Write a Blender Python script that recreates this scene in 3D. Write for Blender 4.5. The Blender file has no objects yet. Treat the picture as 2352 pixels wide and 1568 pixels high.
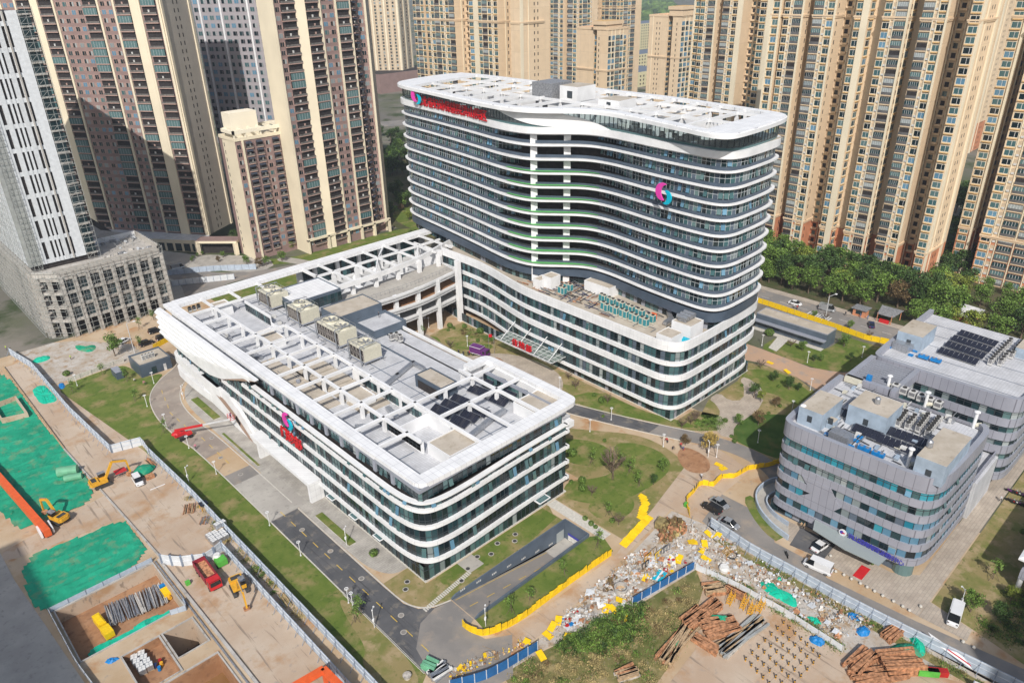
import bpy, math, random
from mathutils import Vector, Matrix
import numpy as np
R=math.radians
random.seed(7)
# ---------------------------------------------------------------- camera, sky, sun
FP=1715.0; CX,CY=1176.0,784.0; HC=105.0
def _n(v): return v/np.linalg.norm(v)
_VV=np.array([86,3456,FP]);_VB=np.array([2043,-901,FP]);_VA=np.array([-1812,-802,FP])
_up=-_n(_VV); _x=_n(_VB-_up*(_VB@_up)); _y=_n(_VA-_up*(_VA@_up))
_b=_n(_x+_y); _a=_n(_x-_y); _X=_n(_b+_a); _Y=_n(_b-_a)
MM=np.stack([_X,_Y,_up],1)
sc=bpy.context.scene
cam=bpy.data.cameras.new("camera"); camo=bpy.data.objects.new("camera",cam); sc.collection.objects.link(camo)
cam.sensor_width=36; cam.lens=36*FP/2352; cam.clip_end=6000; cam.clip_start=1
rot=Matrix((( MM[0][0],-MM[1][0],-MM[2][0]),(MM[0][1],-MM[1][1],-MM[2][1]),(MM[0][2],-MM[1][2],-MM[2][2])))
camo.matrix_world=Matrix.Translation((0,0,HC))@rot.to_4x4()
sc.camera=camo
SUN_EL,SUN_AZ=41.0,42.0
w=bpy.data.worlds.new("World"); sc.world=w; w.use_nodes=True
nt=w.node_tree; sky=nt.nodes.new("ShaderNodeTexSky"); sky.sky_type='NISHITA'; sky.sun_disc=False
sky.sun_elevation=R(SUN_EL); sky.sun_rotation=R(228); sky.air_density=1.2; sky.dust_density=2.5; sky.ozone_density=1
bg=nt.nodes["Background"]; bg.inputs[1].default_value=0.11
nt.links.new(sky.outputs[0],bg.inputs[0])
sl=bpy.data.lights.new("sun",'SUN'); sl.energy=4.3; sl.angle=R(0.5); sl.color=(1,0.95,0.89)
so=bpy.data.objects.new("sun",sl); sc.collection.objects.link(so)
_d=Vector((math.cos(R(SUN_AZ))*math.cos(R(SUN_EL)),math.sin(R(SUN_AZ))*math.cos(R(SUN_EL)),-math.sin(R(SUN_EL))))
so.rotation_euler=_d.to_track_quat('-Z','Y').to_euler()
sc.view_settings.view_transform='Standard'; sc.view_settings.look='None'; sc.view_settings.exposure=0.02; sc.view_settings.gamma=1
sc.render.resolution_x=1024; sc.render.resolution_y=682
sc.cycles.max_bounces=5; sc.cycles.diffuse_bounces=2; sc.cycles.glossy_bounces=3; sc.cycles.transparent_max_bounces=6

# ---------------------------------------------------------------- survey helpers: a photo point back onto a world plane
def G(u,v,z=0.):
    d=MM.T@np.array([u-CX,v-CY,FP]); t=(z-HC)/d[2]; return (float(t*d[0]),float(t*d[1]),float(z))
def onX(u,v,x):
    d=MM.T@np.array([u-CX,v-CY,FP]); t=x/d[0]; return (float(x),float(t*d[1]),float(HC+t*d[2]))
def onY(u,v,y):
    d=MM.T@np.array([u-CX,v-CY,FP]); t=y/d[1]; return (float(t*d[0]),float(y),float(HC+t*d[2]))
def Zat(u,v,g):
    d=MM.T@np.array([u-CX,v-CY,FP]); t=math.hypot(g[0],g[1])/math.hypot(d[0],d[1]); return float(HC+t*d[2])
def ZZ(x0,y0,w,W=2352):
    s=w/W
    return lambda u,v:((x0+u*s)/1.7415,(y0+v*s)/1.7415)
F1=ZZ(1500,1850,900);F2=ZZ(620,1100,900);F3=ZZ(1500,250,900);F4=ZZ(2400,350,900);F5=ZZ(2400,1100,900);F6=ZZ(1500,850,900)
R1=ZZ(0,0,1400);R2=ZZ(1400,0,1400);R3=ZZ(2696,0,1400);R4=ZZ(0,900,1400);R5=ZZ(1400,900,1400);R6=ZZ(2696,900,1400)
R7=ZZ(0,1798,1400);R8=ZZ(1400,1798,1400);R9=ZZ(2696,1798,1400);S1=ZZ(3000,1150,1096);S2=ZZ(3000,1750,1096)
S3=ZZ(2500,0,800);S4=ZZ(3296,0,800);T1=ZZ(3050,750,1046,1344);T2=ZZ(2500,0,1596,1344)
# ---------------------------------------------------------------- materials
MATS={}
def _nodes(name):
    m=bpy.data.materials.new(name); m.use_nodes=True; MATS[name]=m
    return m,m.node_tree,m.node_tree.nodes["Principled BSDF"]
def mat(name,col,rough=.7,metal=0.,var=.12,scale=.6,col2=None,spec=.3,bump=0.,isl=0.,detail=4):
    """noise mottled paint / stone / plaster; isl = random tint per loose piece"""
    m,t,p=_nodes(name); N=t.nodes; K=t.links
    p.inputs['Roughness'].default_value=rough; p.inputs['Metallic'].default_value=metal
    p.inputs['Specular IOR Level'].default_value=spec
    tc=N.new("ShaderNodeTexCoord"); nz=N.new("ShaderNodeTexNoise"); nz.inputs['Scale'].default_value=scale; nz.inputs['Detail'].default_value=detail
    K.new(tc.outputs['Object'],nz.inputs['Vector'])
    cr=N.new("ShaderNodeValToRGB"); c2=col2 or tuple(c*(1-var*1.6) for c in col); c1=tuple(min(1,c*(1+var)) for c in col)
    cr.color_ramp.elements[0].position=.35; cr.color_ramp.elements[0].color=(*c2,1)
    cr.color_ramp.elements[1].position=.65; cr.color_ramp.elements[1].color=(*c1,1)
    K.new(nz.outputs['Fac'],cr.inputs['Fac']); out=cr.outputs['Color']
    if isl:
        g=N.new("ShaderNodeNewGeometry"); mx=N.new("ShaderNodeMapRange"); mx.inputs['To Min'].default_value=1-isl; mx.inputs['To Max'].default_value=1+isl
        K.new(g.outputs['Random Per Island'],mx.inputs['Value'])
        h=N.new("ShaderNodeHueSaturation"); K.new(out,h.inputs['Color']); K.new(mx.outputs[0],h.inputs['Value']); out=h.outputs['Color']
    K.new(out,p.inputs['Base Color'])
    if bump:
        b=N.new("ShaderNodeBump"); b.inputs['Strength'].default_value=bump; K.new(nz.outputs['Fac'],b.inputs['Height']); K.new(b.outputs[0],p.inputs['Normal'])
    return m
def layered(name,cols,scales,rough=.9,bump=.15,bscale=8.,tracks=None):
    """ground: colours blended by noises of several sizes"""
    m,t,p=_nodes(name); N=t.nodes; K=t.links; p.inputs['Roughness'].default_value=rough; p.inputs['Specular IOR Level'].default_value=.15
    tc=N.new("ShaderNodeTexCoord"); out=None
    for i,(c,(s,lo,hi)) in enumerate(zip(cols,[(1,0,0)]+scales)):
        if i==0:
            rgb=N.new("ShaderNodeRGB"); rgb.outputs[0].default_value=(*c,1); out=rgb.outputs[0]; continue
        nz=N.new("ShaderNodeTexNoise"); nz.inputs['Scale'].default_value=s; nz.inputs['Detail'].default_value=6; nz.inputs['Roughness'].default_value=.62
        mp=N.new("ShaderNodeMapping"); mp.inputs['Location'].default_value=(i*13.7,i*5.1,0); mp.inputs['Scale'].default_value=(2.2,.14,1) if tracks==i else (1,1,1); K.new(tc.outputs['Object'],mp.inputs[0]); K.new(mp.outputs[0],nz.inputs['Vector'])
        mr=N.new("ShaderNodeMapRange"); mr.inputs['From Min'].default_value=lo; mr.inputs['From Max'].default_value=hi; K.new(nz.outputs['Fac'],mr.inputs['Value'])
        mx=N.new("ShaderNodeMix"); mx.data_type='RGBA'; K.new(mr.outputs[0],mx.inputs[0]); K.new(out,mx.inputs[6]); mx.inputs[7].default_value=(*c,1); out=mx.outputs[2]
    K.new(out,p.inputs['Base Color'])
    b=N.new("ShaderNodeBump"); b.inputs['Strength'].default_value=bump; n2=N.new("ShaderNodeTexNoise"); n2.inputs['Scale'].default_value=bscale; n2.inputs['Detail'].default_value=5
    K.new(tc.outputs['Object'],n2.inputs['Vector']); K.new(n2.outputs['Fac'],b.inputs['Height']); K.new(b.outputs[0],p.inputs['Normal'])
    return m
def tiled(name,c1,c2,cm,sx,sy,rough=.8,mortar=.03,offset=0.,noise=.15,plane='xy',spec=.3):
    """panels / pavers: brick texture in metres"""
    m,t,p=_nodes(name); N=t.nodes; K=t.links; p.inputs['Roughness'].default_value=rough; p.inputs['Specular IOR Level'].default_value=spec
    tc=N.new("ShaderNodeTexCoord"); src=tc.outputs['Object']
    if plane!='xy':
        sp=N.new("ShaderNodeSeparateXYZ"); K.new(src,sp.inputs[0]); ad=N.new("ShaderNodeMath"); ad.operation='ADD'; K.new(sp.outputs[0],ad.inputs[0]); K.new(sp.outputs[1],ad.inputs[1])
        cb=N.new("ShaderNodeCombineXYZ"); K.new(ad.outputs[0],cb.inputs[0]); K.new(sp.outputs[2],cb.inputs[1]); src=cb.outputs[0]
    br=N.new("ShaderNodeTexBrick"); br.inputs['Scale'].default_value=1; br.inputs['Brick Width'].default_value=sx; br.inputs['Row Height'].default_value=sy
    br.inputs['Mortar Size'].default_value=mortar; br.inputs['Mortar Smooth'].default_value=.3; br.offset=offset; br.inputs['Color1'].default_value=(*c1,1); br.inputs['Color2'].default_value=(*c2,1); br.inputs['Mortar'].default_value=(*cm,1)
    K.new(src,br.inputs['Vector'])
    nz=N.new("ShaderNodeTexNoise"); nz.inputs['Scale'].default_value=.35; nz.inputs['Detail'].default_value=7; K.new(tc.outputs['Object'],nz.inputs['Vector'])
    mr=N.new("ShaderNodeMapRange"); mr.inputs['To Min'].default_value=1-noise; mr.inputs['To Max'].default_value=1+noise; mr.inputs['From Min'].default_value=.3; mr.inputs['From Max'].default_value=.7
    K.new(nz.outputs['Fac'],mr.inputs['Value']); h=N.new("ShaderNodeHueSaturation"); K.new(br.outputs['Color'],h.inputs['Color']); K.new(mr.outputs[0],h.inputs['Value']); K.new(h.outputs[0],p.inputs['Base Color'])
    return m
def glass(name,c1,c2,rough=.06,spec=.6):
    m,t,p=_nodes(name); N=t.nodes; K=t.links
    g=N.new("ShaderNodeNewGeometry"); cr=N.new("ShaderNodeValToRGB"); K.new(g.outputs['Random Per Island'],cr.inputs['Fac'])
    cr.color_ramp.elements[0].color=(*c1,1); cr.color_ramp.elements[1].color=(*c2,1); cr.color_ramp.elements[0].position=.3
    K.new(cr.outputs[0],p.inputs['Base Color']); p.inputs['Roughness'].default_value=rough; p.inputs['Specular IOR Level'].default_value=spec
    mr=N.new("ShaderNodeMapRange"); mr.inputs['To Min'].default_value=-.5; mr.inputs['To Max'].default_value=.5; K.new(g.outputs['Random Per Island'],mr.inputs['Value'])
    # panes are never quite parallel: tilt the normal a little per pane
    wn=N.new("ShaderNodeTexWhiteNoise"); wn.noise_dimensions='1D'; K.new(g.outputs['Random Per Island'],wn.inputs['W'])
    vm=N.new("ShaderNodeVectorMath"); vm.operation='MULTIPLY_ADD'; K.new(wn.outputs['Color'],vm.inputs[0]); vm.inputs[1].default_value=(.06,.06,.06); K.new(g.outputs['Normal'],vm.inputs[2])
    s2=N.new("ShaderNodeVectorMath"); s2.operation='SUBTRACT'; K.new(vm.outputs[0],s2.inputs[0]); s2.inputs[1].default_value=(.03,.03,.03)
    nm=N.new("ShaderNodeVectorMath"); nm.operation='NORMALIZE'; K.new(s2.outputs[0],nm.inputs[0]); K.new(nm.outputs[0],p.inputs['Normal'])
    return m
tiled('white_panel',(.74,.75,.76),(.79,.80,.81),(.55,.56,.58),1.2,1.5,rough=.45,mortar=.03,noise=.07,plane='v')
tiled('white_roof',(.74,.75,.76),(.78,.79,.80),(.5,.51,.54),1.3,2.4,rough=.5,mortar=.04,noise=.07)
mat('white',(.76,.77,.78),.5,var=.05,scale=.3)
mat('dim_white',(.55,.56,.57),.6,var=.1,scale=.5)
tiled('deck_tile',(.50,.51,.53),(.56,.57,.59),(.36,.37,.40),.6,.6,rough=.7,mortar=.03,noise=.12)
mat('deck_dark',(.16,.19,.24),.7,var=.1)
layered('roof_concrete',[(.42,.37,.30),(.50,.45,.38),(.30,.25,.19),(.2,.15,.11)],[(.25,.4,.6),(.6,.58,.75),(1.1,.70,.78)])
mat('dark_panel',(.07,.095,.13),.35,var=.08,scale=.4)
mat('dark_panel2',(.10,.13,.17),.4,var=.08,scale=.4)
mat('frame_dark',(.05,.06,.07),.4,var=.05)
mat('frame_light',(.5,.54,.56),.4,var=.05)
def seethrough(name,col,a):
    m,t,p=_nodes(name); N=t.nodes; K=t.links; tr=N.new("ShaderNodeBsdfTransparent"); tr.inputs[0].default_value=(*col,1); mx=N.new("ShaderNodeMixShader"); mx.inputs[0].default_value=a
    p.inputs['Base Color'].default_value=(*[c*.4 for c in col],1); p.inputs['Roughness'].default_value=.05; K.new(tr.outputs[0],mx.inputs[1]); K.new(p.outputs[0],mx.inputs[2]); K.new(mx.outputs[0],N['Material Output'].inputs[0])
seethrough('glass_screen',(.72,.85,.84),.3); seethrough('canopy_glass',(.8,.9,.85),.35)
glass('glass_dark',(.006,.014,.018),(.03,.07,.08))
glass('glass_teal',(.05,.12,.13),(.12,.2,.2))
glass('glass_curtain',(.2,.24,.25),(.38,.42,.42),rough=.3)
glass('glass_blue',(.10,.22,.32),(.16,.32,.45))
glass('glass_bluebright',(.02,.18,.26),(.04,.30,.38))
mat('grey_panel',(.29,.31,.36),.4,var=.04,scale=.3)
tiled('grey_clad',(.29,.30,.35),(.32,.33,.385),(.17,.17,.2),1.5,4,rough=.38,mortar=.05,noise=.05,plane='v')
mat('bluegrey_wall',(.33,.41,.50),.7,var=.1,scale=.5)
mat('beige_wall',(.69,.53,.36),.75,var=.04,scale=.1)
tiled('beige',(.68,.53,.36),(.71,.56,.39),(.54,.43,.3),6,9,rough=.75,mortar=.06,noise=.05,plane='v')
mat('cream',(.74,.66,.50),.75,var=.04,scale=.1)
mat('cream_light',(.80,.74,.60),.7,var=.03,scale=.1)
mat('orange_sill',(.62,.40,.17),.7,var=.06)
mat('pink_brown',(.42,.29,.25),.75,var=.05)
mat('rail_dark',(.16,.15,.14),.5,var=.2,scale=2)
mat('brick_orange',(.55,.24,.13),.8,var=.08,scale=.3)
mat('brown_wall',(.27,.185,.17),.75,var=.07,scale=.2)
mat('grey_stone',(.46,.42,.36),.75,var=.04,scale=.2)  # grey tone carries the dim light on end walls turned from the sun
mat('lilac_wall',(.34,.32,.34),.7,var=.03,scale=.2)
mat('tan_wall',(.52,.42,.30),.75,var=.04,scale=.2)
mat('yellow_wall',(.62,.57,.36),.8,var=.05)
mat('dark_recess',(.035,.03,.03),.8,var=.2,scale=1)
mat('railing',(.13,.13,.13),.5,var=.15)
mat('rail_light',(.30,.28,.26),.5,var=.15)
mat('awning_blue',(.05,.06,.085),.6,var=.1)
mat('ac_white',(.6,.6,.58),.5,var=.06)
mat('steel',(.45,.47,.5),.35,metal=.7,var=.1,scale=3)
mat('steel_dull',(.30,.31,.33),.5,metal=.3,var=.2,scale=2)
mat('solar',(.02,.022,.035),.22,var=.1,spec=.6)
mat('red_sign',(.55,.012,.02),.45,var=.05)
mat('pink',(.70,.05,.38),.45,var=.03)
mat('cyan',(.0,.42,.58),.45,var=.03)
mat('navy_sign',(.05,.05,.35),.4,var=.03)
mat('terrace_green',(.13,.45,.14),.8,var=.05,scale=.4)
mat('ct_beige',(.58,.56,.46),.6,var=.05,scale=2)
layered('concrete',[(.36,.34,.31),(.44,.42,.38),(.26,.25,.23)],[(.12,.4,.6),(.9,.55,.75)])
layered('raw_concrete',[(.40,.38,.35),(.50,.48,.45),(.24,.22,.2)],[(.2,.4,.65),(.8,.55,.7)],bump=.3)
layered('dust',[(.44,.32,.20),(.52,.41,.29),(.42,.24,.12),(.33,.28,.23)],[(.07,.4,.6),(.16,.54,.66),(.5,.6,.72)])
layered('site_slab',[(.44,.33,.24),(.51,.42,.33),(.41,.26,.15),(.34,.29,.25),(.28,.22,.17)],[(.06,.4,.6),(.13,.52,.66),(.7,.6,.75),(.5,.58,.66)],tracks=4)
layered('asphalt',[(.085,.088,.095),(.13,.13,.135),(.22,.20,.17),(.06,.06,.065)],[(.12,.4,.65),(.35,.54,.70),(.7,.55,.68)],tracks=3)
layered('asphalt_dusty',[(.21,.20,.19),(.27,.25,.23),(.33,.28,.23)],[(.1,.4,.6),(.25,.52,.7)])
layered('asphalt_brown',[(.27,.23,.20),(.33,.29,.25),(.40,.34,.28)],[(.1,.4,.6),(.3,.52,.7)])
layered('red_dust',[(.42,.30,.22),(.50,.33,.22),(.33,.29,.26)],[(.1,.35,.6),(.25,.55,.7)])
layered('lawn',[(.10,.15,.028),(.14,.18,.04),(.27,.22,.10),(.07,.115,.02)],[(.25,.4,.6),(.16,.50,.66),(.7,.55,.7)],bump=.4,bscale=3)
layered('lawn_dry',[(.27,.22,.10),(.17,.18,.055),(.36,.28,.16),(.13,.15,.045)],[(.15,.45,.6),(.3,.5,.65),(.8,.58,.7)],bump=.4,bscale=3)
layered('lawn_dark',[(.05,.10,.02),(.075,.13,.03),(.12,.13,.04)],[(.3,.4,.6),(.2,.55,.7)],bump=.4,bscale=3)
layered('net_green',[(.012,.26,.15),(.02,.34,.20),(.10,.28,.16),(.22,.20,.12)],[(.12,.4,.6),(.3,.52,.62),(.35,.66,.72)],bump=.6,bscale=1.2)
layered('net_bright',[(.0,.42,.27),(.02,.50,.33),(.03,.30,.2)],[(.5,.4,.6),(1.2,.5,.7)],bump=.6,bscale=2)
layered('mud',[(.32,.17,.09),(.40,.23,.13),(.22,.12,.07)],[(.2,.4,.6),(.7,.5,.7)],bump=.5,bscale=2)
layered('rubble_ground',[(.42,.36,.29),(.50,.47,.43),(.34,.24,.15),(.25,.24,.22)],[(.2,.4,.6),(.5,.52,.66),(1.5,.56,.7)],bump=.8,bscale=3)
layered('weeds_ground',[(.22,.19,.08),(.12,.13,.04),(.36,.28,.14),(.28,.23,.15)],[(.2,.4,.6),(.3,.52,.66),(1.,.58,.7)],bump=.8,bscale=4)
layered('muddy_water',[(.22,.12,.05),(.28,.16,.08)],[(.2,.4,.6)],rough=.15,bump=0)
layered('city_ground',[(.16,.15,.13),(.09,.11,.05),(.22,.2,.17),(.05,.07,.03)],[(.012,.4,.6),(.02,.5,.6),(.04,.52,.62)])
tiled('paver_tan',(.40,.34,.28),(.45,.39,.32),(.33,.29,.25),1.2,.6,rough=.85,mortar=.05,offset=.5,noise=.15)
tiled('paver_grey',(.36,.34,.31),(.41,.39,.35),(.30,.28,.26),1.0,.5,rough=.85,mortar=.04,offset=.5,noise=.2)
mat('kerb',(.55,.53,.48),.8,var=.08,scale=2)
mat('mark_yellow',(.6,.42,.08),.7,var=.1,scale=3)
mat('mark_white',(.65,.65,.62),.7,var=.15,scale=3)
mat('hoard_blue',(.42,.49,.58),.45,var=.07,scale=1,isl=.1)
mat('hoard_white',(.62,.65,.68),.45,var=.06,scale=1,isl=.07)
mat('hoard_post',(.25,.30,.38),.5)
mat('fence_deepblue',(.02,.12,.32),.5,var=.1,isl=.1)
mat('barrier_yellow',(.82,.54,.01),.45,var=.06,scale=2,isl=.08)
mat('leaf_a',(.10,.17,.03),.6,var=.35,scale=.9,isl=.45)
mat('leaf_b',(.13,.22,.04),.6,var=.35,scale=.9,isl=.45)
mat('leaf_dark',(.055,.105,.025),.6,var=.35,scale=.9,isl=.45)
mat('leaf_brown',(.16,.11,.05),.7,var=.3,scale=.9,isl=.4)
mat('leaf_yellow',(.42,.31,.09),.6,var=.3,scale=.9,isl=.35)
mat('leaf_lime',(.20,.25,.04),.6,var=.3,scale=.9,isl=.4)
mat('bark',(.16,.12,.09),.9,var=.2,scale=4)
mat('straw',(.36,.29,.13),.9,var=.3,scale=1,isl=.3)
mat('car_white',(.72,.73,.74),.25,var=.02,spec=.6); mat('car_black',(.015,.016,.02),.2,var=.02,spec=.6)
mat('car_silver',(.42,.44,.46),.3,metal=.5,var=.02); mat('car_blue',(.02,.03,.10),.2,var=.02,spec=.6)
mat('tyre',(.02,.02,.02),.8); mat('windscreen',(.01,.013,.016),.08,var=.02,spec=.7); mat('lamp_red',(.4,.02,.02),.4); mat('chrome',(.6,.6,.62),.2,metal=.9)
mat('mach_yellow',(.68,.36,.03),.5,var=.08,scale=2); mat('mach_red',(.55,.025,.03),.4,var=.06); mat('crane_orange',(.72,.12,.03),.5,var=.06,scale=1)
mat('truck_maroon',(.28,.03,.05),.5,var=.1); mat('rust',(.42,.21,.11),.85,var=.3,scale=2,isl=.35); mat('wood',(.42,.30,.18),.85,var=.2,scale=2,isl=.35)
mat('purple',(.13,.03,.17),.4,var=.05); mat('tarp_blue',(.01,.20,.52),.5,var=.12,scale=2); mat('lime_green',(.10,.42,.06),.5)
mat('white_pl',(.70,.70,.68),.6,var=.08,scale=2,isl=.1); mat('paper',(.62,.60,.56),.8,var=.1,isl=.35,scale=2); mat('stone_bits',(.45,.42,.38),.9,var=.25,isl=.4,scale=2)
mat('skin',(.45,.28,.19),.6); mat('cloth_dark',(.04,.045,.06),.9,isl=.2); mat('cloth_red',(.45,.05,.05),.9); mat('cloth_hivis',(.45,.6,.1),.8); mat('cloth_white',(.6,.6,.62),.9);mat('cloth_blue',(.08,.15,.3),.9)
mat('scaffold',(.42,.44,.43),.5,metal=.3,var=.1); mat('black_hole',(.01,.01,.012),.9)
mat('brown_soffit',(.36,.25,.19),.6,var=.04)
mat('hazard',(.05,.05,.05),.7)
# ---------------------------------------------------------------- mesh building
COL=sc.collection
def tag(o,label=None,cat=None,group=None,kind=None):
    if label: o['label']=label
    if cat: o['category']=cat
    if group: o['group']=group
    if kind: o['kind']=kind
    return o
def empty(name,loc=(0,0,0),label=None,cat=None,group=None,rz=0):
    o=bpy.data.objects.new(name,None); COL.objects.link(o); o.location=loc; o.rotation_euler=(0,0,rz); o.empty_display_size=.5
    return tag(o,label,cat,group)
class MB:
    def __init__(s): s.v=[];s.f=[];s.mi=[];s.ms=[]
    def m(s,n):
        if n not in s.ms: s.ms.append(n)
        return s.ms.index(n)
    def face(s,pts,m):
        k=len(s.v); s.v.extend([tuple(p) for p in pts]); s.f.append(tuple(range(k,k+len(pts)))); s.mi.append(s.m(m))
    def mesh(s,vs,fs,m):
        k=len(s.v); s.v.extend([tuple(p) for p in vs]); i=s.m(m)
        for f in fs: s.f.append(tuple(a+k for a in f)); s.mi.append(i)
    def box(s,x0,y0,z0,x1,y1,z1,m,top=None,rz=0.,piv=None):
        vs=[(x0,y0,z0),(x1,y0,z0),(x1,y1,z0),(x0,y1,z0),(x0,y0,z1),(x1,y0,z1),(x1,y1,z1),(x0,y1,z1)]
        if rz:
            cx,cy=piv or ((x0+x1)/2,(y0+y1)/2); c,sn=math.cos(rz),math.sin(rz)
            vs=[(cx+(a-cx)*c-(b-cy)*sn,cy+(a-cx)*sn+(b-cy)*c,z) for a,b,z in vs]
        s.mesh(vs,[(0,3,2,1),(0,1,5,4),(1,2,6,5),(2,3,7,6),(3,0,4,7)],m)
        k=len(s.v)-8; s.f.append((k+4,k+5,k+6,k+7)); s.mi.append(s.m(top or m))
    def prism(s,poly,z0,z1,m,top=None):
        n=len(poly); a=sum(poly[i][0]*poly[(i+1)%n][1]-poly[(i+1)%n][0]*poly[i][1] for i in range(n))
        if a<0: poly=poly[::-1]
        vs=[(p[0],p[1],z0) for p in poly]+[(p[0],p[1],z1) for p in poly]
        s.mesh(vs,[(i,(i+1)%n,n+(i+1)%n,n+i) for i in range(n)]+[tuple(range(n-1,-1,-1))],m)
        k=len(s.v)-2*n; s.f.append(tuple(range(k+n,k+2*n))); s.mi.append(s.m(top or m))
    def slab(s,pts,nrm,m):
        """planar polygon (3-D pts) thickened along nrm"""
        n=len(pts); q=[(p[0]+nrm[0],p[1]+nrm[1],p[2]+nrm[2]) for p in pts]
        s.mesh(list(pts)+q,[tuple(range(n)),tuple(range(2*n-1,n-1,-1))]+[(i,n+i,n+(i+1)%n,(i+1)%n) for i in range(n)],m)
    def bar(s,p,q,w,h,m):
        p=Vector(p);q=Vector(q);d=(q-p)
        if d.length<1e-4: return
        d.normalize(); u=Vector((0,0,1)) if abs(d.z)<.95 else Vector((1,0,0)); sx=d.cross(u).normalized(); sy=sx.cross(d).normalized()
        sx*=w/2; sy*=h/2
        vs=[p-sx-sy,p+sx-sy,p+sx+sy,p-sx+sy,q-sx-sy,q+sx-sy,q+sx+sy,q-sx+sy]
        s.mesh(vs,[(0,3,2,1),(4,5,6,7),(0,1,5,4),(1,2,6,5),(2,3,7,6),(3,0,4,7)],m)
    def tube(s,p,q,r,m,n=8,r2=None,caps=True):
        p=Vector(p);q=Vector(q);d=(q-p).normalized(); u=Vector((0,0,1)) if abs(d.z)<.95 else Vector((1,0,0)); a=d.cross(u).normalized(); b=a.cross(d)
        r2=r if r2 is None else r2; vs=[]
        for c,rr in ((p,r),(q,r2)):
            for i in range(n):
                t=2*math.pi*i/n; vs.append(c+a*math.cos(t)*rr+b*math.sin(t)*rr)
        fs=[(i,(i+1)%n,n+(i+1)%n,n+i) for i in range(n)]
        if caps: fs+=[tuple(range(n-1,-1,-1)),tuple(range(n,2*n))]
        s.mesh(vs,fs,m)
    def lathe(s,c,prof,m,n=10):
        vs=[];fs=[]
        for r,z in prof:
            for i in range(n): t=2*math.pi*i/n; vs.append((c[0]+r*math.cos(t),c[1]+r*math.sin(t),c[2]+z))
        for k in range(len(prof)-1):
            for i in range(n): fs.append((k*n+i,k*n+(i+1)%n,(k+1)*n+(i+1)%n,(k+1)*n+i))
        fs.append(tuple(range((len(prof)-1)*n,len(prof)*n)))
        s.mesh(vs,fs,m)
    def blob(s,c,r,m,n=6,sq=(1,1,1),rnd=.2,rng=random):
        vs=[(c[0],c[1],c[2]-r*sq[2])];k=4
        for a in range(1,k):
            ph=-math.pi/2+math.pi*a/k
            for i in range(n):
                t=2*math.pi*i/n; rr=r*(1+rng.uniform(-rnd,rnd)); vs.append((c[0]+rr*math.cos(ph)*math.cos(t)*sq[0],c[1]+rr*math.cos(ph)*math.sin(t)*sq[1],c[2]+rr*math.sin(ph)*sq[2]))
        vs.append((c[0],c[1],c[2]+r*sq[2])); fs=[(0,1+(i+1)%n,1+i) for i in range(n)]
        for a in range(k-2):
            o=1+a*n
            for i in range(n): fs.append((o+i,o+(i+1)%n,o+n+(i+1)%n,o+n+i))
        o=1+(k-2)*n; fs+=[(o+i,o+(i+1)%n,len(vs)-1) for i in range(n)]
        s.mesh(vs,fs,m)
    def data(s,name):
        me=bpy.data.meshes.new(name); me.from_pydata(s.v,[],s.f)
        for n in s.ms: me.materials.append(MATS[n])
        me.polygons.foreach_set('material_index',s.mi); me.update(); return me
    def build(s,name,parent=None,smooth=False,**t):
        me=s.data(name)
        if smooth: me.polygons.foreach_set('use_smooth',[True]*len(me.polygons))
        o=bpy.data.objects.new(name,me); COL.objects.link(o)
        if parent is not None:
            o.parent=parent
            if parent.parent is None: o.matrix_parent_inverse=Matrix.Translation(-parent.location)
        return tag(o,**t)
def copy_tree(o,parent=None):
    c=o.copy(); COL.objects.link(c); c.parent=parent
    for ch in list(o.children): copy_tree(ch,c)
    return c
def structure(name,mb): return mb.build(name,kind='structure')
# ---------------------------------------------------------------- paths (plan polylines)
def smooth(pts,closed=False,it=2):
    for _ in range(it):
        out=[]; n=len(pts)
        if not closed: out.append(pts[0])
        for i in range(n if closed else n-1):
            a=pts[i];b=pts[(i+1)%n]; out.append((a[0]*.75+b[0]*.25,a[1]*.75+b[1]*.25)); out.append((a[0]*.25+b[0]*.75,a[1]*.25+b[1]*.75))
        if not closed: out.append(pts[-1])
        pts=out
    return pts
def resample(pts,step,closed=False):
    if closed: pts=pts+[pts[0]]
    L=[0.]
    for a,b in zip(pts,pts[1:]): L.append(L[-1]+math.dist(a,b))
    n=max(1,round(L[-1]/step)); out=[];j=0
    for i in range(n+(0 if closed else 1)):
        t=L[-1]*i/n
        while j<len(L)-2 and L[j+1]<t: j+=1
        k=(t-L[j])/max(1e-9,L[j+1]-L[j]); a,b=pts[j],pts[j+1]; out.append((a[0]+(b[0]-a[0])*k,a[1]+(b[1]-a[1])*k))
    return out
def offset(pts,d,closed=False):
    """left-hand offset by d"""
    n=len(pts); out=[]
    for i in range(n):
        a=pts[i-1] if (i>0 or closed) else pts[i]; b=pts[(i+1)%n] if (i<n-1 or closed) else pts[i]
        dx,dy=b[0]-a[0],b[1]-a[1]; l=math.hypot(dx,dy) or 1
        out.append((pts[i][0]-dy/l*d,pts[i][1]+dx/l*d))
    return out
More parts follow.
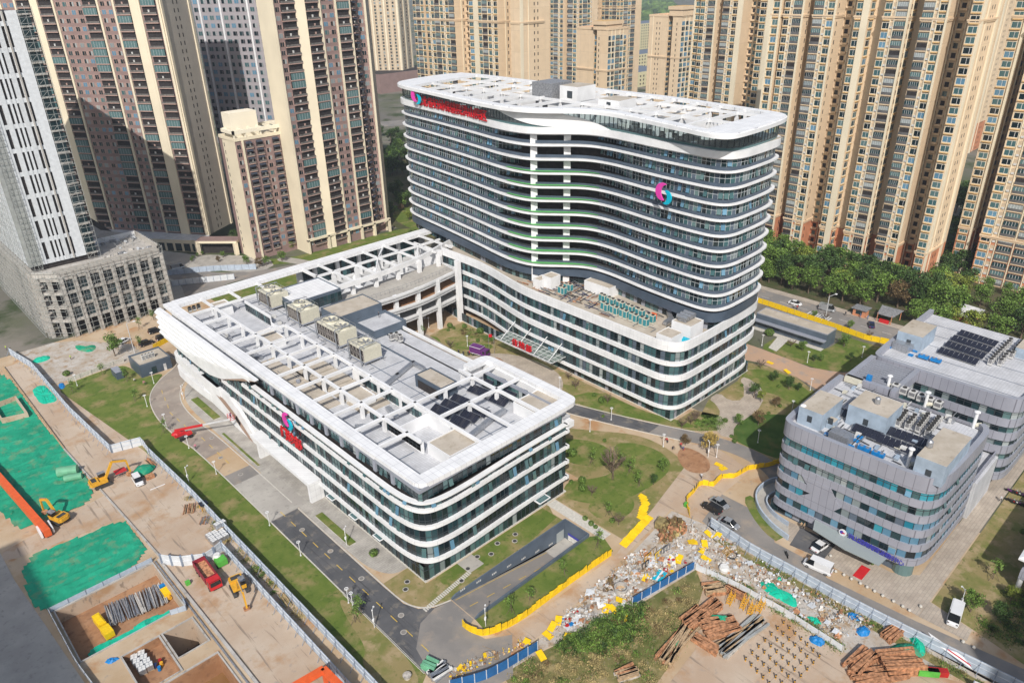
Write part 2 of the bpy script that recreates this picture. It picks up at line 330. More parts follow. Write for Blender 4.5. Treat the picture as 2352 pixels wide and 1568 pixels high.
def ribbon(mb,pts,o0,o1,z0,z1,m,closed=False,top=None):
    """wall band that follows pts between offsets o0 (outside) and o1"""
    A=offset(pts,o0,closed);B=offset(pts,o1,closed);n=len(pts);vs=[]
    for a,b in zip(A,B): vs+=[(a[0],a[1],z0),(a[0],a[1],z1),(b[0],b[1],z1),(b[0],b[1],z0)]
    fs=[];ft=[]
    for i in range(n if closed else n-1):
        p=4*i;q=4*((i+1)%n)
        fs+=[(p,p+1,q+1,q),(p+2,p+3,q+3,q+2),(p+3,p,q,q+3)]; ft.append((p+1,p+2,q+2,q+1))
    if not closed: fs+=[(0,3,2,1),(4*n-4,4*n-3,4*n-2,4*n-1)]
    k=len(mb.v); mb.mesh(vs,fs,m); i=mb.m(top or m)
    for f in ft: mb.f.append(tuple(a+k for a in f)); mb.mi.append(i)
def chamfer(mb,pts,o0,z0,o1,z1,m,closed=True):
    A=offset(pts,o0,closed);B=offset(pts,o1,closed);n=len(pts)
    for i in range(n if closed else n-1):
        j=(i+1)%n; mb.face([(A[i][0],A[i][1],z0),(A[j][0],A[j][1],z0),(B[j][0],B[j][1],z1),(B[i][0],B[i][1],z1)],m)
def glaze(pts,off,z0,z1,step,pat,closed=False,frame='frame_dark',mid=None,openp=.0,mw=.09,rng=random):
    """one strip of panes with mullions; pat = list of (material,width factor)"""
    g=MB();fr=MB(); P=resample(offset(pts,off,closed),step,closed); n=len(P)
    for i in range(n if closed else n-1):
        a=P[i];b=P[(i+1)%n]; m=pat[i%len(pat)] if not callable(pat) else pat(i)
        if m=='rnd': m=rng.choices(['glass_dark','glass_teal','glass_curtain'],[7,3,1.2])[0]
        g.face([(a[0],a[1],z0),(b[0],b[1],z0),(b[0],b[1],z1),(a[0],a[1],z1)],m)
        dx,dy=b[0]-a[0],b[1]-a[1]; l=math.hypot(dx,dy); nx,ny=dy/l,-dx/l
        if rng.random()<openp and 'glass' in m:
            h=(z1-z0); q0=(a[0]+dx*.1+nx*.06,a[1]+dy*.1+ny*.06);q1=(a[0]+dx*.9+nx*.06,a[1]+dy*.9+ny*.06)
            zt=z0+h*.72; zb=z0+h*.12; o=.38
            fr.face([(q0[0]+nx*o,q0[1]+ny*o,zb),(q1[0]+nx*o,q1[1]+ny*o,zb),(q1[0],q1[1],zt),(q0[0],q0[1],zt)],rng.choice(['glass_blue','glass_teal','glass_teal']))
        fr.bar((a[0]+nx*.04,a[1]+ny*.04,z0),(a[0]+nx*.04,a[1]+ny*.04,z1),mw,mw,frame)
    if mid:
        ribbon(fr,P,-.08,0,z0+(z1-z0)*mid-.04,z0+(z1-z0)*mid+.04,frame,closed)
    return g,fr
def ordn(i):
    o=['first','second','third','fourth','fifth','sixth','seventh','eighth','ninth','tenth','eleventh','twelfth','thirteenth','fourteenth','fifteenth','sixteenth','seventeenth','eighteenth','nineteenth','twentieth']
    if i<20: return o[i]
    r=(i+1)%10; t=['','','twenty','thirty','forty','fifty','sixty'][(i+1)//10]
    return t+'-'+o[r-1] if r else t[:-1]+'ieth'
# ================================================================ HOSPITAL (podium + slab tower)
hosp=empty('hospital_building',(140,91,0),'white hospital slab block with wavy white floor bands and dark glass above a rounded podium','hospital building')
# --- podium
PB=smooth([(146.2,196),(146.2,183),(146,172),(144.6,163.5),(142.2,153),(140.7,145),(140.3,135),(139.9,118),(139.5,101),(139.5,94.5),(142.3,90.9),(148,90.4),(166,90.7),(176,91),(180.5,92.5),(182,96),(183,105),(187,125),(187.5,196)],True,3)
PL=smooth([(146.2,196),(146.2,183),(146,172),(144.6,163.5),(142.2,153),(140.7,145),(140.3,135),(139.9,118),(139.5,101),(139.5,94.5),(142.3,90.9),(148,90.4),(166,90.7),(173,90.9),(177.3,92),(178.6,96),(179,110),(180,196)],True,3)
for z0,z1,path in ((3.05,3.95,PL),(7.35,8.2,PL),(11.2,12.9,PB),(15.65,16.8,PB)):
    mb=MB(); ribbon(mb,path,-.1,1.2,z0,z1,'white_panel',True,'white'); mb.build('floor_band',hosp)
mb=MB(); ribbon(mb,PB,-.1,.35,19.7,22.3,'white_panel',True,'white'); ribbon(mb,PB,.35,1.2,19.7,19.9,'white',True); mb.build('parapet',hosp)
rg=random.Random(3)
pod_pat=lambda i: 'dark_panel2' if i%7==6 else rg.choices(['glass_dark','glass_teal','glass_curtain'],[6,3.5,1])[0]
for z0,z1,path in ((3.95,7.35,PL),(8.2,11.2,PL),(12.9,15.65,PB),(16.8,19.7,PB)):
    g,fr=glaze(path,.45,z0,z1,1.25,pod_pat,True,mid=.28,openp=.10,rng=rg)
    g.build('glazing',hosp); fr.build('mullions',hosp)
GP=[(146,196),(143.4,179.5),(142.2,160),(141.9,130),(140.9,91.8),(178.2,91.8),(178.4,196)]
g,fr=glaze(resample(GP,1.3),0,.25,3.05,1.3,lambda i:'rnd' if i%9 else 'grey_panel',False,mid=.7,rng=rg); g.build('glazing',hosp); fr.build('mullions',hosp)
mb=MB(); ribbon(mb,GP,-.15,.4,0,.28,'kerb'); mb.build('plinth',hosp)
mb=MB(); mb.prism(offset(PB[::2],1.3,True),19.2,19.8,'roof_concrete'); mb.build('podium_roof',hosp)
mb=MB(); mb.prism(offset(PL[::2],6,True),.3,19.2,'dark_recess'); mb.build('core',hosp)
for p in ((143.3,178.6),(145.2,190.6)):
    mb=MB(); mb.box(p[0]-.9,p[1]-.6,0,p[0]+.7,p[1]+.8,21.5,'white'); mb.build('pier',hosp)
# entrance canopy of glass, hung on rods, with three red characters
can=MB(); cx0,cx1,cy0,cy1=134.6,141.0,128.4,152.2; zc=5.4
can.box(cx0,cy0,zc,cx0+.35,cy1,zc+.3,'dim_white');can.box(cx1-.3,cy0,zc,cx1,cy1,zc+.3,'dim_white')
for i in range(13):
    y=cy0+i*(cy1-cy0-.15)/12; can.box(cx0,y,zc,cx1,y+.15,zc+.22,'dim_white')
for i in (1,2,3): x=cx0+i*(cx1-cx0)/4; can.box(x,cy0,zc+.04,x+.12,cy1,zc+.2,'dim_white')
cano=can.build('entrance_canopy',hosp)
mb=MB(); mb.box(cx0+.3,cy0+.15,zc+.1,cx1-.3,cy1-.15,zc+.14,'canopy_glass'); mb.build('glass_pane',cano)
for y in (130,136,143,150):
    mb=MB(); mb.bar((cx0+.6,y,zc+.2),(141.3,y,zc+4.2),.16,.16,'white'); mb.build('hanger_rod',cano)
# --- tower
TB=smooth([(160,226.3),(156.2,221),(154.8,212),(153.0,198),(149.8,177),(147.2,163),(146.6,155.5),(147.7,148.7),(152.2,143.2),(157.2,137),(158.2,130.5),(157.2,122),(155.8,113),(154.8,100),(155,92.8),(158.7,90.0),(168,89.9),(176,90.3),(180,91.8),(181.6,95.5),(183.8,108),(187.2,126),(188,170),(188,218),(185,226.5),(176,228)],True,3)
SPc=smooth([(160.5,225.4),(157.2,220.6),(155.8,212),(154,198),(150.8,177),(148.6,164),(148.4,157),(149.2,150.6),(153.6,144.9),(158.7,138),(159.3,131),(158.4,122),(156.8,113),(155.8,100),(156,93.4),(159.5,90.9),(168,90.8),(175.5,91.3),(179.3,92.6),(180.6,95.8),(182.9,108),(186.3,126),(187.1,170),(187.1,218),(184.5,225.6),(176,227.1)],True,3)
NF=10; ZB=[61.0-3.93*k for k in range(NF)]
rt=random.Random(11)
GLc=smooth([(160.5,225.4),(157.2,220.6),(155.8,212),(154,198),(150.8,177),(149,165),(150.9,159),(154.4,154.2),(159.2,148.8),(162.8,141),(161.8,131),(158.9,122),(157.2,113),(156.0,100),(156.2,93.6),(159.5,90.9),(168,90.8),(175.5,91.3),(179.3,92.6),(180.6,95.8),(182.9,108),(186.3,126),(187.1,170),(187.1,218),(184.5,225.6),(176,227.1)],True,3)
Q=resample(GLc,1.28,True)
def inS(p): return 133<p[1]<163 and p[0]<165
def twpat(i):
    p=Q[i%len(Q)]
    if inS(p): return rt.choices(['glass_dark','glass_teal'],[6,1])[0]
    if p[1]<93.5 and p[0]>160: return rt.choices(['glass_dark','glass_teal','glass_curtain'],[4,3,3])[0]
    return ('dark_panel2','glass_teal','glass_dark','glass_dark','glass_dark','dark_panel','glass_dark','glass_dark','glass_teal')[i%9]
for k,zb in enumerate(ZB):
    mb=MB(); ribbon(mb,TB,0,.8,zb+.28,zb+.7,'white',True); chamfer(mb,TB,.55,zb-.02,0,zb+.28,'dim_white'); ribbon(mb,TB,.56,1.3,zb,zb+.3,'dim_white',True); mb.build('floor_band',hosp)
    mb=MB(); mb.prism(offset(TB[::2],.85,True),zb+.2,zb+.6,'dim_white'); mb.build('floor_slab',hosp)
    mb=MB(); ribbon(mb,SPc,0,.35,zb+.62,zb+1.45,'dark_panel',True); mb.build('spandrel',hosp)
    gtop=(zb+3.93 if k else 64.3); glp=GLc
    g,fr=glaze(GLc,.12,zb+1.4,gtop+.2,1.28,twpat,True,frame='frame_light',mid=.45,openp=.3,mw=.07,rng=rt)
    g.build('glazing',hosp); fr.build('mullions',hosp)
    if k>=2:
        A=[p for p in TB if 133<p[1]<160 and p[0]<162]; B=[p for p in SPc if 133<p[1]<160 and p[0]<165]
        mb=MB(); mb.face([(p[0]+.9,p[1],zb+.90) for p in A]+[(p[0],p[1],zb+.90) for p in B[::-1]],'terrace_green'); mb.build('green_terrace',hosp)
# lowest storey above the podium deck
mb=MB(); ribbon(mb,SPc,-.4,.3,22.4,25.0,'dark_panel',True); mb.build('spandrel',hosp)
g,fr=glaze(SPc,1.0,19.8,22.4,1.6,lambda i:rt.choices(['glass_dark','glass_teal','grey_panel'],[5,2,2])[0],True,mid=.5,rng=rt); g.build('glazing',hosp); fr.build('mullions',hosp)
for (x,y) in ((150.5,150.6),(156.5,143.3)):
    mb=MB(); mb.box(x-.95,y-.95,19.8,x+.95,y+.95,65.2,'white',rz=-.75); mb.build('column',hosp)
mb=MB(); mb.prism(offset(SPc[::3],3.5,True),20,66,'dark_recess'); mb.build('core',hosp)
# crown: thick band, terrace, set-back glazed screen, ring roof
mb=MB(); ribbon(mb,TB,0,1.0,64.6,66.3,'white',True); chamfer(mb,TB,.45,64.25,0,64.6,'dim_white'); mb.build('parapet',hosp)
mb=MB(); mb.prism(offset(TB[::2],.9,True),64.6,65.6,'dim_white','deck_tile'); mb.build('roof_deck',hosp)
mb=MB(); mb.box(164,90.95,66.31,179,92.1,66.34,'roof_concrete'); mb.build('terrace_floor',hosp)
RPp=[(160,226),(155.6,222),(152.8,213),(151.0,199),(147.6,180),(145.4,165),(144.9,155),(147,147.2),(151.5,141.5),(155.8,135),(156.4,128),(154.8,117),(151.4,103),(148.9,92.5),(150.5,88.8),(156,88.2),(168.6,88.8),(178,90),(182.2,92.6),(183.7,98),(185.3,109),(188.2,130),(188.6,158),(189,190),(190,219),(187.5,227),(176,228.5)]
RP=smooth(RPp,True,3)
roof=MB(); ribbon(roof,RP,0,.5,70.35,71.25,'white',True); ribbon(roof,RP,.35,3.0,70.7,71.5,'white_roof',True)
roof.slab([(152,90.5,70.7),(178,91,70.7),(182,94,70.7),(183.2,97.2,70.7),(151,96.5,70.7)],(0,0,.82),'white_roof')
roof.slab([(153,212,70.7),(188,216,70.7),(188,226,70.7),(160,225,70.7),(156,221,70.7)],(0,0,.82),'white_roof')
ro=roof.build('roof_ring',hosp)
def xin(y,pts,side):
    xs=[]
    for a,b in zip(pts,pts[1:]+pts[:1]):
        if (a[1]-y)*(b[1]-y)<=0 and a[1]!=b[1]: xs.append(a[0]+(b[0]-a[0])*(y-a[1])/(b[1]-a[1]))
    return (min(xs) if side<0 else max(xs)) if xs else None
ys=[104,112,120,128.5,137,145.5,154,162,170.5,179,187.5,196,204]
mb=MB()
for y in ys: mb.box(xin(y,RP,-1)+1.5,y-.28,70.5,xin(y,RP,1)-1.5,y+.28,71.3,'white')
for xx in (165,178):
    for a,b in zip(ys[:-1],ys[1:]): mb.box(xx-.28,a,70.55,xx+.28,b,71.25,'white')
mb.box(164.7,97,70.55,165.3,104,71.25,'white'); mb.box(177.7,98,70.55,178.3,104,71.25,'white')
mb.box(164.7,204,70.55,165.3,214,71.25,'white'); mb.box(177.7,204,70.55,178.3,214,71.25,'white')
mb.build('roof_beams',hosp)
for i,y in enumerate(ys):
    mb=MB()
    for xx in (165,178,xin(y,RP,1)-2.2): mb.box(xx-.4,y-.4,66.2,xx+.4,y+.4,70.6,'white')
    mb.build('roof_column',hosp)
for a in ((166,150,66.3,177.5,160,70.0),(163,134,66.3,176,144,69.6),(166.5,112,66.3,177,126,69.4),(168,176,66.3,177,186,69.2),(166,196,66.3,176,203,69.2),(181,120,66.3,185,170,68.8)):
    mb=MB(); mb.box(*a,'white','roof_concrete'); ribbon(mb,[(a[0],a[4]),(a[0],a[1]),(a[3],a[1]),(a[3],a[4])],0,.25,a[5],a[5]+.45,'white',True); mb.build('roof_room',hosp)
mb=MB(); mb.box(168,150,70,176,157,74.6,'white','roof_concrete'); mb.box(167.9,152,71.3,167.96,154,73.3,'frame_dark'); mb.build('lift_overrun',hosp)
mb=MB(); mb.box(166.5,159,70,175.5,167,75.0,'steel_dull'); mb.build('louvre_room',hosp)
mb=MB(); mb.box(166,133,69.6,173.5,140.5,72.6,'white','roof_concrete'); mb.box(165.9,136,70.3,165.96,137.4,72,'frame_dark'); mb.build('stair_room',hosp)
SG=[p for p in offset(TB,1.0,True)]
# glazed screen: west and south only
def sub(pts,f):
    n=len(pts); k=next(i for i in range(n) if not f(pts[i])); pts=pts[k:]+pts[:k]; return [p for p in pts if f(p)]
scr=sub(SG,lambda p:(p[0]<163 and p[1]<224) or p[1]<95)
g,fr=glaze(scr,0,66.9,70.6,1.5,lambda i:'glass_screen',False,frame='frame_dark',mid=.02,mw=.16,rng=rt)
g.build('glass_screen',hosp); fr.build('mullions',hosp)
mb=MB(); ribbon(mb,scr,-.03,.1,65.6,66.9,'glass_teal'); mb.build('screen_base',hosp)
# white sweep that runs from the roof edge down to the parapet
sw=MB(); P=[p for p in offset(TB,.55,True)]; P=sub(P,lambda p:p[0]<160 and 112<p[1]<172); P=resample(P,1.0)
def hi(y): return 70.8 if y>146 else (70.8-(146-y)/17*4.7 if y>129 else 66.1)
def lo(y): return 66.1 if y<140 else (66.1+((y-140)/27)**1.5*4.7 if y<167 else 70.8)
vs=[]
for p in P: vs+=[(p[0],p[1],lo(p[1])),(p[0],p[1],max(hi(p[1]),lo(p[1])+.02)),(p[0]+.4,p[1],max(hi(p[1]),lo(p[1])+.02)),(p[0]+.4,p[1],lo(p[1]))]
fs=[]
for i in range(len(P)-1):
    a=4*i;b=a+4
    for j in range(4): fs.append((a+j,a+(j+1)%4,b+(j+1)%4,b+j))
sw.mesh(vs,fs,'white'); sw.build('roof_sweep',hosp)
# ================================================================ OUTPATIENT BUILDING (front)
outp=empty('outpatient_building',(61,91,0),'long white low-rise with wide open roof frame, wavy white bands and a sweeping white end','clinic building')
W0=60.7
rg=random.Random(5)
# west + south band path; corner rounded and thrown out
OB=smooth([(60.1,206.5),(60.1,150),(60.1,120),(60.0,104),(60.1,98),(60.8,93.6),(62.6,91.1),(66.5,90.2),(72,90.1),(78,90.4),(88,90.9),(100.6,91.0)],False,3)
GO=[(60.9,206),(60.9,96),(61.1,91.6),(65,91.3),(100.2,91.3),(100.2,120)]
def cut(path,y): return [p for p in path if p[1]<y]
def yat(z): # where the ground-bound ring hides the band
    return 170 if z>6 else 163
for z0,z1,ym in ((3.6,4.45,163.5),(7.7,8.55,171.5),(11.65,12.45,181),(15.65,16.4,166),(17.6,17.95,160)):
    mb=MB(); pth=cut(OB,ym); ribbon(mb,pth,0,1.1,z0,z1,'white_panel',False,'white')
    mb.box(100.2,90.9,z0,101,120,z1,'white_panel'); mb.build('floor_band',outp)
def opat(i): return rg.choices(['glass_dark','glass_teal','glass_curtain'],[7,3,.5])[0]
GC=smooth([(60.6,206),(60.6,120),(60.5,104),(60.6,98),(61.3,93.9),(62.9,91.6),(66.7,90.8),(72,90.8),(85,91.3),(100.2,91.3)],False,3)
for z0,z1,pth in ((4.45,7.7,GC),(8.55,11.65,GC),(12.45,15.65,cut(GC,185)),(16.4,17.6,cut(GC,170))):
    g,fr=glaze(pth,0,z0,z1,1.15,opat,False,mid=.3,openp=.12,rng=rg,mw=.08); g.build('glazing',outp); fr.build('mullions',outp)
g,fr=glaze([(60.9,206),(60.9,91.4),(100.2,91.4),(100.2,118)],0,.25,3.6,1.3,opat,False,mid=.7,rng=rg,mw=.1); g.build('glazing',outp); fr.build('mullions',outp)
g,fr=glaze([(62.0,165),(62.0,92.2),(100.4,92.2),(100.4,118)],0,18.05,20.2,1.2,opat,False,mid=.3,rng=rg,mw=.08,openp=.1); g.build('glazing',outp); fr.build('mullions',outp)
mb=MB(); ribbon(mb,[(60.9,206),(60.9,91.3),(100.3,91.3),(100.3,118)],-.2,.3,0,.27,'kerb'); mb.build('plinth',outp)
mb=MB(); ribbon(mb,[(61.8,165),(61.8,92.0),(100.6,92.0),(100.6,118)],-.1,.4,20.2,21.0,'grey_panel')
for y in range(100,152,6): mb.box(61.6,y,18.0,62.1,y+.9,20.2,'grey_panel')
mb.build('fascia',outp)
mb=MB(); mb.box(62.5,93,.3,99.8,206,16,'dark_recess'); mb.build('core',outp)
mb=MB()
for x0,y0,x1,y1,z in ((63,93,103.5,122,18.0),(63,122,71.3,208,17.6),(71.3,122,79.5,141,17.6),(79.5,122,94,208,18.0),(71.3,158,79.5,208,17.6),(94,122,104.5,160,17.2),(88,160,100,208,17.6)):
    mb.box(x0,y0,z-.5,x1,y1,z,'deck_tile')
# drainage joints across the decks
for y in range(98,205,8):
    mb.box(63.4,y,18.0 if y<122 else 17.6,71,y+.35,(18.0 if y<122 else 17.6)+.012,'deck_dark')
    mb.box(80,y+2,18.0,93.5,y+2.3,18.012,'deck_dark')
mb.box(67,124,17.6,67.35,200,17.611,'deck_dark'); mb.box(86.2,94,18,86.5,196,18.011,'deck_dark'); mb.box(95,104,18,95.3,121,18.011,'deck_dark')
for x0,y0,x1,y1 in ((64.6,149.9,71,165.6),(64.6,133.9,71,149.4),(71.9,141.5,79,149.3),(71.9,149.9,79,157.6),(71.9,134,79,141.0),(72,126,79,133)):
    mb.box(x0,y0,17.6,x1,y1,18.05,'roof_concrete')
mb.build('roof_deck',outp)
mb=MB(); mb.box(100,91.6,16.0,103.2,120,17.5,'white'); mb.box(99.8,120,.3,100.3,205,17.2,'white')
mb.build('east_wall',outp)
# roof ring: wide white eave, with an inner upstand
def rectring(mb,o,i,z0,z1,m,top=None):
    (a,b,c,d),(e,f,g_,h)=o,i
    mb.box(a,b,z0,c,f,z1,m,top); mb.box(a,h,z0,c,d,z1,m,top); mb.box(a,f,z0,e,h,z1,m,top); mb.box(g_,f,z0,c,h,z1,m,top)
rr=MB()
outer=smooth([(62.0,93.5),(63,92.2),(64.2,91.7),(80,91.7),(102,91.7),(104.4,92.2),(105.4,94),(105.6,100),(105.6,119)],False,2)
poly=smooth([(61.6,200),(61.6,94.5),(62.4,92.6),(64.4,91.6),(102,91.6),(104.6,92.3),(105.5,94.4),(105.6,118.5),(105.2,121.5),(103.5,122.4)],False,2)
# south-west eave as one mitred sheet
inner=[(103.5,119.8),(102.9,95.0),(64.3,95.0),(64.3,200)]
n=len(poly)
rr.prism(poly+inner,20.75,21.75,'white_roof')
rr.box(61.6,200,20.75,64.3,212.5,21.75,'white_roof'); rr.box(64.3,208.6,20.75,157,213.0,21.75,'white_roof'); 
rr.box(98,119.8,20.75,103.5,122.3,21.75,'white_roof')
rr.box(63.2,207,17.4,63.7,212,20.8,'white'); rr.box(103.0,95.0,17.4,103.4,121,20.8,'white'); rr.box(96.5,121.3,17.2,103.3,121.9,20.8,'white')
rr.build('roof_ring',outp)
mb=MB(); bz0,bz1=20.95,21.6
for y in (200.0,191.5,183,174.5,166,157.7,149.7,141.2,133.6,125.2): mb.box(64.3,y-.3,bz0,71.0 if y>176 else 79.6,y+.3,bz1,'white')
for y in (116.8,108.5): mb.box(80,y-.3,bz0,102.9,y+.3,bz1,'white')
mb.box(64.3,116.5,bz0,80,117.1,bz1,'white');mb.box(64.3,108.2,bz0,72,108.8,bz1,'white')
mb.box(71.0,104,bz0,71.6,208.6,bz1,'white'); mb.box(79.3,95,bz0,79.9,174.6,bz1,'white'); mb.box(87.6,95,bz0,88.2,108.6,bz1,'white'); mb.box(95.7,95,bz0,96.3,121.5,bz1,'white')
mb.box(79.3,199.8,bz0,79.9,208.6,bz1,'white'); mb.box(88.2,199.8,bz0,88.8,208.6,bz1,'white'); mb.box(71,200,bz0,90,200.5,bz1,'white')
mb.build('roof_beams',outp)
mb=MB()
for x in (71.3,79.6):
    for y in (200.0,191.5,183,174.5,166,157.7,149.7,141.2,133.6,125.2,116.8):
        if x>75 and y>176: continue
        mb.box(x-.3,y-.45,17.5,x+.3,y+.45,bz0,'white')
for x,y in ((88,108.5),(96,108.5),(96,116.8),(88,116.8)): mb.box(x-.35,y-.35,17.9,x+.35,y+.35,bz0,'white')
mb.build('roof_columns',outp)
# rooms standing on the roof
def room(x0,y0,z0,x1,y1,z1,wall,top='roof_concrete',lip=.3,parent=outp,nm='roof_room',wm=None):
    mb=MB(); mb.box(x0,y0,z0,x1,y1,z1,wall,top); ribbon(mb,[(x0,y1),(x0,y0),(x1,y0),(x1,y1)],0,.25,z1,z1+lip,wm or wall,True); return mb.build(nm,parent)
room(73,170.6,17.6,77.3,179,19.7,'white'); room(72.6,128.3,17.6,76.9,136.6,19.7,'white'); room(72.6,96.4,18,79.8,103.6,20.6,'white'); room(95.5,95.4,18,104,102.6,20.6,'white',lip=.2)
room(72.3,200.8,17.6,76.8,205.8,20.3,'white')
dk=room(87.6,118,18,92.4,127.6,20.9,'dark_panel','roof_concrete',.3)
mb=MB(); mb.box(87.5,119.2,18.05,87.56,126.5,20.2,'dark_recess'); mb.build('opening',dk)
gb=room(91.8,167,17.6,105.6,176.6,21.6,'dark_panel2','roof_concrete',.3)
mb=MB(); mb.box(91.7,169,18.5,91.76,171,19.8,'frame_dark'); mb.box(97,166.94,18.2,98.0,167,19.6,'frame_dark'); mb.build('window',gb)
bx=room(96,157,14.5,106.5,167,18.6,'dark_panel2','deck_tile',.9)
g,fr=glaze([(96,157),(106.5,157)],-.05,14.7,17.3,1.2,opat,False,mid=.4,rng=rg); g.build('glazing',bx); fr.build('mullions',bx)
tp=room(88.5,186,17.6,104,199,21.2,'dark_panel2','white_roof',.3)
g,fr=glaze([(88.4,196),(88.4,186),(92,186)],-.1,18.2,20.4,1.2,opat,False,mid=.4,rng=rg); g.build('glazing',tp); fr.build('mullions',tp)
g,fr=glaze([(94,186),(104,186)],-.1,17.9,20.6,1.2,opat,False,mid=.4,rng=rg); g.build('glazing',tp); fr.build('mullions',tp)
# inner light wells with glazed walls
for x0,y0,x1,y1 in ((71.4,142,79.4,142),(71.9,183,71.9,200)): pass
g,fr=glaze([(79.9,199),(79.9,184)],-.05,17.7,20.2,1.3,opat,False,mid=.4,rng=rg); 
wl=MB(); wl.box(79.95,184,17.6,80.3,199.5,20.9,'white'); wl.box(79.95,178,17.6,80.3,184,18.9,'white'); wl.box(71.9,104.2,17.6,72.2,116,20.9,'white'); wl.box(72,112,17.6,80,112.3,20.9,'white'); wl=wl.build('inner_wall',outp)
g.build('glazing',wl); fr.build('mullions',wl)
g,fr=glaze([(72.0,123),(72.0,105)],-.1,18.2,20.4,1.3,opat,False,mid=.4,rng=rg); g.build('glazing',wl); fr.build('mullions',wl)
mb=MB(); mb.box(79.2,104.5,18,79.6,141,20.9,'white'); wl2=mb.build('inner_wall',outp)
for ya,yb in ((138,131),(129.5,122.5),(121,114)):
    g,fr=glaze([(79.2,ya),(79.2,yb)],-.1,18.3,20.3,1.2,opat,False,mid=.4,rng=rg); g.build('glazing',wl2); fr.build('mullions',wl2)
# east low parapet
mb=MB(); mb.box(105.2,122.5,17.0,105.6,160,18.0,'white'); mb.box(94,122.5,17.2,94.4,160,18.3,'dark_panel2'); mb.build('parapet',outp)
# --- sweeping white end on the west side
sw=MB(); X0=60.6
low=[(207,12.0),(200,11.6),(190,11.3),(181,11.6),(173,13.4),(166,16.2),(159,19.0),(152,20.9)]
sw.slab([(X0,y,z) for y,z in low]+[(X0,152,21.2),(X0,212,21.2),(X0,212,12.0)],(-1.0,0,0),'white')
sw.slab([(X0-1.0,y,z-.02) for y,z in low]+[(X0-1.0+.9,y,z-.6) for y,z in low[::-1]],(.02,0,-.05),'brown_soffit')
for i in range(5):
    z=13.2+i*1.55; yl=189-i*8.5
    vs=[]
    for y,o in ((212.2,0.95),(208,1.0),(yl+6,1.0),(yl,.02)):
        vs+=[(X0-1.0,y,z),(X0-1.0-.85*o,y,z+.55),(X0-1.0-.85*o,y,z+.95),(X0-1.0,y,z+1.5)]
    sw.mesh(vs,[(4*a+b,4*a+b+1,4*a+b+5,4*a+b+4) for a in range(3) for b in range(3)]+[(0,3,2,1)],'white')
sw.build('sweep_panel',outp)
# two broad smooth lower bands, joining into the ring that drops to the ground
lb=MB()
for z0,z1,yl in ((6.4,8.9,176),(1.9,4.5,184)):
    P=smooth([(68,208.5),(62,208.6),(60.0,207.6),(59.2,205),(59.2,yl+8),(59.6,yl)],False,3); ribbon(lb,P,0,1.4,z0,z1,'white')
lb.slab([(59.7,y,z) for y,z in ((188,2.0),(188,8.9),(178,8.9),(171,8.7),(166.5,7.2),(161.5,4.2),(156.9,0.0),(170.5,0),(176,1.2))],(1.2,0,0),'white')
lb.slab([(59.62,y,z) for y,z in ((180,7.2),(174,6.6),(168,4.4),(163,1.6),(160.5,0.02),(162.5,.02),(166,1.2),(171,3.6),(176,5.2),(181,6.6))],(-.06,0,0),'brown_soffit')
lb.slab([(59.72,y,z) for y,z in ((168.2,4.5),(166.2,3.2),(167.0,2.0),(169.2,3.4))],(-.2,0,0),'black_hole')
lb.build('sweep_ring',outp)
# entrance portal
po=MB(); po.box(57.6,128.3,4.3,61.2,156.5,5.2,'white_panel'); po.box(57.6,128.3,0,60.9,129.2,4.3,'white_panel'); po.box(57.6,152.5,0,60.9,153.4,4.3,'white_panel'); po.build('entrance_portal',outp)
for y in (104,113,122):
    mb=MB(); mb.box(59.3,y,3.2,60.9,y+2.6,3.32,'white'); mb.box(59.5,y+.2,3.33,60.8,y+2.4,3.35,'glass_teal'); mb.build('door_canopy',outp)
mb=MB(); mb.box(90.2,89.4,3.1,93.6,91.2,3.22,'white'); mb.box(90.5,89.6,3.23,93.3,91.0,3.25,'glass_teal'); mb.build('door_canopy',outp)

# ================================================================ BRIDGE WING between the two
br=empty('bridge_wing',(120,180,0),'open white bridge wing with columns, curved decks and roof frame joining both hospital buildings','bridge')
def deck(z,pts,t,back,m,top):
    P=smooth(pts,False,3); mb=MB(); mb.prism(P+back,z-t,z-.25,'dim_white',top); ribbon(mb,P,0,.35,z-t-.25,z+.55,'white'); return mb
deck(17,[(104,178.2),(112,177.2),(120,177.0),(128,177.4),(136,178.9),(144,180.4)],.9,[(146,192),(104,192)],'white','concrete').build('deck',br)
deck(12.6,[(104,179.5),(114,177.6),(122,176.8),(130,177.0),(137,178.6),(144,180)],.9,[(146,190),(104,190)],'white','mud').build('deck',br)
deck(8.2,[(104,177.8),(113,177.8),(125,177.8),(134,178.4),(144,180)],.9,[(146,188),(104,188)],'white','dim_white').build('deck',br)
for x,y in ((107,178.6),(118,178.4),(126.3,178.3),(134.6,178.9)):
    mb=MB(); mb.box(x-.65,y-.5,0,x+.65,y+.7,17,'white'); mb.build('column',br)
for x in (110,118.5,127,135.5,143.5):
    for y in (189.2,200,212):
        mb=MB(); mb.box(x-.6,y-.5,0,x+.6,y+.5,20.8,'white'); mb.build('column',br)
mb=MB()
for a,b in zip(smooth([(104,187.8),(120,187.8),(131,188.9),(140,191.2),(150,194.9)],False,2),smooth([(104,187.8),(120,187.8),(131,188.9),(140,191.2),(150,194.9)],False,2)[1:]):
    mb.bar((a[0],a[1],21.0),(b[0],b[1],21.0),.6,1.6,'white')
for x in (110,118.5,127,135.5,143.5,150.5): mb.box(x-.3,188.5 if x<130 else 190.5,20.9,x+.3,209,21.6,'white')
mb.box(104,199.7,20.9,153,200.3,21.6,'white')
mb.bar((118.5,189,21.2),(127,200,21.2),.4,.5,'white'); mb.bar((127,200,21.2),(135.5,209,21.2),.4,.5,'white'); mb.bar((135.5,190,21.2),(143.5,200,21.2),.4,.5,'white')
mb.box(104,208.6,20.7,104.6,189,21.6,'white')
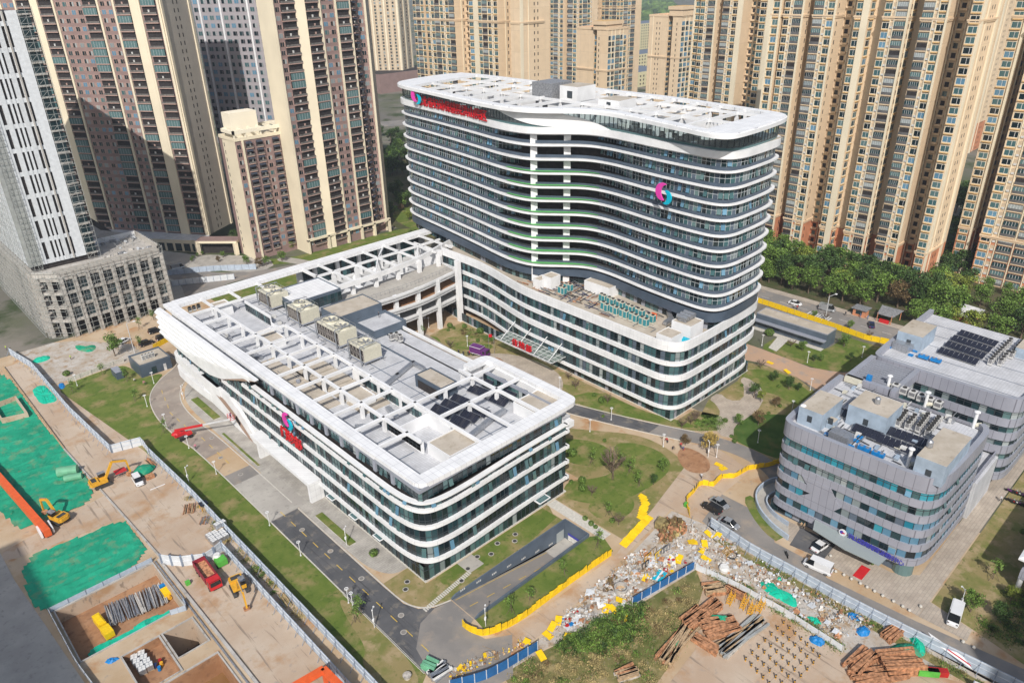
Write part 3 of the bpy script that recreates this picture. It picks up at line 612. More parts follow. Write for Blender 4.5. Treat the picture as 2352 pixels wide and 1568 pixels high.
mb.build('roof_frame',br)
mb=MB(); mb.box(104,192,12.2,146,213,12.6,'white','dim_white'); mb.box(104,213,0,156,213.5,20.8,'white'); mb.box(104.0,188,12.6,104.5,213,17,'white'); mb.box(146,192,12.6,146.4,206,20.7,'white'); mb.box(112,194,12.6,118,198,15,'white'); mb.build('court_deck',br)
g,fr=glaze([(106,212.8),(153,212.8)],0,13.4,19.6,1.6,opat,False,mid=.5,rng=rg)
g.v=[(x,212.9,z) for x,y,z in g.v]; fr.build('mullions',br); g.build('glazing',br)
mb=MB()
for (ya,yb,z) in ((180.2,183.5,17.1),):
    P=resample([(105,181.5),(128,181.4),(145.5,184.2)],1.6)
    for a,b in zip(P,P[1:]): mb.bar((a[0],a[1],18.0),(b[0],b[1],18.0),.07,.07,'steel'); mb.bar((a[0],a[1],16.8),(a[0],a[1],18),.06,.06,'steel')
mb.build('handrail',br)
for i,(x,y) in enumerate(((112,203),(116,196),(121,204),(125,196),(130,203),(134,197),(139,203),(123,208),(131,208))):
    mb=MB(); mb.lathe((x,y,12.6),[(1.4,0),(1.5,.9),(1.1,1.8),(.4,2.2)],'white',12); mb.build('skylight_dome',br)
for x,y in ((120,194.5),(128,194.8),(136,196)):
    mb=MB(); mb.box(x,y,12.6,x+2.4,y+1.6,13.2,'white','lawn'); mb.build('planter',br)
# ================================================================ RESIDENTIAL TOWERS
def u_win(mb,w,h,sill,frame,rng,open_=True):
    g=rng.choices(['glass_dark','glass_teal','glass_curtain','glass_blue'],[6,2.6,1.1,1.2])[0]
    mb.face([(-w/2-.12,-.05,-.12),(w/2+.12,-.05,-.12),(w/2+.12,-.05,h+.12),(-w/2-.12,-.05,h+.12)],frame)
    mb.face([(-w/2,-.09,0),(w/2,-.09,0),(w/2,-.09,h),(-w/2,-.09,h)],g)
    x=rng.choice([.05,.12,.2])*w; mb.face([(x-.05,-.11,0),(x+.05,-.11,0),(x+.05,-.11,h),(x-.05,-.11,h)],'white_pl' if sill else frame)
    if g=='glass_dark' and rng.random()<.5: mb.face([(x+.05,-.10,0),(w/2,-.10,0),(w/2,-.10,h),(x+.05,-.10,h)],'glass_curtain')
    if sill: mb.box(-w/2-.12,-.42,-.62,w/2+.12,-.02,-.28,'orange_sill','cream')
def u_bal(mb,w,h,front,slab,rng,closed=.4):
    enc=rng.random()<closed; g=rng.choices(['glass_dark','glass_teal','glass_curtain'],[5,3,2.5])[0] if enc else 'dark_recess'; d=.32 if slab=='beige_wall' else .75
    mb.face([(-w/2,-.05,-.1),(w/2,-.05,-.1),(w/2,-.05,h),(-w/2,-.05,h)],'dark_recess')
    mb.box(-w/2,-d,-.42,w/2,-.02,-.05,'pink_brown' if slab!='beige_wall' else 'beige_wall')
    if enc:
        mb.face([(-w/2,-d+.02,.8 if slab=='beige_wall' else -.05),(w/2,-d+.02,.8 if slab=='beige_wall' else -.05),(w/2,-d+.02,h),(-w/2,-d+.02,h)],g)
        for t in (-.3,-.1,.1,.3): mb.face([(w*t-.04,-d,0),(w*t+.04,-d,0),(w*t+.04,-d,h),(w*t-.04,-d,h)],'white_pl' if slab=='beige_wall' else 'frame_light')
    if slab=='beige_wall' or not enc: mb.box(-w/2,-d-.03,-.05,w/2,-d+.02,.85 if slab=='beige_wall' else .6,front)
    if not enc and rng.random()<.6: x=rng.uniform(-.3,.2)*w; mb.box(x,-.5,.6,x+.5,-.2,rng.uniform(1.1,1.8),rng.choice(['ac_white','paper','cloth_blue','pink_brown']))
UNITS={}
def unit(kind,var):
    k=(kind,var)
    if k in UNITS: return UNITS[k]
    rng=random.Random(hash(kind)%1000*0+sum(map(ord,kind))*31+var); mb=MB()
    if kind=='w': u_win(mb,2.1,1.75,True,'cream_light',rng)
    elif kind=='W': u_win(mb,2.5,2.2,False,'cream_light',rng)
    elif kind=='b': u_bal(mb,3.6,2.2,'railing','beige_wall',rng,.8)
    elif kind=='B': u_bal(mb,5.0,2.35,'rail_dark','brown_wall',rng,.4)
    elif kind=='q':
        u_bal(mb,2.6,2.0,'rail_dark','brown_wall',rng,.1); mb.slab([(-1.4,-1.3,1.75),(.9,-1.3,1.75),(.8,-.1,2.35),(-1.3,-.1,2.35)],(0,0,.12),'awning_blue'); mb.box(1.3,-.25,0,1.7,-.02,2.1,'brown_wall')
    elif kind=='n': u_win(mb,1.35,1.6,False,'pink_brown',rng); mb.box(.95,-.06,0,1.2,-.02,1.6,'pink_brown'); mb.box(-1.2,-.06,0,-.95,-.02,1.6,'pink_brown')
    elif kind=='g':
        u_win(mb,1.7,1.75,False,'lilac_wall',rng)
    elif kind=='a':
        mb.face([(-.5,-.04,0),(.5,-.04,0),(.5,-.04,2),(-.5,-.04,2)],'tan_wall'); mb.box(-.4,-.3,.1,.35,-.05,.7,'ac_white')
    elif kind=='c':
        mb.face([(-.7,-.04,0),(.4,-.04,0),(.4,-.04,1.9),(-.7,-.04,1.9)],rng.choice(['dark_recess','glass_teal','glass_dark'])); mb.box(-.9,-.8,-.35,.9,-.03,.3,'beige_wall')
    elif kind=='s':
        for x in (-.9,.9): mb.face([(x-.22,-.04,.2),(x+.22,-.04,.2),(x+.22,-.04,1.5),(x-.22,-.04,1.5)],'dark_recess')
    elif kind=='l':
        mb.face([(-.22,-.05,0),(.22,-.05,0),(.22,-.05,1.5),(-.22,-.05,1.5)],'dark_recess')
    elif kind=='t': u_win(mb,1.5,1.9,False,'tan_wall',rng)
    UNITS[k]=(mb,mb.data({'b':'balcony','B':'balcony','q':'balcony','c':'balcony'}.get(kind,'window'))); return UNITS[k]
PN={'b':'balcony','B':'balcony','q':'balcony','c':'balcony'}
CW={'w':2.7,'W':3,'b':4,'B':5.2,'q':4,'n':2.4,'g':2.75,'a':1.3,'c':2,'s':4,'l':1,'t':2.4,'.':1.5,'f':.7,'F':2.7,'-':.25}
def tower(name,label,cat,secs,back,z0,ztop,h=3.0,wall='beige',low=None,zl=0,fin='cream',finw=.3,ledges=(),parts=100,group=None,roofm='roof_concrete',seed=1,kinds_stuff=False,open_base=0):
    """secs: [(p0,p1,cells)] along the front outline, outside on the right; back: closing points"""
    rng=random.Random(seed); root=empty(name,(secs[0][0][0],secs[0][0][1],0),label,cat,group)
    wb=MB(); cand=[]
    outline=[]
    for p0,p1,cells,*o in secs:
        wm=o[0] if o else wall
        for q in (p0,p1):
            if not outline or math.dist(outline[-1],q)>.05: outline.append(q)
    pts=outline+list(back)
    for i in range(len(pts)):
        a=pts[i];b=pts[(i+1)%len(pts)]
        wm=wall
        for p0,p1,cells,*o in secs:
            if math.dist(a,p0)<.06 and math.dist(b,p1)<.06 and o: wm=o[0]
        if low and zl>z0:
            wb.face([(a[0],a[1],z0),(b[0],b[1],z0),(b[0],b[1],zl),(a[0],a[1],zl)],low); wb.face([(a[0],a[1],zl),(b[0],b[1],zl),(b[0],b[1],ztop),(a[0],a[1],ztop)],wm)
        else: wb.face([(a[0],a[1],z0),(b[0],b[1],z0),(b[0],b[1],ztop),(a[0],a[1],ztop)],wm)
    wb.face([(p[0],p[1],ztop) for p in pts],roofm)
    wb.build('wall',root)
    lb=MB()
    for z in ledges: ribbon(lb,outline,-.55,.1,z,z+.55,'cream_light' if wall!='beige' else 'beige_wall'); ribbon(lb,outline,-.35,.1,z-.5,z,'beige_wall')
    ribbon(lb,pts,-.3,.4,ztop-.2,ztop+1.0,fin if wall!='beige' else 'beige_wall',True); lb.build('cornice',root)
    fb=MB(); ns=int((ztop-max(z0,open_base)-1)//h)
    for p0,p1,cells,*o in secs:
        if not cells: continue
        L=math.dist(p0,p1); tot=sum(CW[c] for c in cells); k=L/tot; du=((p1[0]-p0[0])/L,(p1[1]-p0[1])/L); dn=(-du[1],du[0]) # inward
        s=0
        fm=fin
        for ci,c in enumerate(cells):
            wdt=CW[c]*k; c0=s; s+=wdt
            if c in 'fF':
                a=(p0[0]+du[0]*(c0+.02),p0[1]+du[1]*(c0+.02)); b=(p0[0]+du[0]*(s-.02),p0[1]+du[1]*(s-.02))
                fb.prism([(a[0],a[1]),(b[0],b[1]),(b[0]-dn[0]*.5,b[1]-dn[1]*.5),(a[0]-dn[0]*.5,a[1]-dn[1]*.5)],z0,ztop,fm); continue
            if finw and ci and cells[ci-1] not in 'fF-' and c not in '-.' :
                a=(p0[0]+du[0]*(c0-finw/2),p0[1]+du[1]*(c0-finw/2)); b=(a[0]+du[0]*finw,a[1]+du[1]*finw)
                fb.prism([(a[0],a[1]),(b[0],b[1]),(b[0]-dn[0]*.3,b[1]-dn[1]*.3),(a[0]-dn[0]*.3,a[1]-dn[1]*.3)],z0,ztop,fm)
            if c in '.-': continue
            m=c0+wdt/2; x=p0[0]+du[0]*m; y=p0[1]+du[1]*m; sx=min(1.25,wdt/CW[c])
            for j in range(ns):
                z=max(z0,open_base)+.75+j*h
                cand.append((c,x,y,z,du,dn,sx))
    if fb.f: fb.build('fin',root)
    # units in the photo's field, nearest first
    def proj(x,y,z):
        q=MM@np.array([x,y,z-HC]); return CX+FP*q[0]/q[2],CY+FP*q[1]/q[2],q[2]
    vis=[]
    for c in cand:
        u,v,dd=proj(*c[1:4])
        if -60<u<2420 and -60<v<1640: vis.append((dd,c))
    vis.sort(key=lambda t:t[0]); cnt={}; stuff={}
    for dd,(c,x,y,z,du,dn,sx) in vis:
        nm=PN.get(c,'window'); cnt[nm]=cnt.get(nm,0)+1; var=rng.randrange(7); mb,me=unit(c,var)
        if cnt[nm]<=parts:
            o=bpy.data.objects.new(nm,me); COL.objects.link(o); o.parent=root; o.matrix_parent_inverse=Matrix()
            o.matrix_basis=Matrix(((du[0]*sx,dn[0],0,x-root.location[0]),(du[1]*sx,dn[1],0,y-root.location[1]),(0,0,1,z),(0,0,0,1)))
        else:
            st=stuff.setdefault(nm,MB()); k=len(st.v)
            st.v.extend([(x+du[0]*a*sx+dn[0]*b,y+du[1]*a*sx+dn[1]*b,z+d) for a,b,d in mb.v])
            for f,i in zip(mb.f,mb.mi): st.f.append(tuple(q+k for q in f)); st.mi.append(st.m(mb.ms[i]))
    for nm,st in stuff.items():
        o=st.build(nm,root,kind='stuff' if parts else None)
    return root
T='apartment towers'
# big beige block behind the tree belt
K=[((278.3,153),(278.3,149),'fwf'),((278.3,149),(284,149),''),((284,149),(284,148),''),((284,148),(278.5,148),''),((278.5,148),(278.5,140.3),'wabf'),((278.5,140.3),(285,140.3),'l'),((285,140.3),(285,136.8),'c'),((285,136.8),(278.8,136.8),''),
 ((278.8,136.8),(278.8,128.5),'bawf'),((278.8,128.5),(286,128.5),'l.'),((286,128.5),(286,121.4),'cw'),((286,121.4),(278.3,121.4),''),((278.3,121.4),(278.3,116.8),'wF'),((278.3,116.8),(283,116.8),'w'),((283,116.8),(283,112),'.'),((283,112),(278.5,112),''),
 ((278.5,112),(278.5,103.6),'wabf'),((278.5,103.6),(284,103.6),'lw'),((284,103.6),(284,98.8),'.'),((284,98.8),(275.8,98.8),''),((275.8,98.8),(275.8,90.8),'bawf'),((275.8,90.8),(284,90.8),'..l'),((284,90.8),(284,83.6),'cw'),((284,83.6),(272.4,83.6),''),
 ((272.4,83.6),(272.4,80.4),'w'),((272.4,80.4),(288,80.4),'f.sf')]
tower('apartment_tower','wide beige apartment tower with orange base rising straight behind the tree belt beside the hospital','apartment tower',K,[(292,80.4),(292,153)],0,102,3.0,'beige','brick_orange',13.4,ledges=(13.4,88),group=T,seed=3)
J=[((337,226),(337,222.5),'fw'),((337,222.5),(342,222.5),''),((342,222.5),(342,221.3),''),((342,221.3),(335,221.3),''),((335,221.3),(335,212.4),'wabf'),((335,212.4),(341,212.4),'l'),((341,212.4),(341,209.1),'.'),((341,209.1),(335,209.1),''),((335,209.1),(335,198.4),'bawF'),
 ((335,198.4),(343,198.4),'..'),((343,198.4),(343,190.5),'cwc'),((343,190.5),(336,190.5),''),((336,190.5),(336,183),'wF'),((336,183),(352,183),'f.s')]
tower('apartment_tower','beige apartment tower left of the widest one, its right recess deep in shadow','apartment tower',J,[(352,183),(352,226)],0,106,3.0,'beige','brick_orange',13,ledges=(13,92),group=T,seed=4)
Fs=[((250,336),(250,327),'wbw'),((250,327),(253,327),''),((253,327),(253,325.5),''),((253,325.5),(250,325.5),''),((250,325.5),(250,303),'wawbwawb'),((250,303),(257,303),'.l'),((257,303),(257,294),'cw'),((257,294),(251,294),''),((251,294),(251,285.8),'wF'),
 ((251,285.8),(250,285.8),''),((250,285.8),(250,272.5),'wbwaw'),((250,272.5),(258,272.5),'.l'),((258,272.5),(258,263),'cwf'),((258,263),(249,263),''),((249,263),(249,257),'.'),((249,257),(264,257),'f.s')]
tower('apartment_tower','beige apartment tower straight behind the hospital roof sign, with a blank windowless end','apartment tower',Fs,[(268,257),(268,336)],0,104,3.0,'beige','brick_orange',13,ledges=(84,),group=T,seed=5)
Gs=[((400,398),(400,385),'wbw'),((400,385),(406,385),''),((406,385),(406,383),''),((406,383),(400,383),''),((400,383),(400,371),'wbaw'),((400,371),(408,371),'l'),((408,371),(408,368),'c'),((408,368),(401,368),''),((401,368),(401,358),'bwa'),((401,358),(414,358),'wbwa')]
tower('apartment_tower','distant beige apartment tower with orange lower floors seen over the hospital rooftop plant','apartment tower',Gs,[(420,358),(420,398)],0,112,3.0,'beige','brick_orange',26,ledges=(26,),parts=60,group=T,seed=6)
G2=[((440,398),(440,378),'wbwbw'),((440,378),(447,378),'l'),((447,378),(447,372),'c'),((447,372),(441,372),''),((441,372),(441,356),'wbwbw'),((441,356),(458,356),'wbwb')]
tower('apartment_tower','farthest pale apartment tower just left of the distant yellow blocks','apartment tower',G2,[(465,356),(465,398)],0,112,3.0,'beige',ledges=(40,80),parts=0,group=T,seed=7)
Hs=[((340,304.8),(340,292),''),((340,292),(344,292),'w'),((344,292),(344,288.5),'c'),((344,288.5),(338.3,288.5),''),((338.3,288.5),(338.3,280.5),'l.'),((338.3,280.5),(354,280.5),'WWbWw')]
tw=tower('apartment_block','shorter beige apartment block with stepped flat roof left of the yellow blocks','apartment block',Hs,[(356,280.5),(356,304.8)],0,75,3.0,'beige',ledges=(54,),parts=80,group='shorter apartment blocks',seed=8,roofm='brick_orange')
mb=MB(); mb.box(338.0,282,75,352,291,79,'beige_wall','cream'); mb.box(337.3,281.4,77.5,352.7,291.6,79.4,'beige_wall','orange_sill'); mb.build('penthouse',tw)
Is=[((414,310.2),(414,296),'.s.'),((414,296),(419,296),'w'),((419,296),(419,292.5),'c'),((419,292.5),(414,292.5),''),((414,292.5),(414,286),'l'),((414,286),(426,286),'WWw')]
tw=tower('apartment_block','shorter beige apartment block with paired slit windows right of the yellow blocks','apartment block',Is,[(432,286),(432,310.2)],0,77.5,3.0,'beige',ledges=(54,),parts=80,group='shorter apartment blocks',seed=9,roofm='brick_orange')
mb=MB(); mb.box(413.4,285.4,78,428,295,83,'beige_wall','cream'); mb.box(412.8,284.8,81.5,428.6,295.6,83.4,'beige_wall','orange_sill'); mb.build('penthouse',tw)
Ms=[((299,79.4),(299,74.4),'wf'),((299,74.4),(306,74.4),'.n'),((306,74.4),(306,70.6),'n'),((306,70.6),(294,70.6),''),((294,70.6),(294,38),'wabbawwab'),((294,38),(310,38),'')]
tower('apartment_tower','beige apartment tower at the right border with glazed balconies and orange base','apartment tower',Ms,[(315,38),(315,79.4)],0,104,3.0,'beige','brick_orange',17.4,ledges=(17.4,88),group=T,seed=10)
Ls=[((512,172),(512,160),'wbw'),((512,160),(520,160),''),((520,160),(520,154),'c'),((520,154),(512,154),''),((512,154),(512,141),'wbaw'),((512,141),(530,141),'f.s')]
tower('apartment_tower','far apartment tower glimpsed through the gap between the two right-hand towers','apartment tower',Ls,[(535,141),(535,172)],0,130,3.0,'beige','brick_orange',17,parts=0,group=T,seed=11)
Js=[((520,290),(520,262),'wbwbwbw'),((520,262),(535,262),'s')]
tower('apartment_tower','far apartment tower partly hidden behind the block with slit windows','apartment tower',Js,[(540,262),(540,290)],0,130,3.0,'beige',parts=0,group=T,seed=12)
# tan ribbed tower far left of the hospital
Ts=[((432,690),(465,650),'fttfttfttfttf'),((465,650),(488,662),'ftftf')]
tower('office_tower','distant tan tower with thin vertical ribs half in shadow left of the hospital sign','office tower',Ts,[(470,690),(445,705)],18,125,3.0,'tan_wall',fin='cream',parts=0,seed=13)
mb=MB(); mb.box(430,640,0,500,700,18,'brown_wall','dark_recess'); tag(mb.build('shop_podium'),'low dark red podium at the foot of the distant ribbed tower','podium')
# brown towers on the left
dx,dy=.545,-.838; P1=(117.4,317.8); P0=(P1[0]-82*dx,P1[1]-82*dy)
def al(s): return (P0[0]+dx*s,P0[1]+dy*s)
LB=[(P0,al(72.5),'B.fnnfBFBfnn-nnBfnnfBF'),(al(72.5),P1,'fBf'),(P1,(P1[0]+15.6,P1[1]+10),'f..l-l..f','grey_stone')]
tower('apartment_tower','tall brown apartment tower with a blank grey end wall and a big curved shadow','apartment tower',LB,[(P1[0]+15.6-12,P1[1]+10+19),(P0[0]+22,P0[1]+12)],5,112,3.0,'brown_wall',fin='cream',finw=0,group='brown towers',seed=20,open_base=5.5)
LRs=[((142.1,288.5),(142.1,277),'',"cream"),((142.1,277),(145.5,277),'fn'),((145.5,277),(151.7,277.5),'B'),((151.7,277.5),(155.4,276.3),'F'),((155.4,276.3),(161.3,277),'B'),((161.3,277),(168.4,277),'fnn'),((168.4,277),(175.4,277),'fBf'),((175.4,277),(180,280),'q'),((180,280),(184,279),'nf'),((184,279),(191,287),'','grey_stone')]
tower('apartment_tower','tall brown apartment tower with cream fins standing beside the hospital tower','apartment tower',LRs,[(191,298),(152,298)],0,108,3.0,'brown_wall',fin='cream',finw=0,group='brown towers',seed=21,open_base=2.5)
LSs=[((123,297.4),(123,286),'l..','cream'),((123,286),(145.4,286),'nfqqnqfn')]
tw=tower('apartment_block','shorter brown and cream apartment block with blue balcony awnings between the tall brown towers','apartment block',LSs,[(145.4,300),(123,300)],0,48.5,3.0,'brown_wall',fin='cream',finw=0,seed=22,open_base=2.5,roofm='cream')
mb=MB()
for x in (123,127,131,135,139,143): mb.box(x,286.2,51.3,x+.6,296,52.2,'cream_light')
mb.box(122.6,285.6,51,145.8,286.4,52.3,'cream_light'); mb.box(122.6,296,51,145.8,296.6,52.3,'cream_light'); mb.box(122.6,285.6,51,123.4,296.6,52.3,'cream_light'); mb.box(145,285.6,51,145.8,296.6,52.3,'cream_light')
for x in (123,127.5,134,140,145): mb.box(x,286,48.5,x+.5,286.5,51,'cream_light')
mb.box(124.8,291,48.5,136,298,58,'cream_light'); mb.build('roof_frame',tw)
# base frame of brown towers
mb=MB()
for x in (142.1,151.7,161.5,168.4,175,183): mb.box(x,275.8,0,x+.9,276.9,6,'cream')
mb.box(142.1,275.8,5.4,184,276.9,6.3,'cream'); tag(mb.build('colonnade'),'cream colonnade frame along the foot of the brown tower beside the hospital','colonnade')
# lilac tower between
A=(152,372);B=(179,325)
LWs=[(A,B,'gfgggfggggfggggfggg','lilac_wall')]
tower('apartment_tower','pale grey tower with a grid of square windows between the two tall brown towers','apartment tower',LWs,[(B[0]+18,B[1]+10),(A[0]+18,A[1]+10)],0,118,3.35,'lilac_wall',fin='white',finw=0,seed=23,open_base=0)
# ================================================================ WHITE TOWER UNDER CONSTRUCTION
ct=empty('construction_tower',(45,268,0),'unfinished white panelled tower wrapped in scaffolding','building under construction')
mb=MB(); zt=98
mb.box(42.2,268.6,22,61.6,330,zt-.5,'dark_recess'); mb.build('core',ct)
mb=MB(); rg=random.Random(8)
y=268.0
cols=[(45.4,46.6),(47.6,49.0),(49.7,50.3),(50.9,51.5),(52.1,53.4),(54.2,54.8),(55.4,58.3)]
for x0,x1 in cols: mb.box(x0,y,24,x1,y+.5,zt,'hoard_white')
for x0,x1 in ((46.6,47.6),(49.0,49.7),(50.3,50.9),(51.5,52.1),(53.4,54.2),(54.8,55.4)):
    for z in range(24,98,7): mb.box(x0,y+.1,z,x1,y+.4,z+1.3,'hoard_white')
mb.box(54.3,y-.3,24,54.7,y,zt,'raw_concrete')
mb.build('panel_facade',ct)
mb=MB()
for yy in range(270,330,4):
    mb.box(41.4,yy,24,42.0,yy+2.6,zt,'hoard_white')
for z in range(24,98,7): mb.box(41.5,268.2,z,41.95,330,z+1.2,'hoard_white')
mb.box(41.3,268.0,24,45.4,269,zt,'scaffold'); mb.build('panel_facade',ct)
def scaff(mb,a,b,z0,z1,off,sx=2.0,sz=1.9,t=.09,m='scaffold'):
    L=math.dist(a,b); n=max(1,int(L/sx)); d=((b[0]-a[0])/L,(b[1]-a[1])/L); nn=(d[1]*off,-d[0]*off)
    for i in range(n+1):
        x=a[0]+d[0]*L*i/n;y=a[1]+d[1]*L*i/n
        mb.bar((x+nn[0],y+nn[1],z0),(x+nn[0],y+nn[1],z1),t,t,m)
        if i%2==0 and i<n:
            x2=x+d[0]*L/n;y2=y+d[1]*L/n
            for z in np.arange(z0,z1-sz,sz*2): mb.bar((x+nn[0],y+nn[1],z),(x2+nn[0],y2+nn[1],z+sz),t*.7,t*.7,m)
    for z in np.arange(z0,z1,sz):
        mb.bar((a[0]+nn[0],a[1]+nn[1],z),(b[0]+nn[0],b[1]+nn[1],z),t,t,m)
        for i in range(0,n+1,2):
            x=a[0]+d[0]*L*i/n;y=a[1]+d[1]*L*i/n; mb.bar((x,y,z),(x+nn[0],y+nn[1],z),t*.7,t*.7,m)
mb=MB(); mb.box(58.4,268.4,24,61.5,268.6,zt,'glass_dark')
for z in np.arange(24,98,3.3): mb.box(58.4,267.9,z,61.9,268.5,z+.5,'raw_concrete')
scaff(mb,(58.4,268),(62.2,268),23,99,1.0,1.3,1.7,.1); scaff(mb,(44.8,268),(41.4,268),23,98,-1.0,1.1,1.8,.1); scaff(mb,(41.5,330),(41.5,268),23,98,1.2,3,1.9,.1)
mb.build('scaffolding',ct)
# podium
cp=empty('construction_podium',(40,261,0),'raw concrete podium with scaffold at the foot of the unfinished tower','building under construction')
mb=MB(); PX0,PX1,PY0,PY1=40.5,79,261.5,330
mb.prism([(41.2,267.5),(47,261.6),(79,261.6),(79,285),(72,300),(72,330),(41.2,330)],20.6,22.2,'raw_concrete')
for z in (5,9.8,14.6,19.3): mb.prism([(41.2,267.5),(47,261.6),(79,261.6),(79,285),(72,300),(72,330),(41.2,330)],z,z+.9,'raw_concrete')
mb.build('slab',cp)
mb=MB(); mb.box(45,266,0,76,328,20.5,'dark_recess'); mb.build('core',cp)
mb=MB()
for i in range(9):
    x=47+i*3.95; mb.box(x,261.0,0,x+1.1,262.2,20.6,'raw_concrete')
for i in range(15):
    yy=268+i*4.2; mb.box(40.6,yy,0,41.8,yy+1.1,20.6,'raw_concrete')
mb.box(41,266,0,42.2,267.2,20.6,'raw_concrete'); mb.box(44,263.6,0,45.2,264.8,20.6,'raw_concrete')
mb.build('column',cp)
fr=MB(); g=MB()
for i in range(8):
    for z in (5.9,10.7,15.5):
        x=48.1+i*3.95; g.face([(x,262.3,z),(x+2.85,262.3,z),(x+2.85,262.3,z+3.7),(x,262.3,z+3.7)],'glass_dark')
        for t in (.33,.66): fr.box(x+2.85*t-.05,262.1,z,x+2.85*t+.05,262.25,z+3.7,'steel_dull'); fr.box(x,262.1,z+3.7*t-.05,x+2.85,262.25,z+3.7*t+.05,'steel_dull')
g.build('glazing',cp); fr.build('mullions',cp)
mb=MB(); scaff(mb,(46.5,261.5),(79.5,261.5),0,23.5,1.0,1.95,1.9,.09); scaff(mb,(41,267.5),(46.8,261.5),0,23.5,1.0,1.9,1.9,.09); scaff(mb,(41,330),(41,268),0,23.5,1.2,2.0,1.9,.09); scaff(mb,(79.3,261.5),(79.3,285),0,23.5,.8,2,1.9,.09)
mb.build('scaffolding',cp)
mb=MB(); mb.box(46,262,22.2,79,262.4,23.2,'raw_concrete'); mb.box(78.6,262,22.2,79,285,24,'raw_concrete'); mb.box(62,283,22.2,79,283.4,24,'white')
for k in range(46):
    x=rg.uniform(62,77);yy=rg.uniform(263,284) if k%2 else rg.uniform(262.6,266); mb.box(x,yy,22.2,x+rg.uniform(.4,1.8),yy+rg.uniform(.3,1.2),22.3+rg.uniform(.1,.9),rg.choice(['raw_concrete','steel_dull','hoard_white']),rz=rg.uniform(0,3))
for k in range(30):
    x=rg.uniform(64,78);yy=rg.uniform(270,284);a=rg.uniform(0,6.28); mb.bar((x,yy,22.3),(x+2*math.cos(a),yy+2*math.sin(a),22.3+rg.uniform(.5,2.4)),.07,.07,'scaffold')
mb.build('parapet',cp)
# ================================================================ GATEHOUSE, SHOPS
mb=MB(); s=MB()
Q0=(P0[0]-9,P0[1]-8);Q1=(114,309.5)
s.prism([Q0,Q1,(118,318),(P0[0]+6,P0[1]+4)],0,5.2,'cream','dim_white')
shop=tag(s.build('shop_row'),'long low row of shops with cream frames along the foot of the tall brown tower','shop row')
L=math.dist(Q0,Q1); d=((Q1[0]-Q0[0])/L,(Q1[1]-Q0[1])/L)
for i in range(20):
    for j in range(1):
        a=(Q0[0]+d[0]*(i*4+1.2),Q0[1]+d[1]*(i*4+1.2));b=(a[0]+d[0]*2.9,a[1]+d[1]*2.9); f=MB(); o=.06; nx,ny=d[1]*o,-d[0]*o
        f.face([(a[0]+nx,a[1]+ny,.2),(b[0]+nx,b[1]+ny,.2),(b[0]+nx,b[1]+ny,3.6),(a[0]+nx,a[1]+ny,3.6)],'glass_dark'); f.build('shop_window',shop)
gt=empty('gatehouse',(109,310,0),'cream gatehouse with dark brown roof over the entrance between the brown towers','gatehouse')
mb=MB(); mb.prism([(108.6,310.5),(120.8,297.5),(125.5,302),(113.3,315)],5.2,6.2,'cream','brown_wall'); mb.build('roof',gt)
for p in ((109.3,310.6),(120.6,298.6),(124.6,302.2),(113.2,314)):
    mb=MB(); mb.box(p[0]-.8,p[1]-.8,0,p[0]+.8,p[1]+.8,5.3,'cream'); mb.build('pillar',gt)
mb=MB(); mb.prism([(111.5,311.5),(121,301.5),(122.4,302.8),(113,313)],0,5,'dark_recess'); mb.build('passage',gt)
# yellow blocks and low roofs far behind
for i,(x0,y0,x1,y1,h,mt,lb) in enumerate(((840,700,980,740,34,'yellow_wall','long pale yellow block of several storeys far behind the hospital'),(700,560,800,590,16,'dark_recess','low far block with a cluttered dark roof below the yellow block'),(600,470,660,510,14,'yellow_wall','small yellow house with a dark pitched roof far behind the hospital'),(1000,880,1180,980,12,'glass_teal','green glazed market hall far beyond the yellow block'),(700,660,760,700,20,'yellow_wall','yellow far block behind the dark cluttered roof'))):
    t=MB(); t.box(x0,y0,0,x1,y1,h,mt if mt!='dark_recess' else 'yellow_wall','deck_dark' if i!=3 else 'glass_teal'); o=tag(t.build('yellow_block' if 'yellow' in lb else 'low_block'),lb,'building')
    wm=MB()
    for z in np.arange(2,h-2,3.6):
        for yy in np.arange(y0+2,y1-2,5): wm.face([(x0-.1,yy,z),(x0-.1,yy+1.8,z),(x0-.1,yy+1.8,z+1.7),(x0-.1,yy,z+1.7)],'dark_recess')
        for xx in np.arange(x0+2,x1-2,5): wm.face([(xx,y0-.1,z),(xx+1.8,y0-.1,z),(xx+1.8,y0-.1,z+1.7),(xx,y0-.1,z+1.7)],'dark_recess')
    wm.build('window',o,kind='stuff')
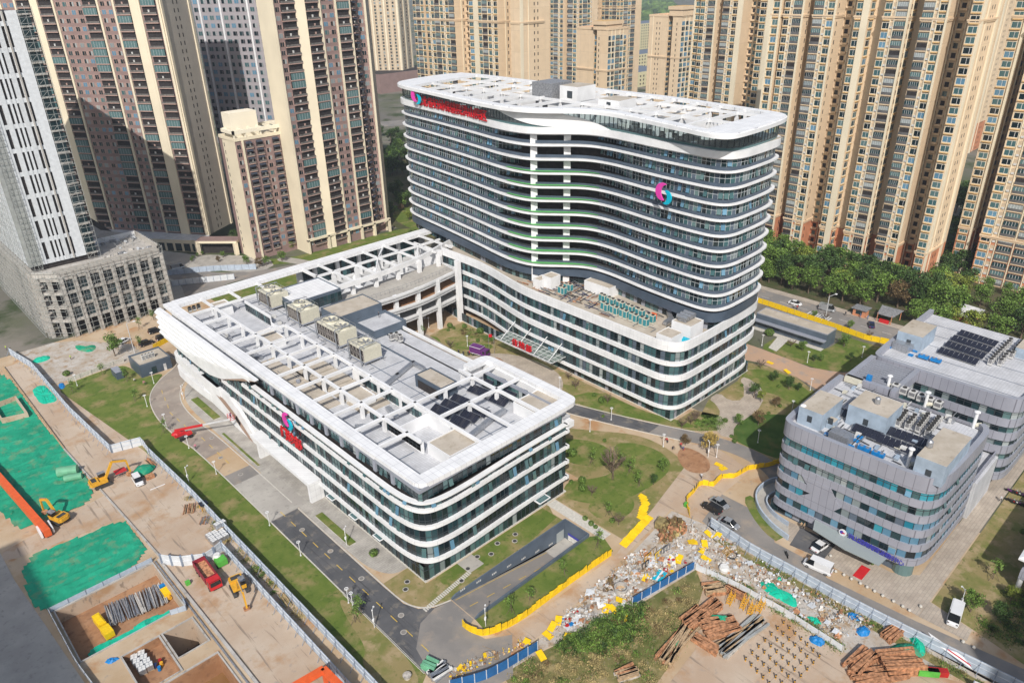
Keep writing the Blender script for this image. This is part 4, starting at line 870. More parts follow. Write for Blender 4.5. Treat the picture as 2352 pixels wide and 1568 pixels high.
# ================================================================ GREY OFFICE BUILDINGS (right)
cdc=empty('office_building',(126,27,0),'grey rounded six-storey office with blue glass bands and purple sign over a red mat','office building')
rg=random.Random(21)
CW_=smooth([(152,56.4),(128,56.4),(126.0,55.2),(125.4,52),(125.4,40),(125.6,31),(126.4,27.6),(129.2,26.0),(134,25.7),(145,25.5),(150.5,25.6),(152.2,27.2)],False,3)
ring=CW_+[(152.6,56.4)]
lv=[2.7,6.1,9.5,12.8,16.2,19.6]
for i,z in enumerate(lv):
    z1=z+(1.65 if i<5 else 3.4); P=CW_ if i else [p for p in CW_ if not (p[1]>55.5)]
    mb=MB(); ribbon(mb,P,-.05,1.0,z,z1,'grey_clad',False,'grey_panel')
    mb.build('floor_band' if i<5 else 'parapet',cdc)
    if i<5:
        def pat(k,i=i):
            if i==4: return rg.choices(['glass_bluebright','glass_teal','glass_dark'],[6,1.5,1])[0]
            if i==3: return rg.choices(['glass_teal','glass_dark','glass_curtain'],[5,2,1.5])[0]
            return rg.choices(['glass_dark','glass_blue','glass_bluebright','dark_panel2','glass_curtain'],[3.5,3,1.6,1.0,.7])[0]
        g,fr=glaze(CW_,.22,z1,lv[i+1]-.1,1.25 if i>2 else 1.6,pat,False,mid=.68 if i>2 else None,rng=rg,openp=.06); g.build('glazing',cdc); fr.build('mullions',cdc)
# blank diagonal panels on the second and third floors
mb=MB()
mb.slab([(125.42,47,9.2),(125.42,41.5,9.2),(125.42,44,12.9),(125.42,50,12.9)],(-.12,0,0),'grey_clad')
mb.slab([(125.42,50.5,7.4),(125.42,43,7.4),(125.42,41,10),(125.42,47,10)],(-.1,0,0),'grey_clad'); mb.build('cladding_panel',cdc)
mb=MB(); mb.box(127,28.4,0,151.5,56,2.8,'dark_panel2'); mb.box(128,29,2.8,151,55.8,21,'dark_recess'); mb.lathe((128.2,29.0,0),[(1.9,0),(1.9,2.8)],'glass_teal',16); mb.build('core',cdc)
g,fr=glaze([(126.9,56),(126.9,36)],0,.4,2.7,1.6,lambda k:rg.choice(['glass_dark','glass_blue','grey_panel']),False,rng=rg); g.build('glazing',cdc); fr.build('mullions',cdc)
g,fr=glaze([(130,28.3),(151.5,28.3)],0,.4,2.7,1.6,lambda k:rg.choice(['glass_dark','grey_panel']),False,rng=rg); g.build('glazing',cdc); fr.build('mullions',cdc)
mb=MB(); mb.prism(offset(ring,.9,True),21.2,21.75,'deck_tile'); mb.build('roof_deck',cdc)
mb=MB(); mb.slab([(122.7,44.8,3.5),(121.8,38,3.3),(122.2,31.5,3.2),(126,31,3.6),(126,46,4)],(0,0,.18),'glass_curtain'); mb.build('entrance_canopy',cdc)
def croom(x0,y0,z1,x1,y1,par,z0=21.7):
    mb=MB(); mb.box(x0,y0,z0,x1,y1,z1,'bluegrey_wall','roof_concrete'); o=mb.build('roof_room',par)
    w=MB(); w.box(x0-.04,(y0+y1)/2-.5,z0+1.2,x0-.01,(y0+y1)/2+.5,z0+2.6,'frame_dark'); w.build('window',o); return o
croom(129,49.5,25.6,138,54.4,cdc); croom(135.5,39.8,26.2,143.2,47.4,cdc); croom(126.8,25.9+.3,26.2,139.6,31.2,cdc); croom(131.2,47.9,23.6,133,49.4,cdc)
rear=empty('office_building',(166,24,0),'grey rear office wing with rows of solar panels on a pale flat roof','office building')
RC=smooth([(202,55.4),(169,55.5),(166.2,54.6),(165.7,50),(165.7,32),(165.8,26.5),(167.5,24.2),(172,23.6),(190,23.6),(202,23.6)],False,3)
for i,z in enumerate([2.7,6.1,9.5,12.8,16.2,19.9]):
    z1=z+(1.9 if i<5 else 3.2); mb=MB(); ribbon(mb,RC,-.05,1.0,z,z1,'grey_clad',False,'grey_panel'); mb.build('floor_band' if i<5 else 'parapet',rear)
    if i<5:
        g,fr=glaze(RC,.25,z1,[2.7,6.1,9.5,12.8,16.2,19.9][i+1]-.05,1.5,lambda k:rg.choices(['glass_dark','glass_teal','glass_curtain'],[4,2,3])[0],False,mid=.68,rng=rg); g.build('glazing',rear); fr.build('mullions',rear)
mb=MB(); mb.prism(offset(RC+[(203,55.4)],.9,True),21.0,21.75,'deck_tile'); mb.build('roof_deck',rear)
mb=MB(); mb.box(167,26,0,202,54,21,'dark_recess'); mb.build('core',rear)
for k in range(5): 
    mb=MB(); mb.box(170+k*6.4,25,21.76,170.25+k*6.4,54,21.77,'deck_dark'); mb.build('roof_gutter',rear)
croom(177,48.6,25.8,186,54.2,rear); croom(190,27,24.2,199,32.5,rear)
# link with pergola
lk=empty('pergola_link',(153,46,0),'open pergola of grey beams bridging the two grey office roofs','pergola')
mb=MB(); mb.box(152.6,54.2,17.5,166,55.4,23,'grey_clad','grey_panel'); mb.box(152.6,44.4,20.8,166,45.6,23,'grey_clad','grey_panel'); mb.box(152.6,46,21,153.6,54.2,23,'grey_clad','grey_panel'); mb.build('frame',lk)
for k in range(11):
    mb=MB(); mb.box(154.2+k*1.05,45.6,22.3,154.45+k*1.05,54.2,22.7,'grey_panel'); mb.build('beam',lk)
mb=MB(); mb.box(152.6,25.5,0,166,54,9,'deck_tile'); mb.box(152.6,26,9,166,26.3,10.2,'grey_clad'); mb.build('court_floor',lk)
# corner of a white house at the right border
wh=empty('white_villa',(138,10,0),'pale roof corner of a raised building on a round column at the right border','building')
mb=MB(); mb.box(136.5,-4,3.6,162,12.4,5.3,'grey_clad'); mb.box(137.2,-3,5.3,160,11.6,8.0,'dark_recess'); mb.build('body',wh)
mb=MB(); mb.slab([(135.6,13.2,8),(135.6,-5,8),(162,-5,8),(162,13.2,8)],(0,0,.4),'white'); mb.mesh([(135.6,13.2,8.4),(135.6,-5,8.4),(162,-5,8.4),(162,13.2,8.4),(146,5,11),(152,5,11)],[(0,1,4),(1,2,5,4),(2,3,5),(3,0,4,5)],'white'); mb.build('roof',wh)
mb=MB(); mb.lathe((137.2,12.0,0),[(.45,0),(.45,3.7)],'dim_white',12); mb.build('column',wh)
# ================================================================ SMALL BUILDINGS
sb=empty('service_building',(206,82,0),'long single-storey grey service building with stained flat roof beside the yellow hoarding','service building')
mb=MB(); mb.box(206.6,82.4,0,212.6,105.9,4.6,'dark_panel2','roof_concrete'); mb.box(204.9,82.4,2.6,206.6,105.9,2.9,'grey_panel'); ribbon(mb,[(206.6,105.9),(206.6,82.4),(212.6,82.4),(212.6,105.9)],-.02,.2,4.6,4.9,'grey_panel',True); mb.build('body',sb)
for k in range(5):
    mb=MB(); mb.box(206.5,84+k*4.5,0,206.57,86.8+k*4.5,2.3,'dark_panel'); mb.build('door',sb)
pb=empty('pump_house',(52,216,0),'small dark blue flat-roofed plant hut at the corner of the big west lawn','hut')
mb=MB(); mb.box(52,216,0,61,225,3.6,'dark_panel','roof_concrete'); ribbon(mb,[(52,225),(52,216),(61,216),(61,225)],-.02,.25,3.6,4.1,'dark_panel2',True); mb.build('body',pb)
mb=MB(); mb.box(55.2,215.93,0,56.6,215.98,2.4,'glass_dark'); mb.build('door',pb); mb=MB(); mb.box(58.6,215.93,0,59.4,215.98,2.2,'dim_white'); mb.build('door',pb)
for k in range(4):
    mb=MB(); mb.box(54.2+k*.95,219.4,3.7,55.0+k*.95,220.2,5.3,'ac_white'); mb.lathe((54.6+k*.95,219.8,5.3),[(.3,0),(.3,.05)],'hazard',8); mb.box(54.3+k*.95,219.37,3.9,54.9+k*.95,219.39,5.0,'steel_dull')
    tag(mb.build('outdoor_unit'),'white outdoor unit on the hut roof, %s of four from the left'%ordn(k),'outdoor unit','outdoor units on the hut')
mb=MB(); mb.box(46.4,220,0,48.4,224.6,2.3,'dark_panel','grey_panel'); tag(mb.build('utility_box'),'plain dark blue utility cabinet on the lawn beside the plant hut','utility box')
hp=empty('guard_pavilion',(254,56,0),'small orange pavilion with pale hipped roof among trees behind the rear office','pavilion')
mb=MB(); mb.box(254,57,0,262,66,2.8,'brick_orange'); mb.build('wall',hp)
mb=MB(); mb.mesh([(253,56,2.8),(263,56,2.8),(263,67,2.8),(253,67,2.8),(258,60,5),(258,63,5)],[(0,1,4),(1,2,5,4),(2,3,5),(3,0,4,5)],'dim_white'); mb.build('roof',hp)
kp=empty('guard_booth',(237,83,0),'small sentry booth with pale red roof at the compound gate by the road','booth')
mb=MB(); mb.box(236.5,83.5,0,239.5,87.5,2.5,'brick_orange'); mb.box(236.4,84.5,.9,236.48,86.5,2.1,'glass_dark'); mb.build('wall',kp); mb=MB(); mb.box(236,83,2.5,240.2,88,2.75,'steel_dull'); mb.build('roof',kp)
sh=empty('gate_shelter',(238,76,0),'grey sheet-roofed gate shelter with red and orange barrier beside the road','shelter')
mb=MB(); mb.slab([(237,75,2.6),(237,80,2.6),(243,81,3.4),(243,74,3.4)],(0,0,.1),'steel_dull'); mb.build('roof',sh)
for p in ((237.2,75.4),(237.2,79.8),(242.6,74.6),(242.6,80.4)):
    mb=MB(); mb.box(p[0]-.1,p[1]-.1,0,p[0]+.1,p[1]+.1,3.0,'brick_orange'); mb.build('post',sh)
mb=MB(); mb.box(236.8,76,0,237.6,79,1.1,'mach_red'); mb.build('counter',sh)
# ================================================================ GROUND
def ground(name,mat_,x0,y0,x1,y1,z,holes):
    xs=sorted({x0,x1,*[h[0] for h in holes],*[h[2] for h in holes]}); ys=sorted({y0,y1,*[h[1] for h in holes],*[h[3] for h in holes]}); mb=MB()
    for a,b in zip(xs,xs[1:]):
        for c,d in zip(ys,ys[1:]):
            if any(h[0]<=(a+b)/2<=h[2] and h[1]<=(c+d)/2<=h[3] for h in holes): continue
            mb.face([(a,c,z),(b,c,z),(b,d,z),(a,d,z)],mat_)
    return structure(name,mb)
RAMP=(61.6,77.9,92.6,84.3)
PITS=[(7.2,118.6,25.0,134.3),(19.6,107.4,24.8,114.6),(12.6,104.5,18.8,114.6),(10,90,24.8,103.6)]
PATHH=[RAMP]+PITS
ground('ground','city_ground',-2500,-2500,6000,6000,0.0,PATHH)
def sheet(name,m,poly,z):
    mb=MB(); a=sum(poly[i][0]*poly[(i+1)%len(poly)][1]-poly[(i+1)%len(poly)][0]*poly[i][1] for i in range(len(poly)))
    if a<0: poly=poly[::-1]
    mb.face([(p[0],p[1],z) for p in poly],m); return structure(name,mb)
def rumpled(name,m,poly,z,amp=.35,step=.7):
    from mathutils import noise as nz_
    P=smooth(poly,True,1); xs=[p[0] for p in P];ys=[p[1] for p in P]; mb=MB(); idx={}; vs=[];fs=[]
    def ins(x,y):
        c=False
        for i in range(len(P)):
            a=P[i];b=P[i-1]
            if (a[1]>y)!=(b[1]>y) and x<(b[0]-a[0])*(y-a[1])/(b[1]-a[1])+a[0]: c=not c
        return c
    def vid(i,j):
        if (i,j) in idx: return idx[(i,j)]
        x=min(xs)+i*step;y=min(ys)+j*step
        q=Vector((x*.35,y*.35,3.)); r_=abs(nz_.noise(q))*1.2+abs(nz_.noise(q*2.7))*.5; f=1-min(1,abs(nz_.noise(Vector((x*.16,y*.5,9))))*6)
        vs.append((x+nz_.noise(q*3)*.3,y+nz_.noise(q*3+Vector((5,0,0)))*.3,z+amp*(r_*.6+f*.5))); idx[(i,j)]=len(vs)-1; return len(vs)-1
    for i in range(int((max(xs)-min(xs))/step)+1):
        for j in range(int((max(ys)-min(ys))/step)+1):
            if ins(min(xs)+(i+.5)*step,min(ys)+(j+.5)*step): fs.append((vid(i,j),vid(i+1,j),vid(i+1,j+1),vid(i,j+1)))
    mb.mesh(vs,fs,m); return structure(name,mb)
def strip(name,m,path,w,z,closed=False):
    mb=MB(); A=offset(path,w/2,closed);B=offset(path,-w/2,closed); n=len(path)
    for i in range(n if closed else n-1):
        j=(i+1)%n; mb.face([(B[i][0],B[i][1],z),(B[j][0],B[j][1],z),(A[j][0],A[j][1],z),(A[i][0],A[i][1],z)],m)
    return structure(name,mb)
def kerb(path,closed=False,w=.22,h=.13):
    mb=MB(); ribbon(mb,path,-w/2,w/2,0,h,'kerb',closed); return structure('kerb',mb)
# dusty earth over the whole works area
ground('earth','dust',-60,-60,150,262,.02,PATHH)
sheet('yard','dust',[(40,228),(100,228),(100,262),(40,262)],.03)
sheet('yard','rubble_ground',[(30,231),(58,229),(58,242),(46,258),(40,262),(30,262)],.04)
# west lawn
WL=smooth([(40.0,170),(33,181.6),(31.2,226.5),(36,228.6),(50,229.8),(52,225.5),(52,216),(58,214.8),(55,211),(50,205),(47.6,198),(46.2,188),(46.6,175),(47.9,166)],False,2)+[(47.9,74.5),(44,72),(40.2,86),(40.0,110)]
sheet('lawn','lawn',WL,.05)
sheet('lawn_edge','lawn_dry',smooth([(41,72),(48,74),(47.8,97),(46.6,100),(45,94),(44,86),(41,84)],True,2),.06)
# west road
rd=smooth([(48.0,75),(48.1,166),(46.8,176),(46.4,188),(47.8,198),(50.2,205),(55,211),(63,216.5),(64,222),(62,227)],False,2)
rdR=smooth([(54.6,75),(54.6,166),(53.6,180),(54,192),(57,201),(63,208),(69,212),(74,220)],False,2)
sheet('road','asphalt_brown',[p for p in rd if p[1]>150]+[p for p in rdR[::-1] if p[1]>150],.06)
sheet('road','asphalt_dusty',[(48,129),(48,152),(54.6,152),(54.6,129)],.065)
sheet('road','asphalt',[(48,72),(48,129),(54.4,129),(54.4,96),(54.6,90),(55.8,87),(58,85.2),(61.4,84.2),(61.4,77.9),(59.4,77.8),(58.6,76),(59.6,73.4),(61,70),(55,66),(50,68)],.07)
sheet('road','asphalt_dusty',[(48,72),(50,80),(54,84),(58,85),(61.4,84.2),(61.4,77.9),(59,77),(60,73),(64,70.5),(58,64),(50,66)],.075)
kerb([p for p in rd]); kerb([(47.9,75),(47.9,100)]); kerb(smooth([(54.6,129),(54.6,97),(54.7,90),(56,87),(58.2,85.3),(61.4,84.4)],False,2)); kerb([p for p in rdR if p[1]>129])
for y in np.arange(78,206,4.6):
    if 129<y<152: continue
    x=51.2 if y<170 else float(np.interp(y,[170,190,206],[50.6,50.2,53.5])); dxx=0 if y<170 else (.0 if y<190 else .6)
    mb=MB(); mb.face([(x-.08,y,.09),(x+.08,y,.09),(x+.08+dxx,y+2.1,.09),(x-.08+dxx,y+2.1,.09)],'mark_yellow'); structure('road_marking',mb)
# forecourt west of the clinic
sheet('pavement','paver_grey',smooth([(54.9,129),(54.9,150),(54.9,175),(55,190),(57.5,199.5),(62,205)],False,2)+[(62,129)],.055)
sheet('pavement','paver_grey',smooth([(54.8,129),(54.8,108.8),(55.4,101.5),(57.5,97.5),(60.8,97)],False,2)+[(62,97),(62,129)],.055)
sheet('pavement','concrete',[(48.1,129.2),(48.1,147),(57,147),(57,129.2)],.08)
for x0,y0,x1,y1 in ((57,178,59,193),(55.9,110.5,57.6,124),(55.6,150,56.2,170)):
    mb=MB(); mb.box(x0,y0,.05,x1,y1,.18,'kerb','lawn'); structure('planting_bed',mb)
# lawns round the clinic
sheet('lawn','lawn_dry',smooth([(54.9,96.9),(54.8,91),(56,87.4),(58.4,85.5),(61.4,84.6)],False,2)+[(92.8,84.6),(92.8,88),(94.4,91),(61,91),(60.8,97)],.045)
sheet('lawn','lawn',[(63,86.4),(63,91),(92.6,91),(92.6,86.6),(84,85.4),(70,85.2)],.055)
sheet('lawn','lawn',[(93,77.6),(61.6,77.6),(61.2,74.6),(63,72.4),(70,71.8),(93,71.5),(95,76)],.05)
sheet('path','kerb',[(94,75),(96.6,75),(96.6,91),(94,91)],.07)
sheet('path','concrete',[(68.4,87.2),(72.2,87.2),(72.2,91),(68.4,91)],.075)
for k in range(26):
    t=k/25; x=68.5+(56.5-68.5)*t; y=87.4+(85.9-87.4)*t
    mb=MB(); mb.box(x-.16,y-.5,.05,x+.16,y+.5,.11,'kerb'); tag(structure('stepping_stone',mb),kind='structure')
# garden between clinic and hospital
sheet('garden','lawn_dry',smooth([(97,72.5),(112,73),(124,75.5),(129,80),(130.5,88),(129.6,94),(126.5,99),(120,108),(112,121),(108,128)],False,2)+[(106,128),(106,91),(96.8,91)],.045)
sheet('garden','lawn_dry',smooth([(139.4,91),(141.5,150),(142.8,177)],False,2)+[(134,178),(128,177),(122,176),(121.5,168),(124,158)]+smooth([(128,156),(133,154),(136,148),(137.5,138),(136,128),(131,122.5),(128.5,121)],False,2)+[(131,110),(134.5,100),(141,85),(146,80),(150,79.5),(152,84),(149.5,90.6)],.045)
sheet('lawn','lawn',smooth([(98.5,89),(103,81),(113,78.8),(124,79),(128,84),(127,92),(122,96),(118,90),(113,88),(108,90),(104,93.5),(100,92)],True,2),.06)
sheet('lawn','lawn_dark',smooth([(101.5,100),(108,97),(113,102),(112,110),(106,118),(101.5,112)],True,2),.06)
sheet('lawn','lawn',smooth([(112,92),(118,90),(121,98),(116,106),(110,110),(108,100)],True,2),.065)
sheet('lawn','lawn',smooth([(99,77),(106,76),(110,80),(104,85),(98.4,84)],True,2),.065)
sheet('lawn','lawn',smooth([(126,166),(131,176.5),(124,176.6),(118.5,176),(112,172),(108,164),(106.5,150),(112,149),(120,152)],True,2),.055)
sheet('lawn','lawn',smooth([(133,118),(139.5,116),(139.8,98),(144,86),(141,86),(136,98),(131,110),(130.5,120)],True,2),.06)
sheet('lawn','lawn',smooth([(130,172),(134,171),(134.5,162),(139,158),(136,155),(131,160),(128,166)],True,2),.06)
# lane between
LNc=smooth([(126.5,182),(125.4,168),(123.5,150),(123,135),(124.6,124),(128,112),(132,100),(136.6,88),(140,80),(142,72),(141,64),(137,58)],False,3)
sheet('lane','asphalt_brown',[p for p in offset(LNc,-2.4) if p[1]>118]+[p for p in offset(LNc,2.4)[::-1] if p[1]>118],.07)
sheet('lane','asphalt',[p for p in offset(LNc,-2.2) if 92<p[1]<119]+[p for p in offset(LNc,2.2)[::-1] if 92<p[1]<119],.072)
sheet('lane','asphalt_dusty',[p for p in offset(LNc,-2.4) if p[1]<93]+[p for p in offset(LNc,2.4)[::-1] if p[1]<93],.07)
kerb([p for p in offset(LNc,-2.5) if 84<p[1]<119]); kerb([p for p in offset(LNc,2.5) if 84<p[1]<119])
sheet('forecourt','paver_tan',smooth([(121,166),(127,157),(133,154.5),(137.4,150),(140,143),(140.4,134),(138,127),(132.5,122),(126.5,121),(121,124),(117,132),(114,140),(110,150)],True,2),.075)
sheet('earth_patch','mud',smooth([(128,151),(130,146),(133,146),(134,150),(131,152.5)],True,2),.085)
sheet('earth_patch','mud',smooth([(124,134),(127,130),(129,127),(128,133),(126,137)],True,2),.085)
sheet('garden','lawn_dry',[(104,160),(121,176),(104,177)],.04)
# garden east of the podium
sheet('garden','lawn_dry',smooth([(149,90.7),(178.4,90.8),(179.5,99),(183,95),(186,84),(183,77),(178,69),(172,60),(166,56.8),(150,57),(143.5,60),(142.6,70),(146,79)],True,1),.045)
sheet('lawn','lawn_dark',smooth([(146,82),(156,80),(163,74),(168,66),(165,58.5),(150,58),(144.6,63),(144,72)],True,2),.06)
sheet('lawn','lawn',smooth([(168,88),(179,94),(184,85),(181,76),(174,66),(170,72),(172,80)],True,2),.06)
sheet('path','paver_tan',smooth([(143.6,79.5),(149,84),(153,84.6),(156,88),(157,91),(162,91),(160,86.5),(163,84),(170,88),(172,90.6),(175,90.6),(172,83),(164,79),(156,78.5),(150,79),(145,76)],True,1),.075)
# road east of it
sheet('road','red_dust',[(182,101),(193.5,101),(193.5,96),(192.6,80),(196,72),(200,69),(200,55),(176,56.6),(181,70),(184.5,80),(185,92)],.05)
sheet('lawn','lawn',smooth([(193.8,97),(205,97),(206,92),(206,82),(213,81.6),(219,82),(219,74),(222,58),(200,57.5),(199.6,70),(195,73.5),(192.8,80),(193.4,92)],True,1),.05)
sheet('path','kerb',[(195,92),(206,93.4),(206.4,97.2),(195.6,95)],.07); sheet('path','kerb',[(204.3,82.6),(206.4,82.6),(206.4,106),(204.3,106)],.065)
sheet('road','asphalt_dusty',[(224,55),(235.6,55),(236,200),(224,200)],.05)
sheet('pavement','paver_tan',[(235.8,55),(239,55),(239,200),(235.8,200)],.06)
layered('grove_earth',[(.10,.09,.05),(.06,.08,.03),(.14,.11,.07)],[(.15,.4,.6),(.4,.52,.66)])
sheet('grove_floor','grove_earth',[(239.2,20),(300,20),(300,200),(239.2,200)],.05)
sheet('grove_floor','grove_earth',[(190,196),(240,196),(300,420),(200,420),(188,270)],.055)
for k in range(9):
    mb=MB(); y=91+k*.9; mb.face([(225,y,.07),(229.5,y,.07),(229.5,y+.45,.07),(225,y+.45,.07)],'mark_white'); structure('road_marking',mb)
for y in range(58,190,7):
    mb=MB(); mb.face([(230,y,.07),(230.15,y,.07),(230.15,y+3,.07),(230,y+3,.07)],'mark_white'); structure('road_marking',mb)
# office forecourt
sheet('road','asphalt_dusty',[(113.2,64),(124,66),(124,57),(121,52),(118,50),(118,44),(116,38),(117,22),(119,6),(119,-10),(112.4,-10),(112.4,61)],.05)
sheet('pavement','paver_tan',[(119.8,40.6),(118.4,22.4),(123,22.2),(200,22.2),(200,26),(129,26),(126,30),(126,56),(121,56)],.06)
sheet('parking','asphalt',[(120.2,40.8),(119.4,47.5),(126,48.5),(126,41)],.07)
sheet('lawn','lawn',smooth([(118.5,50),(119.2,53),(122,57.5),(126,62),(128.6,61.2),(125,56.6),(122.6,53),(121,49.4)],False,1),.07)
sheet('lawn','lawn_dry',[(200,22),(200,-20),(119.6,-20),(120,6),(122,14.5),(123.5,21.9)],.05)
sheet('pavement','paver_tan',[(118.4,22.3),(123.4,22.2),(121.8,14.6),(118.6,14.4)],.065)
mb=MB(); mb.box(120.0,33.2,.06,124,34.9,.11,'mach_red'); tag(structure('red_mat',mb),kind='structure')
# ramp wall round the office
mb=MB(); P=smooth([(120.6,48.4),(121.6,52.5),(124.5,57.5),(129,60.8),(135,60.8),(138,58.5)],False,3); ribbon(mb,P,0,.3,0,1.3,'hoard_blue'); P2=smooth([(124.6,50.5),(125.2,54),(127.6,57.6),(131,58),(133,57)],False,3); ribbon(mb,P2,0,.3,0,1.1,'hoard_blue')
tag(mb.build('ramp_wall'),'curved pale blue parapet wall of the car ramp beside the grey office','ramp wall')
sheet('ramp','concrete',P+P2[::-1],.08)
# car ramp in front of the clinic
x0,y0,x1,y1=RAMP; mb=MB(); zd=-4.2
mb.face([(x0,y0,0.02),(x1-6,y0,zd),(x1-6,y1,zd),(x0,y1,0.02)],'asphalt_dusty'); mb.face([(x1-6,y0,zd),(x1,y0,zd),(x1,y1,zd),(x1-6,y1,zd)],'concrete'); structure('ramp',mb)
rw=empty('ramp_wall',(x0,y0,0),'dark blue retaining walls round the sunken car ramp in front of the clinic','ramp wall')
mb=MB()
mb.slab([(x0,y1,-.2),(x1,y1,zd-.2),(x1,y1,.75),(x0+1,y1,.75),(x0,y1,.3)],(0,.28,0),'dark_panel2'); mb.slab([(x0,y0,-.2),(x1,y0,zd-.2),(x1,y0,.75),(x0+1,y0,.75),(x0,y0,.3)],(0,-.28,0),'dark_panel2')
mb.slab([(x1,y0-.2,zd-.2),(x1,y1+.2,zd-.2),(x1,y1+.2,.75),(x1,y0-.2,.75)],(.28,0,0),'dark_panel2'); mb.build('wall',rw)
for k in range(7):
    x=x0+2+k*4; z=-(x-x0)/(x1-6-x0)*4.2+.9
    for j in range(3):
        mb=MB(); mb.face([(x+j*.42,y1-.02,z),(x+j*.42+.28,y1-.02,z),(x+j*.42+.4,y1-.02,z+.22),(x+j*.42+.28,y1-.02,z+.44),(x+j*.42,y1-.02,z+.44),(x+j*.42+.12,y1-.02,z+.22)],'mark_white'); mb.build('arrow_mark',rw)
mb=MB(); mb.box(x1-.06,y0+1,zd+.1,x1-.02,y1-1,zd+1.4,'mark_white'); mb.box(x1-.09,y0+1,zd+1.4,x1-.05,y1-1,zd+2.0,'navy_sign'); mb.box(x1-2.6,y1-.06,zd+.1,x1-.4,y1-.02,zd+2.6,'glass_curtain'); mb.build('notice_panel',rw)
mb=MB()
for k in range(6):
    a=x0+1.5+k*4.2; za=-(a-x0)/(x1-6-x0)*4.2+.06; b=a+2; zb_=-(b-x0)/(x1-6-x0)*4.2+.06
    mb.face([(a,80.9,za),(b,80.9,zb_),(b,81.05,zb_),(a,81.05,za)],'mark_yellow')
a=x0+.5;b=x1-6; mb.face([(a,y1-.5,.0),(b,y1-.5,zd+.04),(b,y1-.38,zd+.04),(a,y1-.38,.0)],'mark_yellow'); structure('road_marking',mb)
# manholes
mb=MB()
for i,(x,y) in enumerate(((51.6,122),(52.4,112),(52.6,101),(50.6,84.5),(52.6,88),(51.2,150),(50.8,160),(53,170),(69,88.4),(72.5,89.6),(75,88.2),(78,89.6),(81,87.6),(57,92.6),(58.4,94),(66,86.8),(82.5,89))):
    mb=MB(); mb.lathe((x,y,.07),[(.6,0),(.6,.03),(.42,.035)],'concrete',14); mb.lathe((x,y,.1),[(.42,0),(.42,.012)],'hazard' if i>7 else 'asphalt_dusty',12); tag(structure('manhole',mb),kind='structure')
# --- construction yard west
rumpled('net','net_green',[(4.6,166),(4.2,260),(15,262),(23.5,254.5),(24.2,211),(24.3,192),(24.5,167),(20,164)],.03)
rumpled('net','net_green',[(6.2,155),(16,153.6),(24.5,153.2),(26.0,150.3),(25.4,135.4),(6.6,135.0),(4.2,139.4)],.03)
sheet('slab_path','site_slab',[(4,160),(26,165),(27.3,156),(26.6,153.6),(6,155.6),(3.6,157)],.06)
sheet('site_road','site_slab',[(24.4,254),(28.5,254),(38.6,176),(39.4,150),(39.5,134),(39.3,100),(26.9,100),(26.4,140),(25.4,165),(24.4,200)],.055)
sheet('site_road','site_slab',[(27.3,60),(27.3,132.5),(37,127.5),(37,60)],.06)
sheet('deck','concrete',[(-20,60),(-20,262),(3.6,262),(3.6,165),(3.8,149),(4.8,134.7),(6.2,113.7),(8,60)],.06)
for a,b,w_,h_,m_ in (((24.3,254),(24.4,192),.3,.5,'wood'),((24.4,192),(26.9,133),.35,.35,'raw_concrete'),((26.3,134.5),(27.2,60),.5,.45,'raw_concrete'),((25.6,134.5),(25.9,60),.25,.3,'steel_dull')):
    mb=MB(); mb.bar((a[0],a[1],h_/2),(b[0],b[1],h_/2),w_,h_,m_); structure('kerb_wall',mb)
# pits
for i,(a,b,c,d) in enumerate(PITS):
    zf=(-3.0,-6.5,-1.8,-4.6)[i]; mb=MB(); wm='site_slab' if i<2 else 'mud'
    mb.face([(a,b,zf),(c,b,zf),(c,d,zf),(a,d,zf)],('mud','black_hole','mud','muddy_water')[i])
    mb.face([(a,b,0),(a,b,zf),(a,d,zf),(a,d,0)][::-1],wm); mb.face([(c,b,0),(c,b,zf),(c,d,zf),(c,d,0)],wm); mb.face([(a,b,0),(c,b,0),(c,b,zf),(a,b,zf)][::-1],wm); mb.face([(a,d,0),(c,d,0),(c,d,zf),(a,d,zf)],wm)
    structure('pit',mb)
    mb=MB(); ribbon(mb,[(a,d),(a,b),(c,b),(c,d)],-.35,.0,0,.25,'raw_concrete',True); structure('pit_coping',mb)
sheet('net','net_bright',[(7.3,118.7),(7.3,121),(12,121.5),(18,121),(24.9,120.5),(24.9,118.7)],-2.9)
rumpled('net','net_bright',[(8,119),(9,124),(14,123),(20,123.5),(24.5,122.6),(24.5,119)],-2.98,.5,.5)
mb=MB(); mb.box(10,96,-4.6,22,99,-3.4,'mud'); structure('pit_floor',mb)
# concrete well box
mb=MB()
ribbon(mb,[(16.2,227.6),(16.2,217.2),(22.2,215.6),(22.2,228.2)],0,.4,0,1.6,'site_slab',True); tag(mb.build('concrete_well'),'square open concrete well box standing on the green netting','well')
# tip heaps / weeds
sheet('rubble_field','rubble_ground',[(54,67.5),(63,66.4),(76,66.3),(88,67.2),(96,68.5),(111.5,70.5),(113,62),(112,30),(113,8),(101.5,26),(101.8,56.6),(84,59.5),(64.7,64.6),(54,66)],.05)
sheet('dirt_road','site_slab',[(62,72.3),(70,71),(92,70.4),(110,74),(128,78),(134,84),(139,78),(136,66),(124,66),(113,64),(112,71),(98,69.5),(86,67.8),(70,67),(58,67),(58,74)],.06)
sheet('earth_patch','mud',smooth([(125,76),(129,72),(134,76),(134,83),(129,82)],True,2),.09)
sheet('weeds','weeds_ground',[(100.3,56.8),(84,59.2),(64.7,64.3),(57,65.6),(53,50),(70,46),(84,48),(92,51),(97,53)],.07)
sheet('weeds','weeds_ground',[(111.4,60),(111.4,6),(109.4,8),(109.8,60)],.08)
sheet('storage_slab','site_slab',[(101.2,56),(101.4,28),(110,10),(113,-6),(112,-20),(60,-20),(64,44),(84,46),(92,50)],.065)

